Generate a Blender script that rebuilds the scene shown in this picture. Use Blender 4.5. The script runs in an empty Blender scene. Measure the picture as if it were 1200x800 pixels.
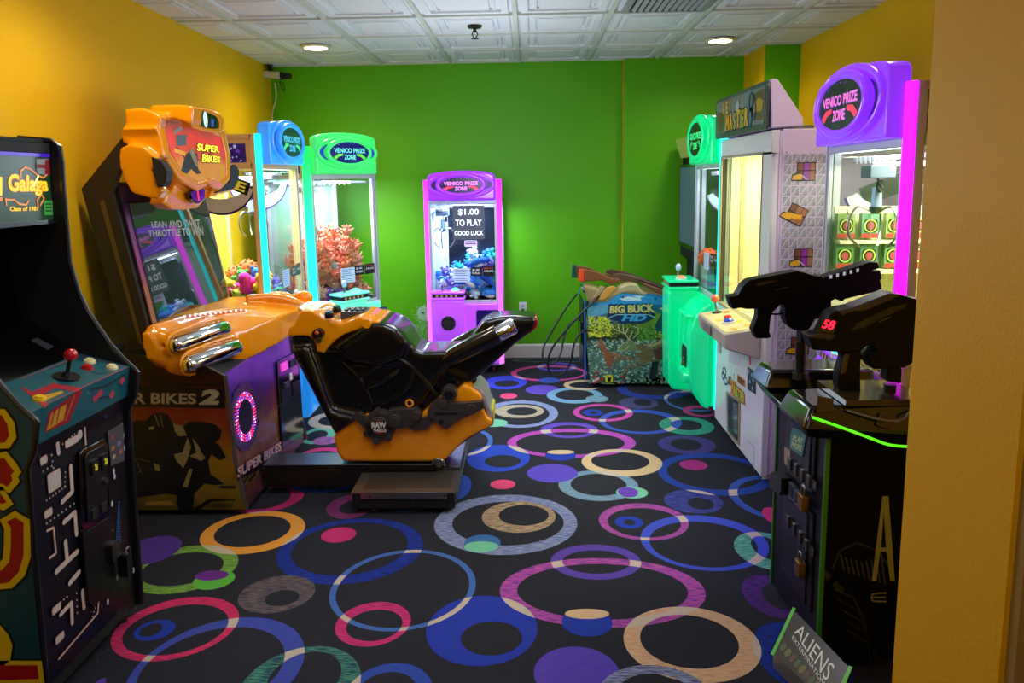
import bpy, bmesh, math, random
from mathutils import Vector, Matrix
random.seed(7)
C = bpy.context.scene.collection
PI = math.pi
# ------------------------------------------------------------------ camera model
F = 870.0; PITCH, ROLL, YAW, PPY = .1462213, -.0162524, -.0250833, 337.466
H = 1.70; CZ = 2.74
cp, sp = math.cos(PITCH), math.sin(PITCH)
fwd = Vector((math.sin(YAW)*cp, math.cos(YAW)*cp, -sp))
_r = Vector((math.cos(YAW), -math.sin(YAW), 0)); _u = _r.cross(fwd)
right = math.cos(ROLL)*_r + math.sin(ROLL)*_u
up = -math.sin(ROLL)*_r + math.cos(ROLL)*_u
EYE = Vector((0, 0, H))
def ray(x, y): return fwd*F + right*(x-600) - up*(y-PPY)
def atY(x, y, Y): d = ray(x, y); return EYE + d*(Y/d.y)
def atX(x, y, X): d = ray(x, y); return EYE + d*(X/d.x)
def atZ(x, y, Z=0): d = ray(x, y); return EYE + d*((Z-H)/d.z)
cam = bpy.data.cameras.new('camera'); co = bpy.data.objects.new('camera', cam); C.objects.link(co)
cam.lens = F/1200*36; cam.sensor_width = 36; cam.shift_y = (PPY-400)/1200; cam.clip_start = .02
M = Matrix((right, up, -fwd)).transposed().to_4x4(); M.translation = EYE
co.matrix_world = M; bpy.context.scene.camera = co
# ------------------------------------------------------------------ materials
def lin(c):
    c = c/255
    return c/12.92 if c <= .04045 else ((c+.055)/1.055)**2.4
def L(rgb): return tuple(lin(v) for v in rgb)+(1,)
MC = {}
def mat(name, rgb, rough=.5, metal=0, emit=None, es=1, coat=0, noise=0, nscale=30, spec=.5, bump=0, bscale=200):
    if name in MC: return MC[name]
    m = bpy.data.materials.new(name); m.use_nodes = True; nt = m.node_tree; b = nt.nodes['Principled BSDF']
    b.inputs['Base Color'].default_value = L(rgb); b.inputs['Roughness'].default_value = rough
    b.inputs['Metallic'].default_value = metal; b.inputs['Coat Weight'].default_value = coat
    b.inputs['Coat Roughness'].default_value = .05
    b.inputs['Specular IOR Level'].default_value = spec
    if emit: b.inputs['Emission Color'].default_value = L(emit); b.inputs['Emission Strength'].default_value = es
    if noise or bump:
        tc = nt.nodes.new('ShaderNodeTexCoord'); n = nt.nodes.new('ShaderNodeTexNoise'); n.inputs['Scale'].default_value = nscale
        n.inputs['Detail'].default_value = 3
        nt.links.new(tc.outputs['Object'], n.inputs['Vector'])
        if noise:
            mx = nt.nodes.new('ShaderNodeMix'); mx.data_type = 'RGBA'
            c = L(rgb); mx.inputs['A'].default_value = tuple(v*(1-noise) for v in c[:3])+(1,)
            mx.inputs['B'].default_value = tuple(min(1, v*(1+noise)) for v in c[:3])+(1,)
            nt.links.new(n.outputs['Fac'], mx.inputs['Factor']); nt.links.new(mx.outputs['Result'], b.inputs['Base Color'])
        if bump:
            n2 = nt.nodes.new('ShaderNodeTexNoise'); n2.inputs['Scale'].default_value = bscale
            nt.links.new(tc.outputs['Object'], n2.inputs['Vector'])
            bp = nt.nodes.new('ShaderNodeBump'); bp.inputs['Strength'].default_value = bump; bp.inputs['Distance'].default_value = .002
            nt.links.new(n2.outputs['Fac'], bp.inputs['Height']); nt.links.new(bp.outputs['Normal'], b.inputs['Normal'])
    MC[name] = m; return m
def ramp_mat(name, axis, stops, rough=.35, es=0, scale=1, speck=0, coat=0):
    """colour printed on a panel, changing along one axis (position in metres -> colour)"""
    if name in MC: return MC[name]
    m = mat(name, (128, 128, 128), rough, coat=coat); nt = m.node_tree; b = nt.nodes['Principled BSDF']
    tc = nt.nodes.new('ShaderNodeTexCoord'); sx = nt.nodes.new('ShaderNodeSeparateXYZ'); nt.links.new(tc.outputs['Object'], sx.inputs[0])
    mr = nt.nodes.new('ShaderNodeMapRange'); lo, hi = stops[0][0], stops[-1][0]
    mr.inputs['From Min'].default_value = lo; mr.inputs['From Max'].default_value = hi
    nt.links.new(sx.outputs['XYZ'.index(axis)], mr.inputs['Value'])
    last = mr.outputs['Result']
    if speck:
        n = nt.nodes.new('ShaderNodeTexNoise'); n.inputs['Scale'].default_value = 9; n.inputs['Detail'].default_value = 5
        nt.links.new(tc.outputs['Object'], n.inputs['Vector'])
        ma = nt.nodes.new('ShaderNodeMath'); ma.operation = 'MULTIPLY_ADD'; ma.inputs[1].default_value = speck; nt.links.new(n.outputs['Fac'], ma.inputs[0])
        ad = nt.nodes.new('ShaderNodeMath'); ad.operation = 'SUBTRACT'; ad.inputs[1].default_value = speck/2
        nt.links.new(last, ma.inputs[2]); nt.links.new(ma.outputs[0], ad.inputs[0]); last = ad.outputs[0]
    cr = nt.nodes.new('ShaderNodeValToRGB'); nt.links.new(last, cr.inputs['Fac'])
    el = cr.color_ramp.elements
    for i, (p, c) in enumerate(stops):
        t = (p-lo)/(hi-lo)
        e = el[i] if i < 2 else el.new(t)
        e.position = t; e.color = L(c)
    nt.links.new(cr.outputs['Color'], b.inputs['Base Color'])
    if es:
        nt.links.new(cr.outputs['Color'], b.inputs['Emission Color']); b.inputs['Emission Strength'].default_value = es
    return m
def glass_mat(name='clear_glass', tint=(246, 250, 250), ior=1.3):
    if name in MC: return MC[name]
    m = bpy.data.materials.new(name); m.use_nodes = True; nt = m.node_tree; nt.nodes.clear()
    o = nt.nodes.new('ShaderNodeOutputMaterial'); mx = nt.nodes.new('ShaderNodeMixShader'); fr = nt.nodes.new('ShaderNodeFresnel'); ge = nt.nodes.new('ShaderNodeNewGeometry'); mr = nt.nodes.new('ShaderNodeMapRange'); mr.inputs['To Min'].default_value = ior; mr.inputs['To Max'].default_value = 1/ior; nt.links.new(ge.outputs['Backfacing'], mr.inputs['Value']); nt.links.new(mr.outputs[0], fr.inputs[0])
    t = nt.nodes.new('ShaderNodeBsdfTransparent'); t.inputs[0].default_value = L(tint); g = nt.nodes.new('ShaderNodeBsdfGlossy'); g.inputs['Roughness'].default_value = .02
    nt.links.new(fr.outputs[0], mx.inputs[0]); nt.links.new(t.outputs[0], mx.inputs[1]); nt.links.new(g.outputs[0], mx.inputs[2]); nt.links.new(mx.outputs[0], o.inputs[0])
    MC[name] = m; return m
BLACK = mat('black_plastic', (16, 16, 17), .35)
GLOSSB = mat('gloss_black', (9, 9, 10), .12, coat=.5)
MATB = mat('matte_black', (12, 12, 13), .7)
GREYM = mat('brushed_aluminium', (196, 200, 208), .4, .25)
STEEL = mat('steel', (150, 150, 150), .28, 1)
CHROME = mat('chrome', (225, 225, 225), .06, 1)
WHITE = mat('white_plastic', (225, 225, 228), .35)
RUB = mat('dark_rubber', (20, 20, 20), .8)
ORG = mat('orange_gloss', (250, 154, 4), .2, coat=.4)
GLASS = glass_mat()
def em(name, rgb, s, base=None): return mat(name, base or rgb, .4, emit=rgb, es=s)
# ------------------------------------------------------------------ mesh building
class MB:
    def __init__(s): s.v = []; s.f = []; s.m = []; s.mats = []
    def mi(s, m):
        if m not in s.mats: s.mats.append(m)
        return s.mats.index(m)
    def add(s, vs, fs, m):
        o = len(s.v); s.v += [tuple(v) for v in vs]; i = s.mi(m)
        for f in fs: s.f.append(tuple(a+o for a in f)); s.m.append(i)
        return s
    def box(s, x0, x1, y0, y1, z0, z1, m):
        vs = [(x, y, z) for x in (x0, x1) for y in (y0, y1) for z in (z0, z1)]
        return s.add(vs, [(0, 1, 3, 2), (4, 6, 7, 5), (0, 4, 5, 1), (2, 3, 7, 6), (0, 2, 6, 4), (1, 5, 7, 3)], m)
    def hexa(s, b, t, m):
        """b, t: lists of four corners (bottom, top), any orientation"""
        return s.add(list(b)+list(t), [(3, 2, 1, 0), (4, 5, 6, 7), (0, 1, 5, 4), (1, 2, 6, 5), (2, 3, 7, 6), (3, 0, 4, 7)], m)
    def prism(s, A, B, m, capm=None):
        """A, B: matching outlines, near and far"""
        n = len(A)
        s.add(list(A)+list(B), [(i, (i+1) % n, n+(i+1) % n, n+i) for i in range(n)], m)
        s.add(list(A), [tuple(range(n-1, -1, -1))], capm or m); s.add(list(B), [tuple(range(n))], capm or m)
        return s
    def prismY(s, xz, y0, y1, m, capm=None):
        return s.prism([(x, y0, z) for x, z in xz], [(x, y1, z) for x, z in xz], m, capm)
    def prismX(s, yz, x0, x1, m, capm=None):
        return s.prism([(x0, y, z) for y, z in yz], [(x1, y, z) for y, z in yz], m, capm)
    def prismZ(s, xy, z0, z1, m): return s.prism([(x, y, z0) for x, y in xy], [(x, y, z1) for x, y in xy], m)
    def cyl(s, p0, p1, r0, r1=None, n=16, m=None, caps=True):
        p0, p1 = Vector(p0), Vector(p1); r1 = r0 if r1 is None else r1
        d = (p1-p0).normalized(); a = d.orthogonal().normalized(); b = d.cross(a)
        A = [p0+(a*math.cos(2*PI*i/n)+b*math.sin(2*PI*i/n))*r0 for i in range(n)]
        B = [p1+(a*math.cos(2*PI*i/n)+b*math.sin(2*PI*i/n))*r1 for i in range(n)]
        s.add(A+B, [(i, (i+1) % n, n+(i+1) % n, n+i) for i in range(n)], m)
        if caps: s.add(A, [tuple(range(n-1, -1, -1))], m); s.add(B, [tuple(range(n))], m)
        return s
    def tube(s, pts, r, m, n=8, closed=False, smooth=0):
        lst = isinstance(r, (list, tuple)); P = [Vector((*p, r[i] if lst else r)) for i, p in enumerate(pts)]
        for _ in range(smooth):
            Q = [] if closed else [P[0]]
            for i in range(len(P) if closed else len(P)-1):
                a, b = P[i], P[(i+1) % len(P)]; Q += [a*.75+b*.25, a*.25+b*.75]
            if not closed: Q.append(P[-1])
            P = Q
        r = [p[3] for p in P]; P = [p.to_3d() for p in P]
        k = len(P); rings = []; nrm = None
        for i in range(k):
            if closed: t = P[(i+1) % k]-P[i-1]
            else: t = P[min(i+1, k-1)]-P[max(i-1, 0)]
            t.normalize()
            if nrm is None: nrm = t.orthogonal().normalized()
            nrm = (nrm-t*nrm.dot(t)).normalized(); b = t.cross(nrm)
            rr = r[i] if isinstance(r, (list, tuple)) else r
            rings.append([P[i]+(nrm*math.cos(2*PI*j/n)+b*math.sin(2*PI*j/n))*rr for j in range(n)])
        vs = [v for g in rings for v in g]; fs = []
        for i in range(k if closed else k-1):
            i2 = (i+1) % k
            for j in range(n): fs.append((i*n+j, i*n+(j+1) % n, i2*n+(j+1) % n, i2*n+j))
        if not closed: fs.append(tuple(range(n-1, -1, -1))); fs.append(tuple((k-1)*n+j for j in range(n)))
        return s.add(vs, fs, m)
    def ell(s, c, r, m, nu=16, nv=10, rot=None):
        c = Vector(c); r = (r, r, r) if not isinstance(r, (list, tuple)) else r; vs = []; fs = []
        R_ = rot or Matrix.Identity(3)
        for j in range(nv+1):
            t = PI*j/nv
            for i in range(nu):
                p = 2*PI*i/nu
                vs.append(c+R_ @ Vector((r[0]*math.sin(t)*math.cos(p), r[1]*math.sin(t)*math.sin(p), r[2]*math.cos(t))))
        for j in range(nv):
            for i in range(nu): fs.append((j*nu+i, (j+1)*nu+i, (j+1)*nu+(i+1) % nu, j*nu+(i+1) % nu))
        return s.add(vs, fs, m)
    def build(s, name, parent=None, smooth=False, bevel=0, seg=2, remesh=0, sm=6, loc=None):
        me = bpy.data.meshes.new(name); me.from_pydata(s.v, [], s.f)
        for m in s.mats: me.materials.append(m)
        me.polygons.foreach_set('material_index', s.m)
        bm = bmesh.new(); bm.from_mesh(me)
        bmesh.ops.remove_doubles(bm, verts=bm.verts, dist=1e-6)
        bmesh.ops.recalc_face_normals(bm, faces=bm.faces); bm.to_mesh(me); bm.free()
        o = bpy.data.objects.new(name, me); C.objects.link(o)
        if parent: o.parent = parent
        if loc: o.location = loc
        if smooth or remesh:
            me.polygons.foreach_set('use_smooth', [True]*len(me.polygons))
            if not remesh:
                try: me.set_sharp_from_angle(angle=math.radians(40))
                except Exception: pass
        if bevel:
            b = o.modifiers.new('b', 'BEVEL'); b.width = bevel; b.segments = seg; b.limit_method = 'ANGLE'; b.angle_limit = math.radians(35); b.use_clamp_overlap = True
            b.harden_normals = False
            me.polygons.foreach_set('use_smooth', [True]*len(me.polygons))
            try: me.set_sharp_from_angle(angle=math.radians(50))
            except Exception: pass
        if remesh:
            r = o.modifiers.new('r', 'REMESH'); r.mode = 'VOXEL'; r.voxel_size = remesh; r.use_smooth_shade = True
            if sm: q = o.modifiers.new('s', 'SMOOTH'); q.factor = .5; q.iterations = sm
        return o
def rrect(w, h, r, cx=0, cy=0, n=4):
    pts = []
    for sx, sy, a0 in ((1, 1, 0), (-1, 1, 90), (-1, -1, 180), (1, -1, 270)):
        for i in range(n+1):
            a = math.radians(a0+90*i/n); pts.append((cx+sx*(w/2-r)+r*math.cos(a), cy+sy*(h/2-r)+r*math.sin(a)))
    return pts
def ellp(rx, ry, cx=0, cy=0, n=32, a0=0, a1=360):
    k = n if a1-a0 >= 360 else n+1
    return [(cx+rx*math.cos(math.radians(a0+(a1-a0)*i/n)), cy+ry*math.sin(math.radians(a0+(a1-a0)*i/n))) for i in range(k)]
FT = {}
def text_mesh(s, bold=0):
    if (s, bold) in FT: return FT[(s, bold)]
    cu = bpy.data.curves.new('t', 'FONT'); cu.body = s; cu.size = 1; cu.offset = bold; cu.resolution_u = 3
    o = bpy.data.objects.new('t', cu); me = o.to_mesh()
    vs = [(v.co.x, v.co.y) for v in me.vertices]; fs = [tuple(p.vertices) for p in me.polygons]
    o.to_mesh_clear(); bpy.data.objects.remove(o); bpy.data.curves.remove(cu)
    x0 = min(v[0] for v in vs); x1 = max(v[0] for v in vs); y0 = min(v[1] for v in vs); y1 = max(v[1] for v in vs)
    vs = [((x-x0)/(x1-x0), (y-y0)/(y1-y0)) for x, y in vs]
    FT[(s, bold)] = (vs, fs); return vs, fs
class Pl:
    """a flat panel: origin, axes u (across) and v (up); outward normal u x v"""
    def __init__(s, o, u, v):
        s.o = Vector(o); s.u = Vector(u).normalized(); v = Vector(v); s.v = (v-s.u*v.dot(s.u)).normalized(); s.n = s.u.cross(s.v)
    def uv(s, x, y):
        d = ray(x, y); t = (s.o-EYE).dot(s.n)/d.dot(s.n); p = EYE+d*t-s.o; return (p.dot(s.u), p.dot(s.v))
    def pt(s, a, b, off=0): return s.o+s.u*a+s.v*b+s.n*off
    def px(s, mb, pts, off, m): return s.poly(mb, [s.uv(*p) for p in pts], off, m)
    def poly(s, mb, pts, off, m):
        mb.add([s.pt(a, b, off) for a, b in pts], [tuple(range(len(pts)))], m)
    def slab(s, mb, pts, o0, o1, m, capm=None):
        mb.prism([s.pt(a, b, o0) for a, b in pts], [s.pt(a, b, o1) for a, b in pts], m, capm)
    def pslab(s, mb, pts, o0, o1, m, capm=None): s.slab(mb, [s.uv(*p) for p in pts], o0, o1, m, capm)
    def ring(s, mb, rx, ry, w, off, m, cx=0, cy=0, n=32, a0=0, a1=360, wy=None):
        wy = w if wy is None else wy
        A = ellp(rx, ry, cx, cy, n, a0, a1); B = ellp(rx-w, ry-wy, cx, cy, n, a0, a1); k = len(A)
        mb.add([s.pt(a, b, off) for a, b in A+B], [(i, (i+1) % k, k+(i+1) % k, k+i) for i in range(k if a1-a0 >= 360 else k-1)], m)
    def line(s, mb, pts, w, off, m, ext=1):
        for (a, b), (c, d) in zip(pts, pts[1:]):
            dx, dy = c-a, d-b; l = math.hypot(dx, dy) or 1; nx, ny = -dy/l*w/2, dx/l*w/2; ex, ey = dx/l*w/2*ext, dy/l*w/2*ext
            s.poly(mb, [(a-ex+nx, b-ey+ny), (a-ex-nx, b-ey-ny), (c+ex-nx, d+ey-ny), (c+ex+nx, d+ey+ny)], off, m)
    def text(s, mb, t, x0, y0, w, h, off, m, shear=0, bold=0, q=None, arc=0):
        """writing filling the box x0,y0,w,h; q: four px corners (bl, br, tr, tl) instead of a box"""
        vs, fs = text_mesh(t, bold)
        if q:
            Q = [s.uv(*p) for p in q]
            out = [tuple((Q[0][i]*(1-a)+Q[1][i]*a)*(1-b)+(Q[3][i]*(1-a)+Q[2][i]*a)*b for i in (0, 1)) for a, b in vs]
        else: out = [(x0+a*w+b*h*shear, y0+b*h+arc*math.sin(a*PI)) for a, b in vs]
        mb.add([s.pt(a, b, off) for a, b in out], fs, m)
def tag(o, label, cat, group=None):
    o['label'] = label; o['category'] = cat
    if group: o['group'] = group
    return o
def thing(name, label, cat, loc=(0, 0, 0), rz=0, group=None):
    o = bpy.data.objects.new(name, None); C.objects.link(o); o.location = loc; o.rotation_euler = (0, 0, rz); o.empty_display_size = .1
    return tag(o, label, cat, group)
def struct(o): o['kind'] = 'structure'; return o
def wrap(o, root):
    """put world-space geometry under a root without moving it"""
    o.parent = root; o.matrix_parent_inverse = (Matrix.Translation(root.location) @ root.rotation_euler.to_matrix().to_4x4()).inverted(); return o
# ================================================================== ROOM
YEL = mat('yellow_wall_paint', (226, 178, 2), .55, noise=.05, nscale=2, bump=.25, bscale=150, spec=.3)
GRN = mat('green_wall_paint', (90, 176, 6), .5, noise=.05, nscale=2, bump=.15, bscale=150, spec=.3)
YB = 6.97
# ---- carpet: every printed ring is an ellipse in floor coordinates
def carpet():
    m = bpy.data.materials.new('ringed_carpet'); m.use_nodes = True; nt = m.node_tree; N = nt.nodes; K = nt.links
    b = N['Principled BSDF']; b.inputs['Roughness'].default_value = .92; b.inputs['Specular IOR Level'].default_value = .15
    tc = N.new('ShaderNodeTexCoord'); P = tc.outputs['Object']
    def ell(l, r, t, bt):
        # fit centre / radii on the floor from outline extents
        cx0, cy0 = (l+r)/2, (t+bt)/2
        a = atZ(l, cy0); c = atZ(r, cy0); d = atZ(cx0, t); e = atZ(cx0, bt)
        q = [(a.x+c.x)/2, (d.y+e.y)/2, abs(c.x-a.x)/2, abs(d.y-e.y)/2]
        def ext(q):
            xs = []; ys = []
            for i in range(48):
                w = Vector((q[0]+q[2]*math.cos(i*PI/24), q[1]+q[3]*math.sin(i*PI/24), 0))-EYE
                z = w.dot(fwd); xs.append(600+F*w.dot(right)/z); ys.append(PPY-F*w.dot(up)/z)
            return min(xs), max(xs), min(ys), max(ys)
        for _ in range(6):
            x0, x1, y0, y1 = ext(q)
            # move/scale to reduce the error
            A = atZ((x0+x1)/2, (y0+y1)/2); B = atZ(cx0, cy0)
            q[0] += B.x-A.x; q[1] += B.y-A.y; q[2] *= (r-l)/(x1-x0); q[3] *= (bt-t)/(y1-y0)
        return q
    def inside(q, less=True):
        v = N.new('ShaderNodeVectorMath'); v.operation = 'MULTIPLY_ADD'
        v.inputs[1].default_value = (1/q[2], 1/q[3], 0); v.inputs[2].default_value = (-q[0]/q[2], -q[1]/q[3], 0)
        K.new(P, v.inputs[0]); ln = N.new('ShaderNodeVectorMath'); ln.operation = 'LENGTH'; K.new(v.outputs[0], ln.inputs[0])
        c = N.new('ShaderNodeMath'); c.operation = 'LESS_THAN' if less else 'GREATER_THAN'; c.inputs[1].default_value = 1
        K.new(ln.outputs['Value'], c.inputs[0]); return c.outputs[0]
    nz = N.new('ShaderNodeTexNoise'); nz.inputs['Scale'].default_value = 60; nz.inputs['Detail'].default_value = 2
    mp = N.new('ShaderNodeMapping'); mp.inputs['Scale'].default_value = (.35, 4, 1); K.new(P, mp.inputs[0]); K.new(mp.outputs[0], nz.inputs['Vector'])
    st = N.new('ShaderNodeMapRange'); st.inputs['From Min'].default_value = .42; st.inputs['From Max'].default_value = .58; K.new(nz.outputs['Fac'], st.inputs['Value'])
    n2 = N.new('ShaderNodeTexNoise'); n2.inputs['Scale'].default_value = 150; n2.inputs['Detail'].default_value = 4; n2.inputs['Roughness'].default_value = .8; K.new(mp.outputs[0], n2.inputs['Vector'])
    base = N.new('ShaderNodeMix'); base.data_type = 'RGBA'; base.inputs['A'].default_value = L((10, 10, 13)); base.inputs['B'].default_value = L((58, 60, 74)); K.new(n2.outputs['Fac'], base.inputs['Factor'])
    col = base.outputs['Result']; cnt = None
    BL, LB, PK, PU, WH, BG, GN, MI, TE, OR_, GY, NV = (36, 62, 175), (70, 110, 190), (200, 50, 120), (100, 70, 190), (150, 165, 205), (222, 190, 150), (110, 175, 75), (120, 200, 170), (40, 125, 120), (235, 150, 50), (85, 80, 125), (24, 40, 120)
    S = [ # outer l r t b, inner or None, colour, second colour (streaks), counts for overlap
     ((324,495.6,607,684.5),(341,478,612,674),BL,NV,1), ((376,417.3,617.7,635.5),None,PK,PK,0),
     ((385.7,557.5,644,739.5),(393.4,550,647.4,735.3),LB,LB,1), ((392.5,481.4,705,757.3),(405.7,471.7,714,751),(220,60,130),(170,40,110),1),
     ((499.2,629.8,697.7,780.2),(540,612,727.7,767.8),BL,(45,60,180),1), ((508.8,676.3,579.5,650),(530,660.6,587.5,639),WH,(95,100,160),1),
     ((564.7,651,587.4,624),(584.5,643,591.5,615.7),(200,170,135),(120,100,90),0), ((543.8,586.7,626.2,646.8),None,(60,110,180),(60,110,180),0), ((543.8,584,634,646.8),None,MI,MI,0),
     ((585.8,827,653.7,735.3),(606,806.3,660.5,725.7),(205,90,175),(110,60,160),1), ((645.5,751.4,637.7,679),(659,738.4,644.6,672),(95,70,175),(95,70,175),1),
     ((658.4,717.8,713,745.5),None,BL,BL,0), ((662,714,713,725),None,BG,BG,0), ((730.7,892.4,710.6,800),(750,866,720,783.5),BG,(210,160,130),1),
     ((625.7,726.6,757.3,823),None,PU,(80,70,190),0), ((700,840,779,865),(722,818,789,850),GY,WH,0),
     ((701.9,807.2,589.6,633),(712,798,595,629.5),(190,90,175),(130,60,150),1), ((720.3,754,604.7,619),(731.3,744.5,608.3,615.2),BL,BL,0),
     ((750.5,901.2,603.4,668.8),(761,888,611,664.7),(70,90,215),(60,80,200),1), ((860,940,623,668),(880,918,628,656),TE,MI,1),
     ((869,945,673.5,724.5),(893,930,684,714),(95,50,140),(60,30,100),1), ((882,1000,728,815),(905,960,748,795),BL,NV,1),
     ((853.7,975,557,612),(864,965,561,607),BL,LB,1), ((778,847.5,573.7,601.3),(806,837,583,597),(75,85,170),(40,45,110),1), ((893,925,594,616),None,PK,PK,0),
     ((654.5,748,551,586.8),(668.7,734.3,555,580.8),(130,170,190),(100,130,170),1), ((722,759.3,570,583.8),None,MI,MI,0), ((724,748,570.5,582.5),None,(110,70,190),(110,70,190),0),
     ((681.7,776.3,526,558),(693,761,529.5,551),BG,BG,1), ((594.5,745,502,536),(605,731.8,506,532.5),(205,85,190),(150,65,180),1), ((633,701,494.5,513),(645,691,498,510.5),(110,80,200),(90,70,190),1),
     ((638.7,675,527,539.5),None,BL,BL,0), ((641,673,527,532),None,BG,BG,0), ((617.5,677,543.5,565),None,PU,(90,80,210),0), ((574.5,604,561.7,573),None,(235,80,130),(225,70,120),0),
     ((547,621,521,552.5),(568,610,533,547.5),(45,75,200),(45,75,200),1), ((500,577.5,501,535),(510,572,504,532),LB,LB,1), ((520,552.5,556,585),None,(50,80,190),(50,80,190),0),
     ((565,654,469,501),(577,643.7,472.5,498),WH,(110,130,190),1), ((580,637.5,474,489.5),(593.7,629.5,477,486.5),(200,185,160),(160,150,140),0), ((562,595,491,500),None,MI,MI,0),
     ((615.7,655.5,451,462),None,PU,(110,85,215),0), ((586,606,460.5,467),None,(235,80,130),(235,80,130),0), ((567.5,617.5,440,456),(579.5,608,445.5,453),(60,75,215),(60,75,215),1),
     ((598.7,688,427.7,446.5),(605,683.5,430,444.5),(215,75,150),(190,70,150),1), ((629.5,676,424.7,434.8),(636,670,426.5,433),(110,80,200),(110,80,200),1), ((631,655.7,442.3,448.7),None,(60,90,190),(60,90,190),0),
     ((640.7,706,454,472.5),(650.7,696,456.7,468.7),(115,165,205),(115,165,205),1), ((686.7,713,463,471),None,MI,(110,70,190),0), ((660.7,705,445,457),(667,712,447,455),BG,BG,0),
     ((671.7,741.7,473,493.7),(678.7,734,475.5,491),(205,75,165),(180,70,170),1), ((683,706,479.5,487),(691,700,481.5,485),BL,BL,0), ((702,799,479.5,508.3),(709.5,788,483,505.7),(55,85,190),(55,85,190),1),
     ((772.5,837,488,509.5),(786,823,491.7,504),TE,(70,170,140),1), ((725,771.7,465.5,478.7),(742.5,764,467.5,475.5),GY,(60,60,110),0), ((771,839,510,531.7),(786,822.5,513.7,527.5),(80,70,150),(60,55,110),0),
     ((770.5,905,530.5,580.7),(781.7,893,535.7,573.7),(38,70,165),(38,70,165),1), ((796,829,538.7,550.5),None,(190,50,140),(150,45,130),0), ((723,812,446,467.5),(735,800,448,463),(40,65,160),(40,65,160),1),
     ((778,850,457,482),(782,846,459,480),LB,LB,1), ((800,842,475,488),(808,835,478,486),(190,60,130),(190,60,130),0),
     ((233.9,357.6,598.7,649.3),(250.7,340.6,604,641),OR_,(230,170,80),1), ((150,279.3,638.6,696),(164,262,646.8,686.7),(130,185,80),(90,130,60),1), ((225.7,275.4,668,690.8),None,(95,190,70),(95,190,70),0),
     ((228,268,668,680),None,(110,50,150),(110,50,150),0), ((140,213.3,627.6,662),None,(90,60,160),(80,50,150),0), ((278.7,369.5,674,718.3),(310,350.8,690.8,710),(120,105,100),(60,58,85),0),
     ((129.7,280,699,774.7),(143.4,267.7,707.9,767.8),(230,60,110),(180,40,100),1), ((156.4,205.9,725.7,750.5),(163,190.7,730,745.8),BL,BL,0), ((144.8,357,723,856),(159,333.7,734.5,838),(70,85,185),(60,75,170),1),
     ((276,423,756.8,860),(312,400,763,828),(80,150,130),(30,60,90),1), ((400,508,776.6,860),(412,490,787,850),(50,80,180),(50,80,180),1), ((90,124,794,830),None,PU,PU,0),
     ((262,356.5,566,601),(275,341,571,597),(200,45,110),(150,40,110),1), ((382.5,440,579,607.5),(398,430,586,602),(150,60,120),(90,40,100),0),
     ((340,420,556,577),(350,410,560,573.5),(45,80,190),(45,80,190),0), ((361,432,481,503),(373,420,485,499),(230,200,165),(230,200,165),1), ((352,396,500,520),(358,384,504,516.5),MI,(90,180,150),1),
     ((366,397,511,521),None,(190,120,150),(110,70,170),0), ((345,405,524,548),(352,398,528,544),(215,60,140),(190,60,140),1), ((340,440,461,476),(350,430,463.5,473.5),(60,80,200),(60,80,200),0),
     ((371,384,464,468.5),None,(240,90,90),(240,90,90),0), ((350,398,443,455),(356,392,445,453),(200,55,120),(200,55,120),0), ((600,720,419,424),(606,716,419.5,423.5),(90,120,80),(90,120,80),0),
     ((440,520,560,600),(450,510,565,595),LB,LB,1), ((420,500,485,512),(430,490,489,508),(60,80,200),(60,80,200),1), ((430,470,520,535),None,PU,PU,0),
    ]
    for o, i, c1, c2, k in S:
        q = ell(*o); f = inside(q)
        if i:
            g = inside(ell(*i), False); mu = N.new('ShaderNodeMath'); mu.operation = 'MULTIPLY'; K.new(f, mu.inputs[0]); K.new(g, mu.inputs[1]); f = mu.outputs[0]
        mx = N.new('ShaderNodeMix'); mx.data_type = 'RGBA'; K.new(f, mx.inputs['Factor']); K.new(col, mx.inputs['A'])
        if c1 != c2:
            m2 = N.new('ShaderNodeMix'); m2.data_type = 'RGBA'; m2.inputs['A'].default_value = L(c1); m2.inputs['B'].default_value = L(c2); K.new(st.outputs[0], m2.inputs['Factor']); K.new(m2.outputs['Result'], mx.inputs['B'])
        else: mx.inputs['B'].default_value = L(c1)
        col = mx.outputs['Result']
        if k:
            if cnt is None: cnt = f
            else:
                a = N.new('ShaderNodeMath'); K.new(cnt, a.inputs[0]); K.new(f, a.inputs[1]); cnt = a.outputs[0]
    ov = N.new('ShaderNodeMath'); ov.operation = 'GREATER_THAN'; ov.inputs[1].default_value = 1.5; K.new(cnt, ov.inputs[0])
    mx = N.new('ShaderNodeMix'); mx.data_type = 'RGBA'; K.new(ov.outputs[0], mx.inputs['Factor']); K.new(col, mx.inputs['A']); mx.inputs['B'].default_value = L((205, 190, 175)); col = mx.outputs['Result']
    # woven texture
    w = N.new('ShaderNodeMapRange'); w.inputs['To Min'].default_value = .55; w.inputs['To Max'].default_value = 1.1; K.new(n2.outputs['Fac'], w.inputs['Value'])
    mm = N.new('ShaderNodeVectorMath'); mm.operation = 'SCALE'; K.new(col, mm.inputs[0]); K.new(w.outputs[0], mm.inputs['Scale'])
    K.new(mm.outputs[0], b.inputs['Base Color'])
    bp = N.new('ShaderNodeBump'); bp.inputs['Strength'].default_value = .4; bp.inputs['Distance'].default_value = .003; K.new(n2.outputs['Fac'], bp.inputs['Height']); K.new(bp.outputs['Normal'], b.inputs['Normal'])
    return m
XL = lambda y: -2.262-.0375*(y-4.4)       # left wall runs very slightly askew
mb = MB(); mb.box(-2.6, 2.6, -1.6, 7.1, -.06, 0, carpet()); struct(mb.build('floor'))
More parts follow.
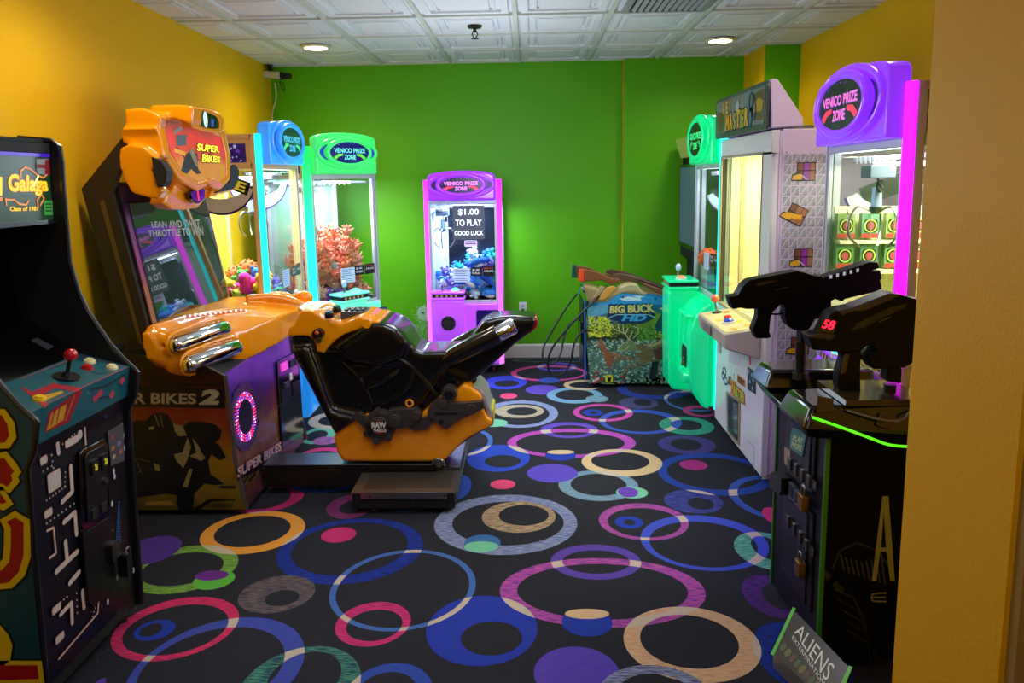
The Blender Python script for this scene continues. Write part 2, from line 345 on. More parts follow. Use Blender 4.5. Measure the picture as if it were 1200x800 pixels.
mb = MB(); mb.prismZ([(XL(-1.6), -1.6), (XL(7.1), 7.1), (XL(7.1)-.12, 7.1), (XL(-1.6)-.12, -1.6)], 0, CZ+.1, YEL); struct(mb.build('wall_left'))
mb = MB(); mb.box(XL(7), .86, YB, YB+.1, 0, CZ+.1, GRN); struct(mb.build('wall_back'))
mb = MB(); mb.box(.861, 1.93, 6.90, 7.07, 0, CZ+.1, GRN); mb.box(.86, .8612, 6.885, 6.97, 0, CZ+.1, YEL); mb.box(.8612, 1.93, 6.885, 6.90, 0, CZ+.1, GRN); struct(mb.build('wall_back_bay'))
mb = MB(); mb.box(1.932, 2.4, 6.30, 7.07, 0, CZ+.1, GRN); mb.box(1.93, 1.932, 6.30, 7.07, 0, CZ+.1, YEL); struct(mb.build('wall_back_corner'))
mb = MB(); mb.box(2.22, 2.36, 1.9, 6.4, 0, CZ+.1, YEL); struct(mb.build('wall_right'))
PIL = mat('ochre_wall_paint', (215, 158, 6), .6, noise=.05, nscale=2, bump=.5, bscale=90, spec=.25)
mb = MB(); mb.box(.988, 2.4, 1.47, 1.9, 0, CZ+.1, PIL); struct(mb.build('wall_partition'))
mb = MB(); mb.box(1.0, 1.12, 1.44, 1.47, 0, CZ, mat('beige_trim_paint', (150, 120, 60), .5)); struct(mb.build('trim_1'))
mb = MB(); mb.box(2.4, 2.5, -1.6, 1.9, 0, CZ+.1, YEL); struct(mb.build('wall_near_right'))
mb = MB(); mb.box(-2.5, 2.5, -1.7, -1.6, 0, CZ+.1, YEL); struct(mb.build('wall_front'))
BB = mat('baseboard_paint', (205, 200, 195), .45)
mb = MB(); mb.prismX([(YB, 0), (YB-.016, 0), (YB-.016, .115), (YB-.008, .128), (YB, .13)], XL(7), .86, BB); struct(mb.build('baseboard_back'))
mb = MB(); mb.prismX([(6.885, 0), (6.87, 0), (6.87, .115), (6.877, .128), (6.885, .13)], .862, 1.93, BB); struct(mb.build('baseboard_back_bay'))
mb = MB(); mb.hexa([(XL(-1.6), -1.6, 0), (XL(-1.6)+.015, -1.6, 0), (XL(6.95)+.015, 6.95, 0), (XL(6.95), 6.95, 0)], [(XL(-1.6), -1.6, .13), (XL(-1.6)+.015, -1.6, .13), (XL(6.95)+.015, 6.95, .13), (XL(6.95), 6.95, .13)], BB); struct(mb.build('baseboard_left'))
# ---- ceiling: T-grid and moulded tiles
TILE = mat('moulded_tile', (225, 228, 228), .6); GRID = mat('ceiling_grid', (205, 210, 196), .5); GAP = mat('grid_gap', (45, 45, 40), .8)
mb = MB(); mb.box(-2.6, 2.6, -1.7, 7.1, CZ+.02, CZ+.1, TILE)
DX, DY, X0, Y0 = .617, .643, -.078, 4.985
def tile_frame(x0, x1, y0, y1, w, z0, z1):
    for a in ((x0, x1, y0, y0+w), (x0, x1, y1-w, y1), (x0, x0+w, y0+w, y1-w), (x1-w, x1, y0+w, y1-w)): mb.box(*a, z0, z1, TILE)
for i in range(-4, 4):
    for j in range(-6, 4):
        x0 = X0+i*DX; y0 = Y0+j*DY; x1 = x0+DX; y1 = y0+DY
        if j >= -2:
            tile_frame(x0+.04, x1-.04, y0+.04, y1-.04, .045, CZ+.004, CZ+.02)
            tile_frame(x0+.12, x1-.12, y0+.12, y1-.12, .018, CZ+.008, CZ+.02)
            mb.box(x0+.155, x1-.155, y0+.155, y1-.155, CZ+.006, CZ+.02, TILE)
for i in range(-4, 5): mb.box(X0+i*DX-.014, X0+i*DX+.014, -1.6, 7, CZ-.003, CZ+.02, GRID)
for j in range(-10, 5): mb.box(-2.5, 2.5, Y0+j*DY-.010, Y0+j*DY+.010, CZ-.002, CZ+.02, GRID)
struct(mb.build('ceiling'))
# ceiling fittings
WARM = (255, 236, 205)
def downlight(x, y, label):
    t = thing('ceiling_downlight', label, 'ceiling light', (x, y, CZ-.004), 0, 'recessed ceiling lights')
    m = MB(); m.cyl((0, 0, 0), (0, 0, -.012), .115, .108, 32, mat('light_trim', (215, 205, 170), .4)); m.build('trim_ring', t, smooth=True)
    m = MB(); m.cyl((0, 0, -.0121), (0, 0, -.0135), .088, .088, 32, em('lamp_glow', (255, 240, 190), 6)); m.build('diffuser', t)
    return t
lights = [(-1.64, 5.93, 'round recessed downlight in the ceiling near the security camera'), (1.49, 5.99, 'round recessed downlight in the ceiling above the hunting game side of the room')]
for x, y, l in lights: downlight(x, y, l)
def lamp(kind, loc, e, size, col=WARM, rot=(0, 0, 0), spot=None, blend=.6):
    d = bpy.data.lights.new('lamp', kind); d.energy = e; d.color = L(col)[:3]
    if kind == 'AREA': d.size = size; d.shape = 'DISK'
    else: d.shadow_soft_size = size
    if spot: d.spot_size = math.radians(spot); d.spot_blend = blend
    o = bpy.data.objects.new('lamp', d); C.objects.link(o); o.location = loc; o.rotation_euler = rot; return o
# vent
t = thing('air_vent', 'louvred grey air vent set in the ceiling tiles', 'vent', (.86, 4.66, CZ))
m = MB(); fr = mat('vent_frame', (150, 152, 148), .5); dk = mat('vent_dark', (28, 28, 28), .8)
m.box(-.24, .24, -.26, .26, -.004, .004, dk); m.build('backing', t)
m = MB()
for a in ((-.26, .26, -.28, -.24), (-.26, .26, .24, .28), (-.26, -.22, -.24, .24), (.22, .26, -.24, .24)): m.box(*a, -.014, .0, fr)
m.build('frame', t, bevel=.003)
m = MB()
for k in range(11): 
    x = -.2+k*.04; m.hexa([(x, -.24, -.004), (x+.004, -.24, -.004), (x+.004, .24, -.004), (x, .24, -.004)], [(x+.016, -.24, -.02), (x+.02, -.24, -.02), (x+.02, .24, -.02), (x+.016, .24, -.02)], fr)
m.build('louvre', t)
# sprinkler
t = thing('fire_sprinkler', 'dark bronze fire sprinkler head hanging under the ceiling', 'sprinkler', (-.36, 5.3, CZ))
br = mat('dark_bronze', (48, 48, 44), .4, .7)
m = MB(); m.cyl((0, 0, -.012), (0, 0, 0), .045, .05, 24, br); m.build('escutcheon', t, smooth=True)
m = MB(); m.cyl((0, 0, -.04), (0, 0, -.01), .012, .012, 12, br)
m.tube([(.012, 0, -.035), (.02, 0, -.055), (.004, 0, -.08)], .004, br, 6); m.tube([(-.012, 0, -.035), (-.02, 0, -.055), (-.004, 0, -.08)], .004, br, 6); m.build('body', t, smooth=True)
m = MB(); m.cyl((0, 0, -.084), (0, 0, -.080), .026, .026, 16, br); m.build('deflector', t)
# security camera
A = atY(316, 87, 6.8)
t = thing('security_camera', 'beige box security camera on a bracket under the corner of the ceiling', 'security camera', (A.x, A.y, CZ))
cb = mat('camera_case', (190, 180, 150), .45)
m = MB(); p = A-Vector((A.x, A.y, CZ))
m.hexa([(p.x-.115, -.04, p.z-.02), (p.x-.115, .04, p.z-.02), (p.x+.10, .04, p.z-.045), (p.x+.10, -.04, p.z-.045)], [(p.x-.125, -.04, p.z+.03), (p.x-.125, .04, p.z+.03), (p.x+.10, .04, p.z+.015), (p.x+.10, -.04, p.z+.015)], cb); m.build('housing', t, bevel=.006)
m = MB(); m.cyl((p.x+.09, 0, p.z-.015), (p.x+.12, 0, p.z-.017), .034, .034, 16, MATB); m.cyl((p.x+.12, 0, p.z-.017), (p.x+.19, 0, p.z-.02), .026, .026, 16, MATB); m.build('lens', t, smooth=True)
m = MB(); m.cyl((p.x, 0, -.001), (p.x, 0, -.008), .035, .035, 16, MATB); m.cyl((p.x, 0, 0), (p.x, 0, p.z+.05), .010, .010, 10, MATB); m.ell((p.x+.005, 0, p.z+.05), .022, MATB); m.build('bracket', t, smooth=True)
m = MB()
cps = [atY(322, 97, 6.82), atY(324, 108, 6.84), atY(323, 120, 6.87), atY(319, 130, 6.9), atY(318, 142, 6.92), atY(318, 175, 6.93)]
m.tube([q-Vector((A.x, A.y, CZ)) for q in cps], .007, mat('cream_cable', (200, 195, 150), .5), 8, smooth=2)
m.tube([atY(319, 129, 6.9)-Vector((A.x, A.y, CZ)), atY(316, 131, 6.9)-Vector((A.x, A.y, CZ)), atY(311, 132, 6.92)-Vector((A.x, A.y, CZ))], .005, MC['cream_cable'], 8, smooth=1)
m.build('cable', t, smooth=True)
m = MB(); m.tube([atY(*q, 6.8)-Vector((A.x, A.y, CZ)) for q in [(328, 95), (330, 103), (333, 108), (334, 104), (331, 96)]], .004, MATB, 6, smooth=2); m.build('lens_cable', t, smooth=True)
# outlet
t = thing('wall_outlet', 'white wall socket with a black plug on the green wall', 'electrical outlet', (-.075, YB, .48))
m = MB(); m.box(-.036, .036, -.006, 0, -.058, .058, WHITE); m.build('plate', t, bevel=.003)
m = MB(); m.cyl((0, -.0065, .022), (0, -.009, .022), .016, .016, 16, mat('socket_grey', (190, 190, 190), .5)); m.build('socket', t)
m = MB(); m.box(-.014, .014, -.035, -.006, -.035, -.006, MATB); m.tube([(0, -.03, -.03), (-.02, -.035, -.05), (-.045, -.02, -.075)], .006, MATB, 8, smooth=2); m.build('plug', t, bevel=.003)
# white paint spray patch on the wall: a mottled stain
t = MB(); random.seed(3)
sm = mat('white_overspray', (170, 205, 165), .6); pw = Pl((-1.05, YB-.0006, .45), (1, 0, 0), (0, 0, 1))
cc = atY(496, 367, YB)
for k in range(900):
    r = abs(random.gauss(0, 1)); a = random.uniform(0, 2*PI); s_ = .012 if r < .9 else .004
    x = cc.x-pw.o.x+.055*r*math.cos(a); z = cc.z-pw.o.z+.07*r*math.sin(a)
    if r > .9: z -= random.random()*.22; x += random.random()*.03; s_ = .005
    if pw.o.z+z < .14 or pw.o.x+x > -.84: continue
    pw.poly(t, ellp(s_*random.uniform(.6, 1.2), s_*random.uniform(.6, 1.2), x, z, 7), random.uniform(0, .0006), sm)
o = t.build('overspray_patch'); struct(o)
# ================================================================== PLUSH TOYS
PM = {}
def plush_mat(rgb): return mat('plush_%d_%d_%d' % rgb, rgb, .85, noise=.12, nscale=60)
def toy_mesh(kind, c1, c2=(250, 240, 200)):
    key = (kind, c1, c2)
    if key in PM: return PM[key]
    m = MB(); A = plush_mat(c1); B = plush_mat(c2); E_ = mat('toy_eye', (10, 10, 10), .2)
    if kind == 'bear':
        m.ell((0, 0, 0), (.05, .045, .05), A, 12, 8); m.ell((0, -.012, .062), (.042, .038, .038), A, 12, 8)
        for s in (-1, 1):
            m.ell((s*.03, 0, .098), (.016, .01, .016), A, 8, 6); m.ell((s*.045, -.03, .01), (.02, .02, .025), A, 8, 6); m.ell((s*.03, -.035, -.035), (.022, .028, .02), A, 8, 6); m.ell((s*.014, -.046, .07), .006, E_, 8, 6)
        m.ell((0, -.046, .054), (.016, .012, .011), B, 8, 6)
    elif kind == 'duck':
        m.ell((0, 0, 0), (.055, .05, .05), A, 12, 8); m.ell((0, -.01, .068), (.045, .042, .042), A, 12, 8); m.ell((0, -.058, .058), (.022, .02, .010), plush_mat((240, 120, 20)), 8, 6)
        for s in (-1, 1): m.ell((s*.018, -.046, .08), .007, E_, 8, 6); m.ell((s*.052, 0, .005), (.012, .03, .025), A, 8, 6)
    elif kind == 'octopus':
        m.ell((0, 0, .02), (.045, .045, .042), A, 12, 8)
        for k in range(8):
            a = k*PI/4; m.tube([(0, 0, .02), (.04*math.cos(a), .04*math.sin(a), .01+.02*(k % 2)), (.075*math.cos(a), .075*math.sin(a), .03+.03*(k % 2))], [.014, .013, .005], A, 6); m.tube([(0, 0, .03), (.02*math.cos(a), .02*math.sin(a), .06), (.05*math.cos(a), .05*math.sin(a), .085)], [.012, .012, .004], A, 6)
            m.ell((.034*math.cos(a+.3), .034*math.sin(a+.3), .045), .006, E_, 6, 4)
    elif kind == 'heart':
        for s in (-1, 1): m.ell((s*.03, 0, .025), (.038, .032, .04), A, 12, 8, Matrix.Rotation(s*.5, 3, 'Y'))
        m.ell((0, 0, -.012), (.04, .03, .045), A, 12, 8)
    elif kind == 'shark':
        m.tube([(-.1, 0, .0), (-.06, 0, .01), (0, 0, .015), (.06, 0, .005), (.1, 0, .0)], [.008, .032, .042, .026, .006], A, 10, smooth=1)
        m.tube([(-.06, 0, -.012), (0, -.012, -.012), (.05, 0, -.01)], [.012, .034, .012], B, 8, smooth=1)
        m.add([(0, -.006, .05), (.03, 0, .05), (.02, 0, .09), (0, .006, .05)], [(0, 1, 2), (1, 3, 2), (0, 2, 3)], A)
        m.add([(.09, -.004, 0), (.13, 0, .04), (.12, 0, 0), (.13, 0, -.04), (.09, .004, 0)], [(0, 1, 2), (0, 2, 3), (4, 2, 1), (4, 3, 2)], A)
        for s in (-1, 1): m.ell((-.065, s*.03, .02), .007, E_, 6, 4)
    elif kind == 'ball':
        m.ell((0, 0, 0), .07, A, 18, 12); m.ring = None
        for k in range(40):
            t_ = math.acos(1-2*(k+.5)/40); f_ = k*2.4; m.ell((.07*math.sin(t_)*math.cos(f_), .07*math.sin(t_)*math.sin(f_), .07*math.cos(t_)), .011, A, 6, 4)
    o = m.build('toy', smooth=True); me = o.data; bpy.data.objects.remove(o); PM[key] = me; return me
TN = {'bear': 'plush_bear', 'duck': 'plush_duck', 'octopus': 'plush_octopus', 'heart': 'plush_heart', 'shark': 'plush_shark', 'ball': 'spiky_ball'}
def put_toy(kind, c1, c2, loc, scale, rot, label, group, cat='plush toy'):
    o = bpy.data.objects.new(TN[kind], toy_mesh(kind, c1, c2)); C.objects.link(o)
    o.location = loc; o.scale = (scale,)*3; o.rotation_euler = rot; tag(o, label, cat, group); return o
# ================================================================== CLAW MACHINES
def led_mat(name, lo, hi, z0, z1, s): return ramp_mat(name, 'Z', [(z0, lo), (z1, hi)], .4, es=s)
def claw_machine(label, loc, rz, W, D, Hh, g0, g1, col, strips, style, frame=(178, 180, 186), back=None, key='', side_art=False, podx=-.2, interior=(235, 240, 255), lampE=6, sign=None, prize_sticker=False, lit=(-1, 1)):
    t = thing('claw_machine', label, 'claw machine', loc, rz)
    x0, x1 = -W/2, W/2
    plast = mat('lit_plastic_'+key, col, .22, emit=col, es=style.get('es', .75)*.8, coat=.4)
    plow = mat('lit_plastic_low_'+key, style.get('low', col), .22, emit=style.get('low', col), es=style.get('els', .6), coat=.4)
    side = mat('machine_side_'+key, frame, .45, .1); inn = mat('machine_interior_'+key, style.get('inner', (205, 215, 225)), .4)
    al = GREYM
    c = style.get('c', .045)  # chamfered corner for the led strips
    # base cabinet
    m = MB(); m.prismZ([(x0+c, 0.03), (x1-c, .03), (x1, .03+c), (x1, D), (x0, D), (x0, .03+c)], .08, g0-.02, side); m.build('base_cabinet', t)
    # lower front moulding with joystick column
    m = MB(); m.box(x0+c, x1-c, -.005, .03, .10, g0-.01, plow)
    pw_ = .26; pd = style.get('pd', .13)
    px0, px1 = podx-pw_/2, podx+pw_/2
    prof = [(.03, .30), (-pd*.6, .34), (-pd*.85, .42), (-pd, .6), (-pd, g0+.04), (.0, g0+.06), (.03, g0)]
    if style.get('bulge'):
        # full-depth bulging front, tapering to the floor
        bz = [(.0, .08), (-.05, .10), (-.12, .22), (-.145, .35), (-.145, g0-.24), (-.11, g0-.12), (-.06, g0-.06), (0, g0-.03)]
        m.prismX(bz, x0+c+.02, x1-c-.01, plow)
        prof = [(0, .09), (-pd*.85, .11), (-pd, .16), (-pd-.01, .6), (-pd-.01, g0+.0), (-.0, g0+.01)]
    m.prismX(prof, px0, px1, plow)
    m.build('front_moulding', t, bevel=.02, seg=3)
    # arch relief at the bottom and prize hatch
    m = MB(); P_ = Pl((0, -.0055, 0), (1, 0, 0), (0, 0, 1))
    if not style.get('bulge'):
        P_.ring(m, .15, .13, .012, .002, mat('relief_'+key, tuple(int(v*.8) for v in col), .3, emit=col, es=.35), podx, .12, a0=0, a1=180)
        P_.ring(m, .11, .09, .012, .002, MC['relief_'+key], podx, .12, a0=0, a1=180)
        m.build('prize_arch', t)
    P2 = Pl((0, -pd-.002, 0), (1, 0, 0), (0, 0, 1))
    if style.get('speaker', True):
        m = MB(); P2.slab(m, ellp(.062, .062, podx, g0-.16, 28), 0, .006, MATB)
        for a in range(4): P2.slab(m, ellp(.006, .006, podx+.052*math.cos(a*PI/2), g0-.16+.052*math.sin(a*PI/2), 8), .006, .009, STEEL)
        P2.line(m, [(podx-.035, g0-.14), (podx+.035, g0-.14)], .004, .0065, mat('dull_red', (90, 20, 30), .5))
        m.build('speaker_grille', t)
    # control tray
    zt = g0+.04 if not style.get('bulge') else g0+.01
    m = MB(); m.box(px0-.015, px1+.015, -pd-.015, .0, zt, zt+.022, plow); m.box(px0-.015, px1+.015, -pd-.015, .0, zt+.052, zt+.072, plow)
    m.build('tray_rim', t, bevel=.008)
    m = MB(); m.box(px0, px1, -pd, -.004, zt+.015, zt+.055, MATB)
    for k in range(5): m.box(px0+.03+k*.04, px0+.05+k*.04, -pd-.004, -pd+.001, zt+.026, zt+.046, mat('tray_sticker', (190, 150, 110), .5))
    m.build('control_deck', t)
    m = MB(); bx = podx-.05; m.cyl((bx, -pd*.55, zt+.055), (bx, -pd*.55, zt+.13), .009, .009, 10, STEEL); m.ell((bx, -pd*.55, zt+.145), (.022, .022, .03), mat('clear_knob', (190, 205, 235), .1, coat=1)); m.build('joystick', t, smooth=True)
    m = MB(); m.cyl((podx+.06, -pd*.55, zt+.06), (podx+.06, -pd*.55, zt+.08), .04, .04, 20, WHITE); m.ell((podx+.06, -pd*.55, zt+.08), (.034, .034, .018), em('button_glow_'+key, style.get('btn', (60, 220, 200)), 1.2)); m.build('drop_button', t, smooth=True)
    # coin panel
    if style.get('coin', True):
        cx = podx+.33 if podx < 0 else podx-.33; cz = g0-.19
        m = MB(); P_ = Pl((0, -.0055, 0), (1, 0, 0), (0, 0, 1)); navy = mat('coin_panel_navy', (24, 18, 110), .3)
        P_.slab(m, rrect(.2, .24, .02, cx, cz), 0, .008, navy); m.build('coin_panel', t)
        m = MB(); P_.slab(m, rrect(.09, .1, .008, cx-.02, cz+.02), .008, .02, MATB); P_.poly(m, [(cx-.05, cz-.012), (cx+.01, cz-.012), (cx, cz+.025), (cx-.04, cz+.025)], .0205, mat('acceptor_gold', (215, 150, 30), .4)); m.build('bill_acceptor', t)
        m = MB(); P_.slab(m, rrect(.05, .06, .005, cx+.06, cz+.08), .008, .012, mat('coin_plate', (120, 125, 140), .4)); P_.line(m, [(cx+.05, cz+.09), (cx+.05, cz+.065), (cx+.07, cz+.065), (cx+.07, cz+.09)], .004, .0125, WHITE)
        m.build('coin_slot', t)
        for (a, b_) in ((-.085, .1), (.0, .11), (-.085, -.05), (-.085, .03)): m = MB(); P_.slab(m, ellp(.006, .006, cx+a, cz+b_, 8), .008, .011, STEEL); m.build('screw', t)
    if style.get('bulge'):
        P3 = Pl((0, -.146, 0), (1, 0, 0), (0, 0, 1)); hx = podx+.40
        m = MB(); P3.slab(m, rrect(.15, .15, .03, hx-.03, g0-.43), .0, .004, MATB); m.build('bill_acceptor_recess', t)
        m = MB(); P3.slab(m, rrect(.24, .08, .03, hx+.0, g0-.56), -.02, .035, plow); P3.slab(m, rrect(.26, .03, .012, hx+.0, g0-.12), -.02, .025, plow)
        P3.slab(m, rrect(.03, .34, .012, hx-.13, g0-.30), -.02, .02, plow); P3.slab(m, rrect(.03, .18, .012, hx+.0, g0-.22), -.02, .015, plow); m.build('recess_surround', t, bevel=.012, seg=3)
        m = MB(); P3.slab(m, rrect(.03, .035, .004, hx+.02, g0-.47), .01, .03, mat('brass', (180, 140, 70), .35, .9)); m.tube([P3.pt(hx+.02, g0-.455, .02), P3.pt(hx+.02, g0-.425, .02), P3.pt(hx+.04, g0-.425, .02), P3.pt(hx+.04, g0-.455, .02)], .004, STEEL, 8, smooth=1); m.build('padlock', t)
    # upright frame
    topz = Hh
    for sx in (-1, 1):
        xa = x0 if sx < 0 else x1
        m = MB(); lm = strips if sx in lit else al
        a = Vector((xa-sx*c, .03, 0)); b_ = Vector((xa, .03+c, 0)); n = Vector((sx, -1, 0)).normalized()*.012
        pts = [a, b_, b_+n, a+n] if sx > 0 else [b_, a, a+n, b_+n]
        m.prismZ([(p.x, p.y) for p in pts], .09, topz, lm); m.build('led_strip' if sx in lit else 'corner_strip', t, bevel=.004)
        m = MB(); m.box(min(xa, xa-sx*.03), max(xa, xa-sx*.03), .03+c, .03+c+.03, g0-.02, topz, al); m.build('front_post', t)
        m = MB(); m.box(min(xa, xa-sx*.035), max(xa, xa-sx*.035), D-.035, D, g0-.02, topz, al); m.build('rear_post', t)
    m = MB()
    m.box(x0+c, x1-c, .03, .05, g0-.02, g0+.012, al); m.box(x0+c, x1-c, .03, .05, g1-.012, g1+.02, al)
    for xa, xb in ((x0, x0+.02), (x1-.02, x1)): m.box(xa, xb, .08, D-.03, g0-.02, g0+.02, al); m.box(xa, xb, .08, D-.03, g1-.01, g1+.03, al); m.box(xa, xb, .08, D-.03, topz-.03, topz, al)
    m.box(x0+c, x0+c+.02, .03, .05, g0, g1, al); m.box(x1-c-.02, x1-c, .03, .05, g0, g1, al)
    m.build('window_frame', t, bevel=.003)
    # header box between glass and top (side panels with bubble print)
    m = MB(); m.box(x0+.004, x1-.004, .09, D-.03, topz-.01, topz, side); m.box(x0+.02, x1-.02, .055, .065, g1+.01, topz-.01, side); m.box(x0+.02, x1-.02, D-.02, D-.01, g1, topz-.01, side)
    m.build('header_box', t)
    bub = mat('bubble_print', (26, 14, 60), .3, emit=(40, 24, 110), es=.35); wht = mat('bubble_white', (190, 190, 240), .3, emit=(170, 170, 240), es=.3); mid = mat('bubble_violet', (110, 60, 190), .3, emit=(110, 60, 190), es=.3)
    rnd = random.Random(5)
    for sx in (-1, 1):
        S_ = Pl((sx*(W/2-.006), .085 if sx > 0 else D-.04, g1+.03), (0, sx, 0), (0, 0, 1)); w_ = D-.125; h_ = topz-.03-(g1+.03)
        m = MB(); S_.slab(m, [(0, 0), (w_, 0), (w_, h_), (0, h_)], -.006, -.001, side); S_.slab(m, [(.035, .0), (w_-.035, .0), (w_-.035, h_-.03), (.035, h_-.03)], -.001, 0, bub)
        for k in range(90):
            a = rnd.random()*w_; b2 = rnd.random()**.7*h_; r_ = .004+.018*(b2/h_)**1.5*rnd.random()
            if .04+r_ < a < w_-.04-r_ and r_*1.4 < b2 < h_-.03-r_*1.4: S_.poly(m, ellp(r_, r_*1.25, a, b2, 10), .0004+k*1e-6, wht if rnd.random() < .5 else mid)
        m.build('header_side_print', t)
    # interior
    m = MB(); m.box(x0+.01, x1-.01, .05, D-.01, g0-.04, g0-.02, inn); m.build('prize_floor', t)
    m = MB(); m.box(x0+.03, x1-.03, D-.018, D-.012, g0, g1, back or inn); m.build('back_panel', t)
    m = MB(); m.box(x0+.03, x1-.03, .06, D-.04, g1+.015, g1+.03, WHITE); m.build('interior_ceiling', t)
    m = MB(); m.box(x0+.05, x1-.05, .07, .10, g1-.012, g1+.01, em('white_tube', (235, 242, 255), 5)); m.build('light_tube', t)
    m = MB()
    for y in (.14, D-.1): m.box(x0+.03, x1-.03, y, y+.02, g1-.05, g1-.03, al)
    gx = style.get('gx', -.08); m.box(gx-.02, gx+.02, .12, D-.08, g1-.075, g1-.055, al); gy_ = style.get('cy', D*.45); m.box(gx-.055, gx+.055, gy_-.05, gy_+.05, g1-.12, g1-.07, mat('gantry_box', (85, 100, 120), .4))
    for k in range(9): m.box(x0+.08+k*.05, x0+.1+k*.05, .136, .14, g1-.06, g1-.03, WHITE)
    m.build('gantry', t, bevel=.003)
    cz_ = style.get('cz', g1-.34); cy_ = style.get('cy', D*.45)
    m = MB(); m.tube([(gx, cy_, g1-.13), (gx+.006, cy_, (g1+cz_)/2), (gx, cy_, cz_+.08)], .004, MATB, 6, smooth=1)
    for k in range(60):   # coiled cord
        pass
    m.tube([(gx+.03+.012*math.cos(k*1.3), cy_+.012*math.sin(k*1.3), g1-.13-(g1-.13-cz_-.06)*k/60) for k in range(60)], .003, MATB, 5)
    m.build('cord', t, smooth=True)
    m = MB(); m.cyl((gx, cy_, cz_), (gx, cy_, cz_+.08), .022, .018, 16, mat('claw_hub', (150, 175, 205), .3, .6)); m.cyl((gx, cy_, cz_-.03), (gx, cy_, cz_), .018, .03, 16, STEEL); hub = m.build('claw', t, smooth=True)
    for k in range(3):
        a = k*2*PI/3+.5; d = Vector((math.cos(a), math.sin(a), 0)); o_ = Vector((gx, cy_, cz_-.02))
        m = MB(); m.tube([o_+d*.02, o_+d*.075+Vector((0, 0, .03)), o_+d*.11+Vector((0, 0, -.03)), o_+d*.11+Vector((0, 0, -.1)), o_+d*.06+Vector((0, 0, -.15))], .0055, STEEL, 6, smooth=2); m.build('prong', hub, smooth=True)
    # prize chute
    m = MB(); cw = .2
    ch = mat('chute_clear', (200, 215, 235), .1); chg = glass_mat('chute_glass', (200, 220, 240))
    m.box(podx-cw/2, podx+cw/2, .27, .276, g0, g0+.16, chg); m.box(podx+cw/2, podx+cw/2+.006, .07, .276, g0, g0+.16, chg); m.build('prize_chute', t)
    # glass
    m = MB(); m.box(x0+c+.018, x1-c-.018, .036, .041, g0, g1, GLASS); m.build('front_glass', t)
    for sx in (-1, 1):
        xa = sx*(W/2-.012); m = MB(); m.box(xa-.0025, xa+.0025, .1, D-.035, g0+.01, g1, GLASS); m.build('side_glass', t)
    # stickers on the glass
    G = Pl((0, .035, 0), (1, 0, 0), (0, 0, 1)); blk = mat('sticker_black', (22, 18, 26), .4); wt = mat('sticker_white', (225, 225, 235), .4, emit=(225, 225, 235), es=.25)
    gx1 = x1-c-.03
    m = MB(); G.slab(m, rrect(.1, .075, .003, gx1-.155, g0+.26), 0, .001, blk); G.text(m, '$1.00', gx1-.19, g0+.265, .06, .018, .0016, wt, bold=.01); G.text(m, 'TO PLAY', gx1-.195, g0+.238, .075, .018, .0016, wt, bold=.01)
    G.slab(m, rrect(.1, .085, .003, gx1-.048, g0+.262), 0, .001, blk); G.text(m, '$2.00 for', gx1-.088, g0+.28, .08, .015, .0016, mat('sticker_red', (230, 60, 70), .4), bold=.01); G.text(m, '3 PLAYS', gx1-.088, g0+.255, .08, .017, .0016, wt, bold=.01)
    m.build('price_sticker', t)
    m = MB(); nt_ = mat('notice_paper', (190, 210, 235), .4, emit=(150, 175, 215), es=.2); ink = mat('notice_ink', (70, 80, 120), .5)
    nx = style.get('nx', -.0); nz = g0+.23; G.slab(m, rrect(.14, .12, .004, nx, nz), 0, .001, nt_)
    for k in range(7): G.line(m, [(nx-.058, nz+.045-k*.015), (nx+.05-(k % 3)*.012, nz+.045-k*.015)], .004, .0014, ink)
    m.build('notice_sticker', t)
    if sign:
        sx_, sz_, sw_, sh_ = sign
        m = MB(); G.slab(m, [(sx_, sz_), (sx_+sw_, sz_), (sx_+sw_, sz_+sh_), (sx_, sz_+sh_)], 0, .002, mat('grey_sign', (88, 94, 112), .4))
        ww = em('sign_letters', (235, 242, 250), .9)
        G.text(m, '$1.00', sx_+sw_*.17, sz_+sh_*.70, sw_*.66, sh_*.2, .0026, ww, bold=.02); G.text(m, 'TO PLAY', sx_+sw_*.08, sz_+sh_*.40, sw_*.84, sh_*.19, .0026, ww, bold=.02); G.text(m, 'GOOD LUCK', sx_+sw_*.04, sz_+sh_*.12, sw_*.92, sh_*.14, .0026, ww, bold=.02)
        m.build('play_sign', t)
        m = MB(); G.slab(m, rrect(.11, .055, .01, sx_+sw_*.55, sz_-.035), 0, .002, mat('label_lilac', (225, 210, 245), .4, emit=(200, 190, 240), es=.3)); G.line(m, [(sx_+sw_*.55-.04, sz_-.02), (sx_+sw_*.55+.04, sz_-.02)], .008, .0026, ink); G.line(m, [(sx_+sw_*.55-.04, sz_-.036), (sx_+sw_*.55+.04, sz_-.036)], .010, .0026, mat('label_purple', (150, 60, 190), .4)); m.build('small_label', t)
    # topper
    tz0 = g1+.02; tz1 = Hh+style.get('rise', .08); tx = W/2-c-.005; hgt = tz1-tz0
    arc = [(-tx, tz0), (tx, tz0), (tx, tz1-.05)]+[(tx*math.cos(a), tz1-.045+.045*math.sin(a)) for a in [PI*k/12 for k in range(1, 12)]]+[(-tx, tz1-.05)]
    m = MB(); m.prism([(x, -.03, z) for x, z in arc], [(x, .05, z) for x, z in arc], plast)
    top = m.build('topper', t, bevel=.018, seg=3)
    cz2 = tz0+hgt*.52; rx, rz_ = tx*.76, hgt*style.get('rzf', .40)
    m = MB()
    for (ax, az, w_, y_) in ((rx*1.24, rz_*1.18, .015, -.036), (rx*.90, rz_*.98, .02, -.052)):
        m.tube([(ax*math.cos(a), y_, cz2+az*math.sin(a)) for a in [2*PI*k/40 for k in range(40)]], w_, plast, 10, closed=True)
    m.build('topper_ring', top, smooth=True)
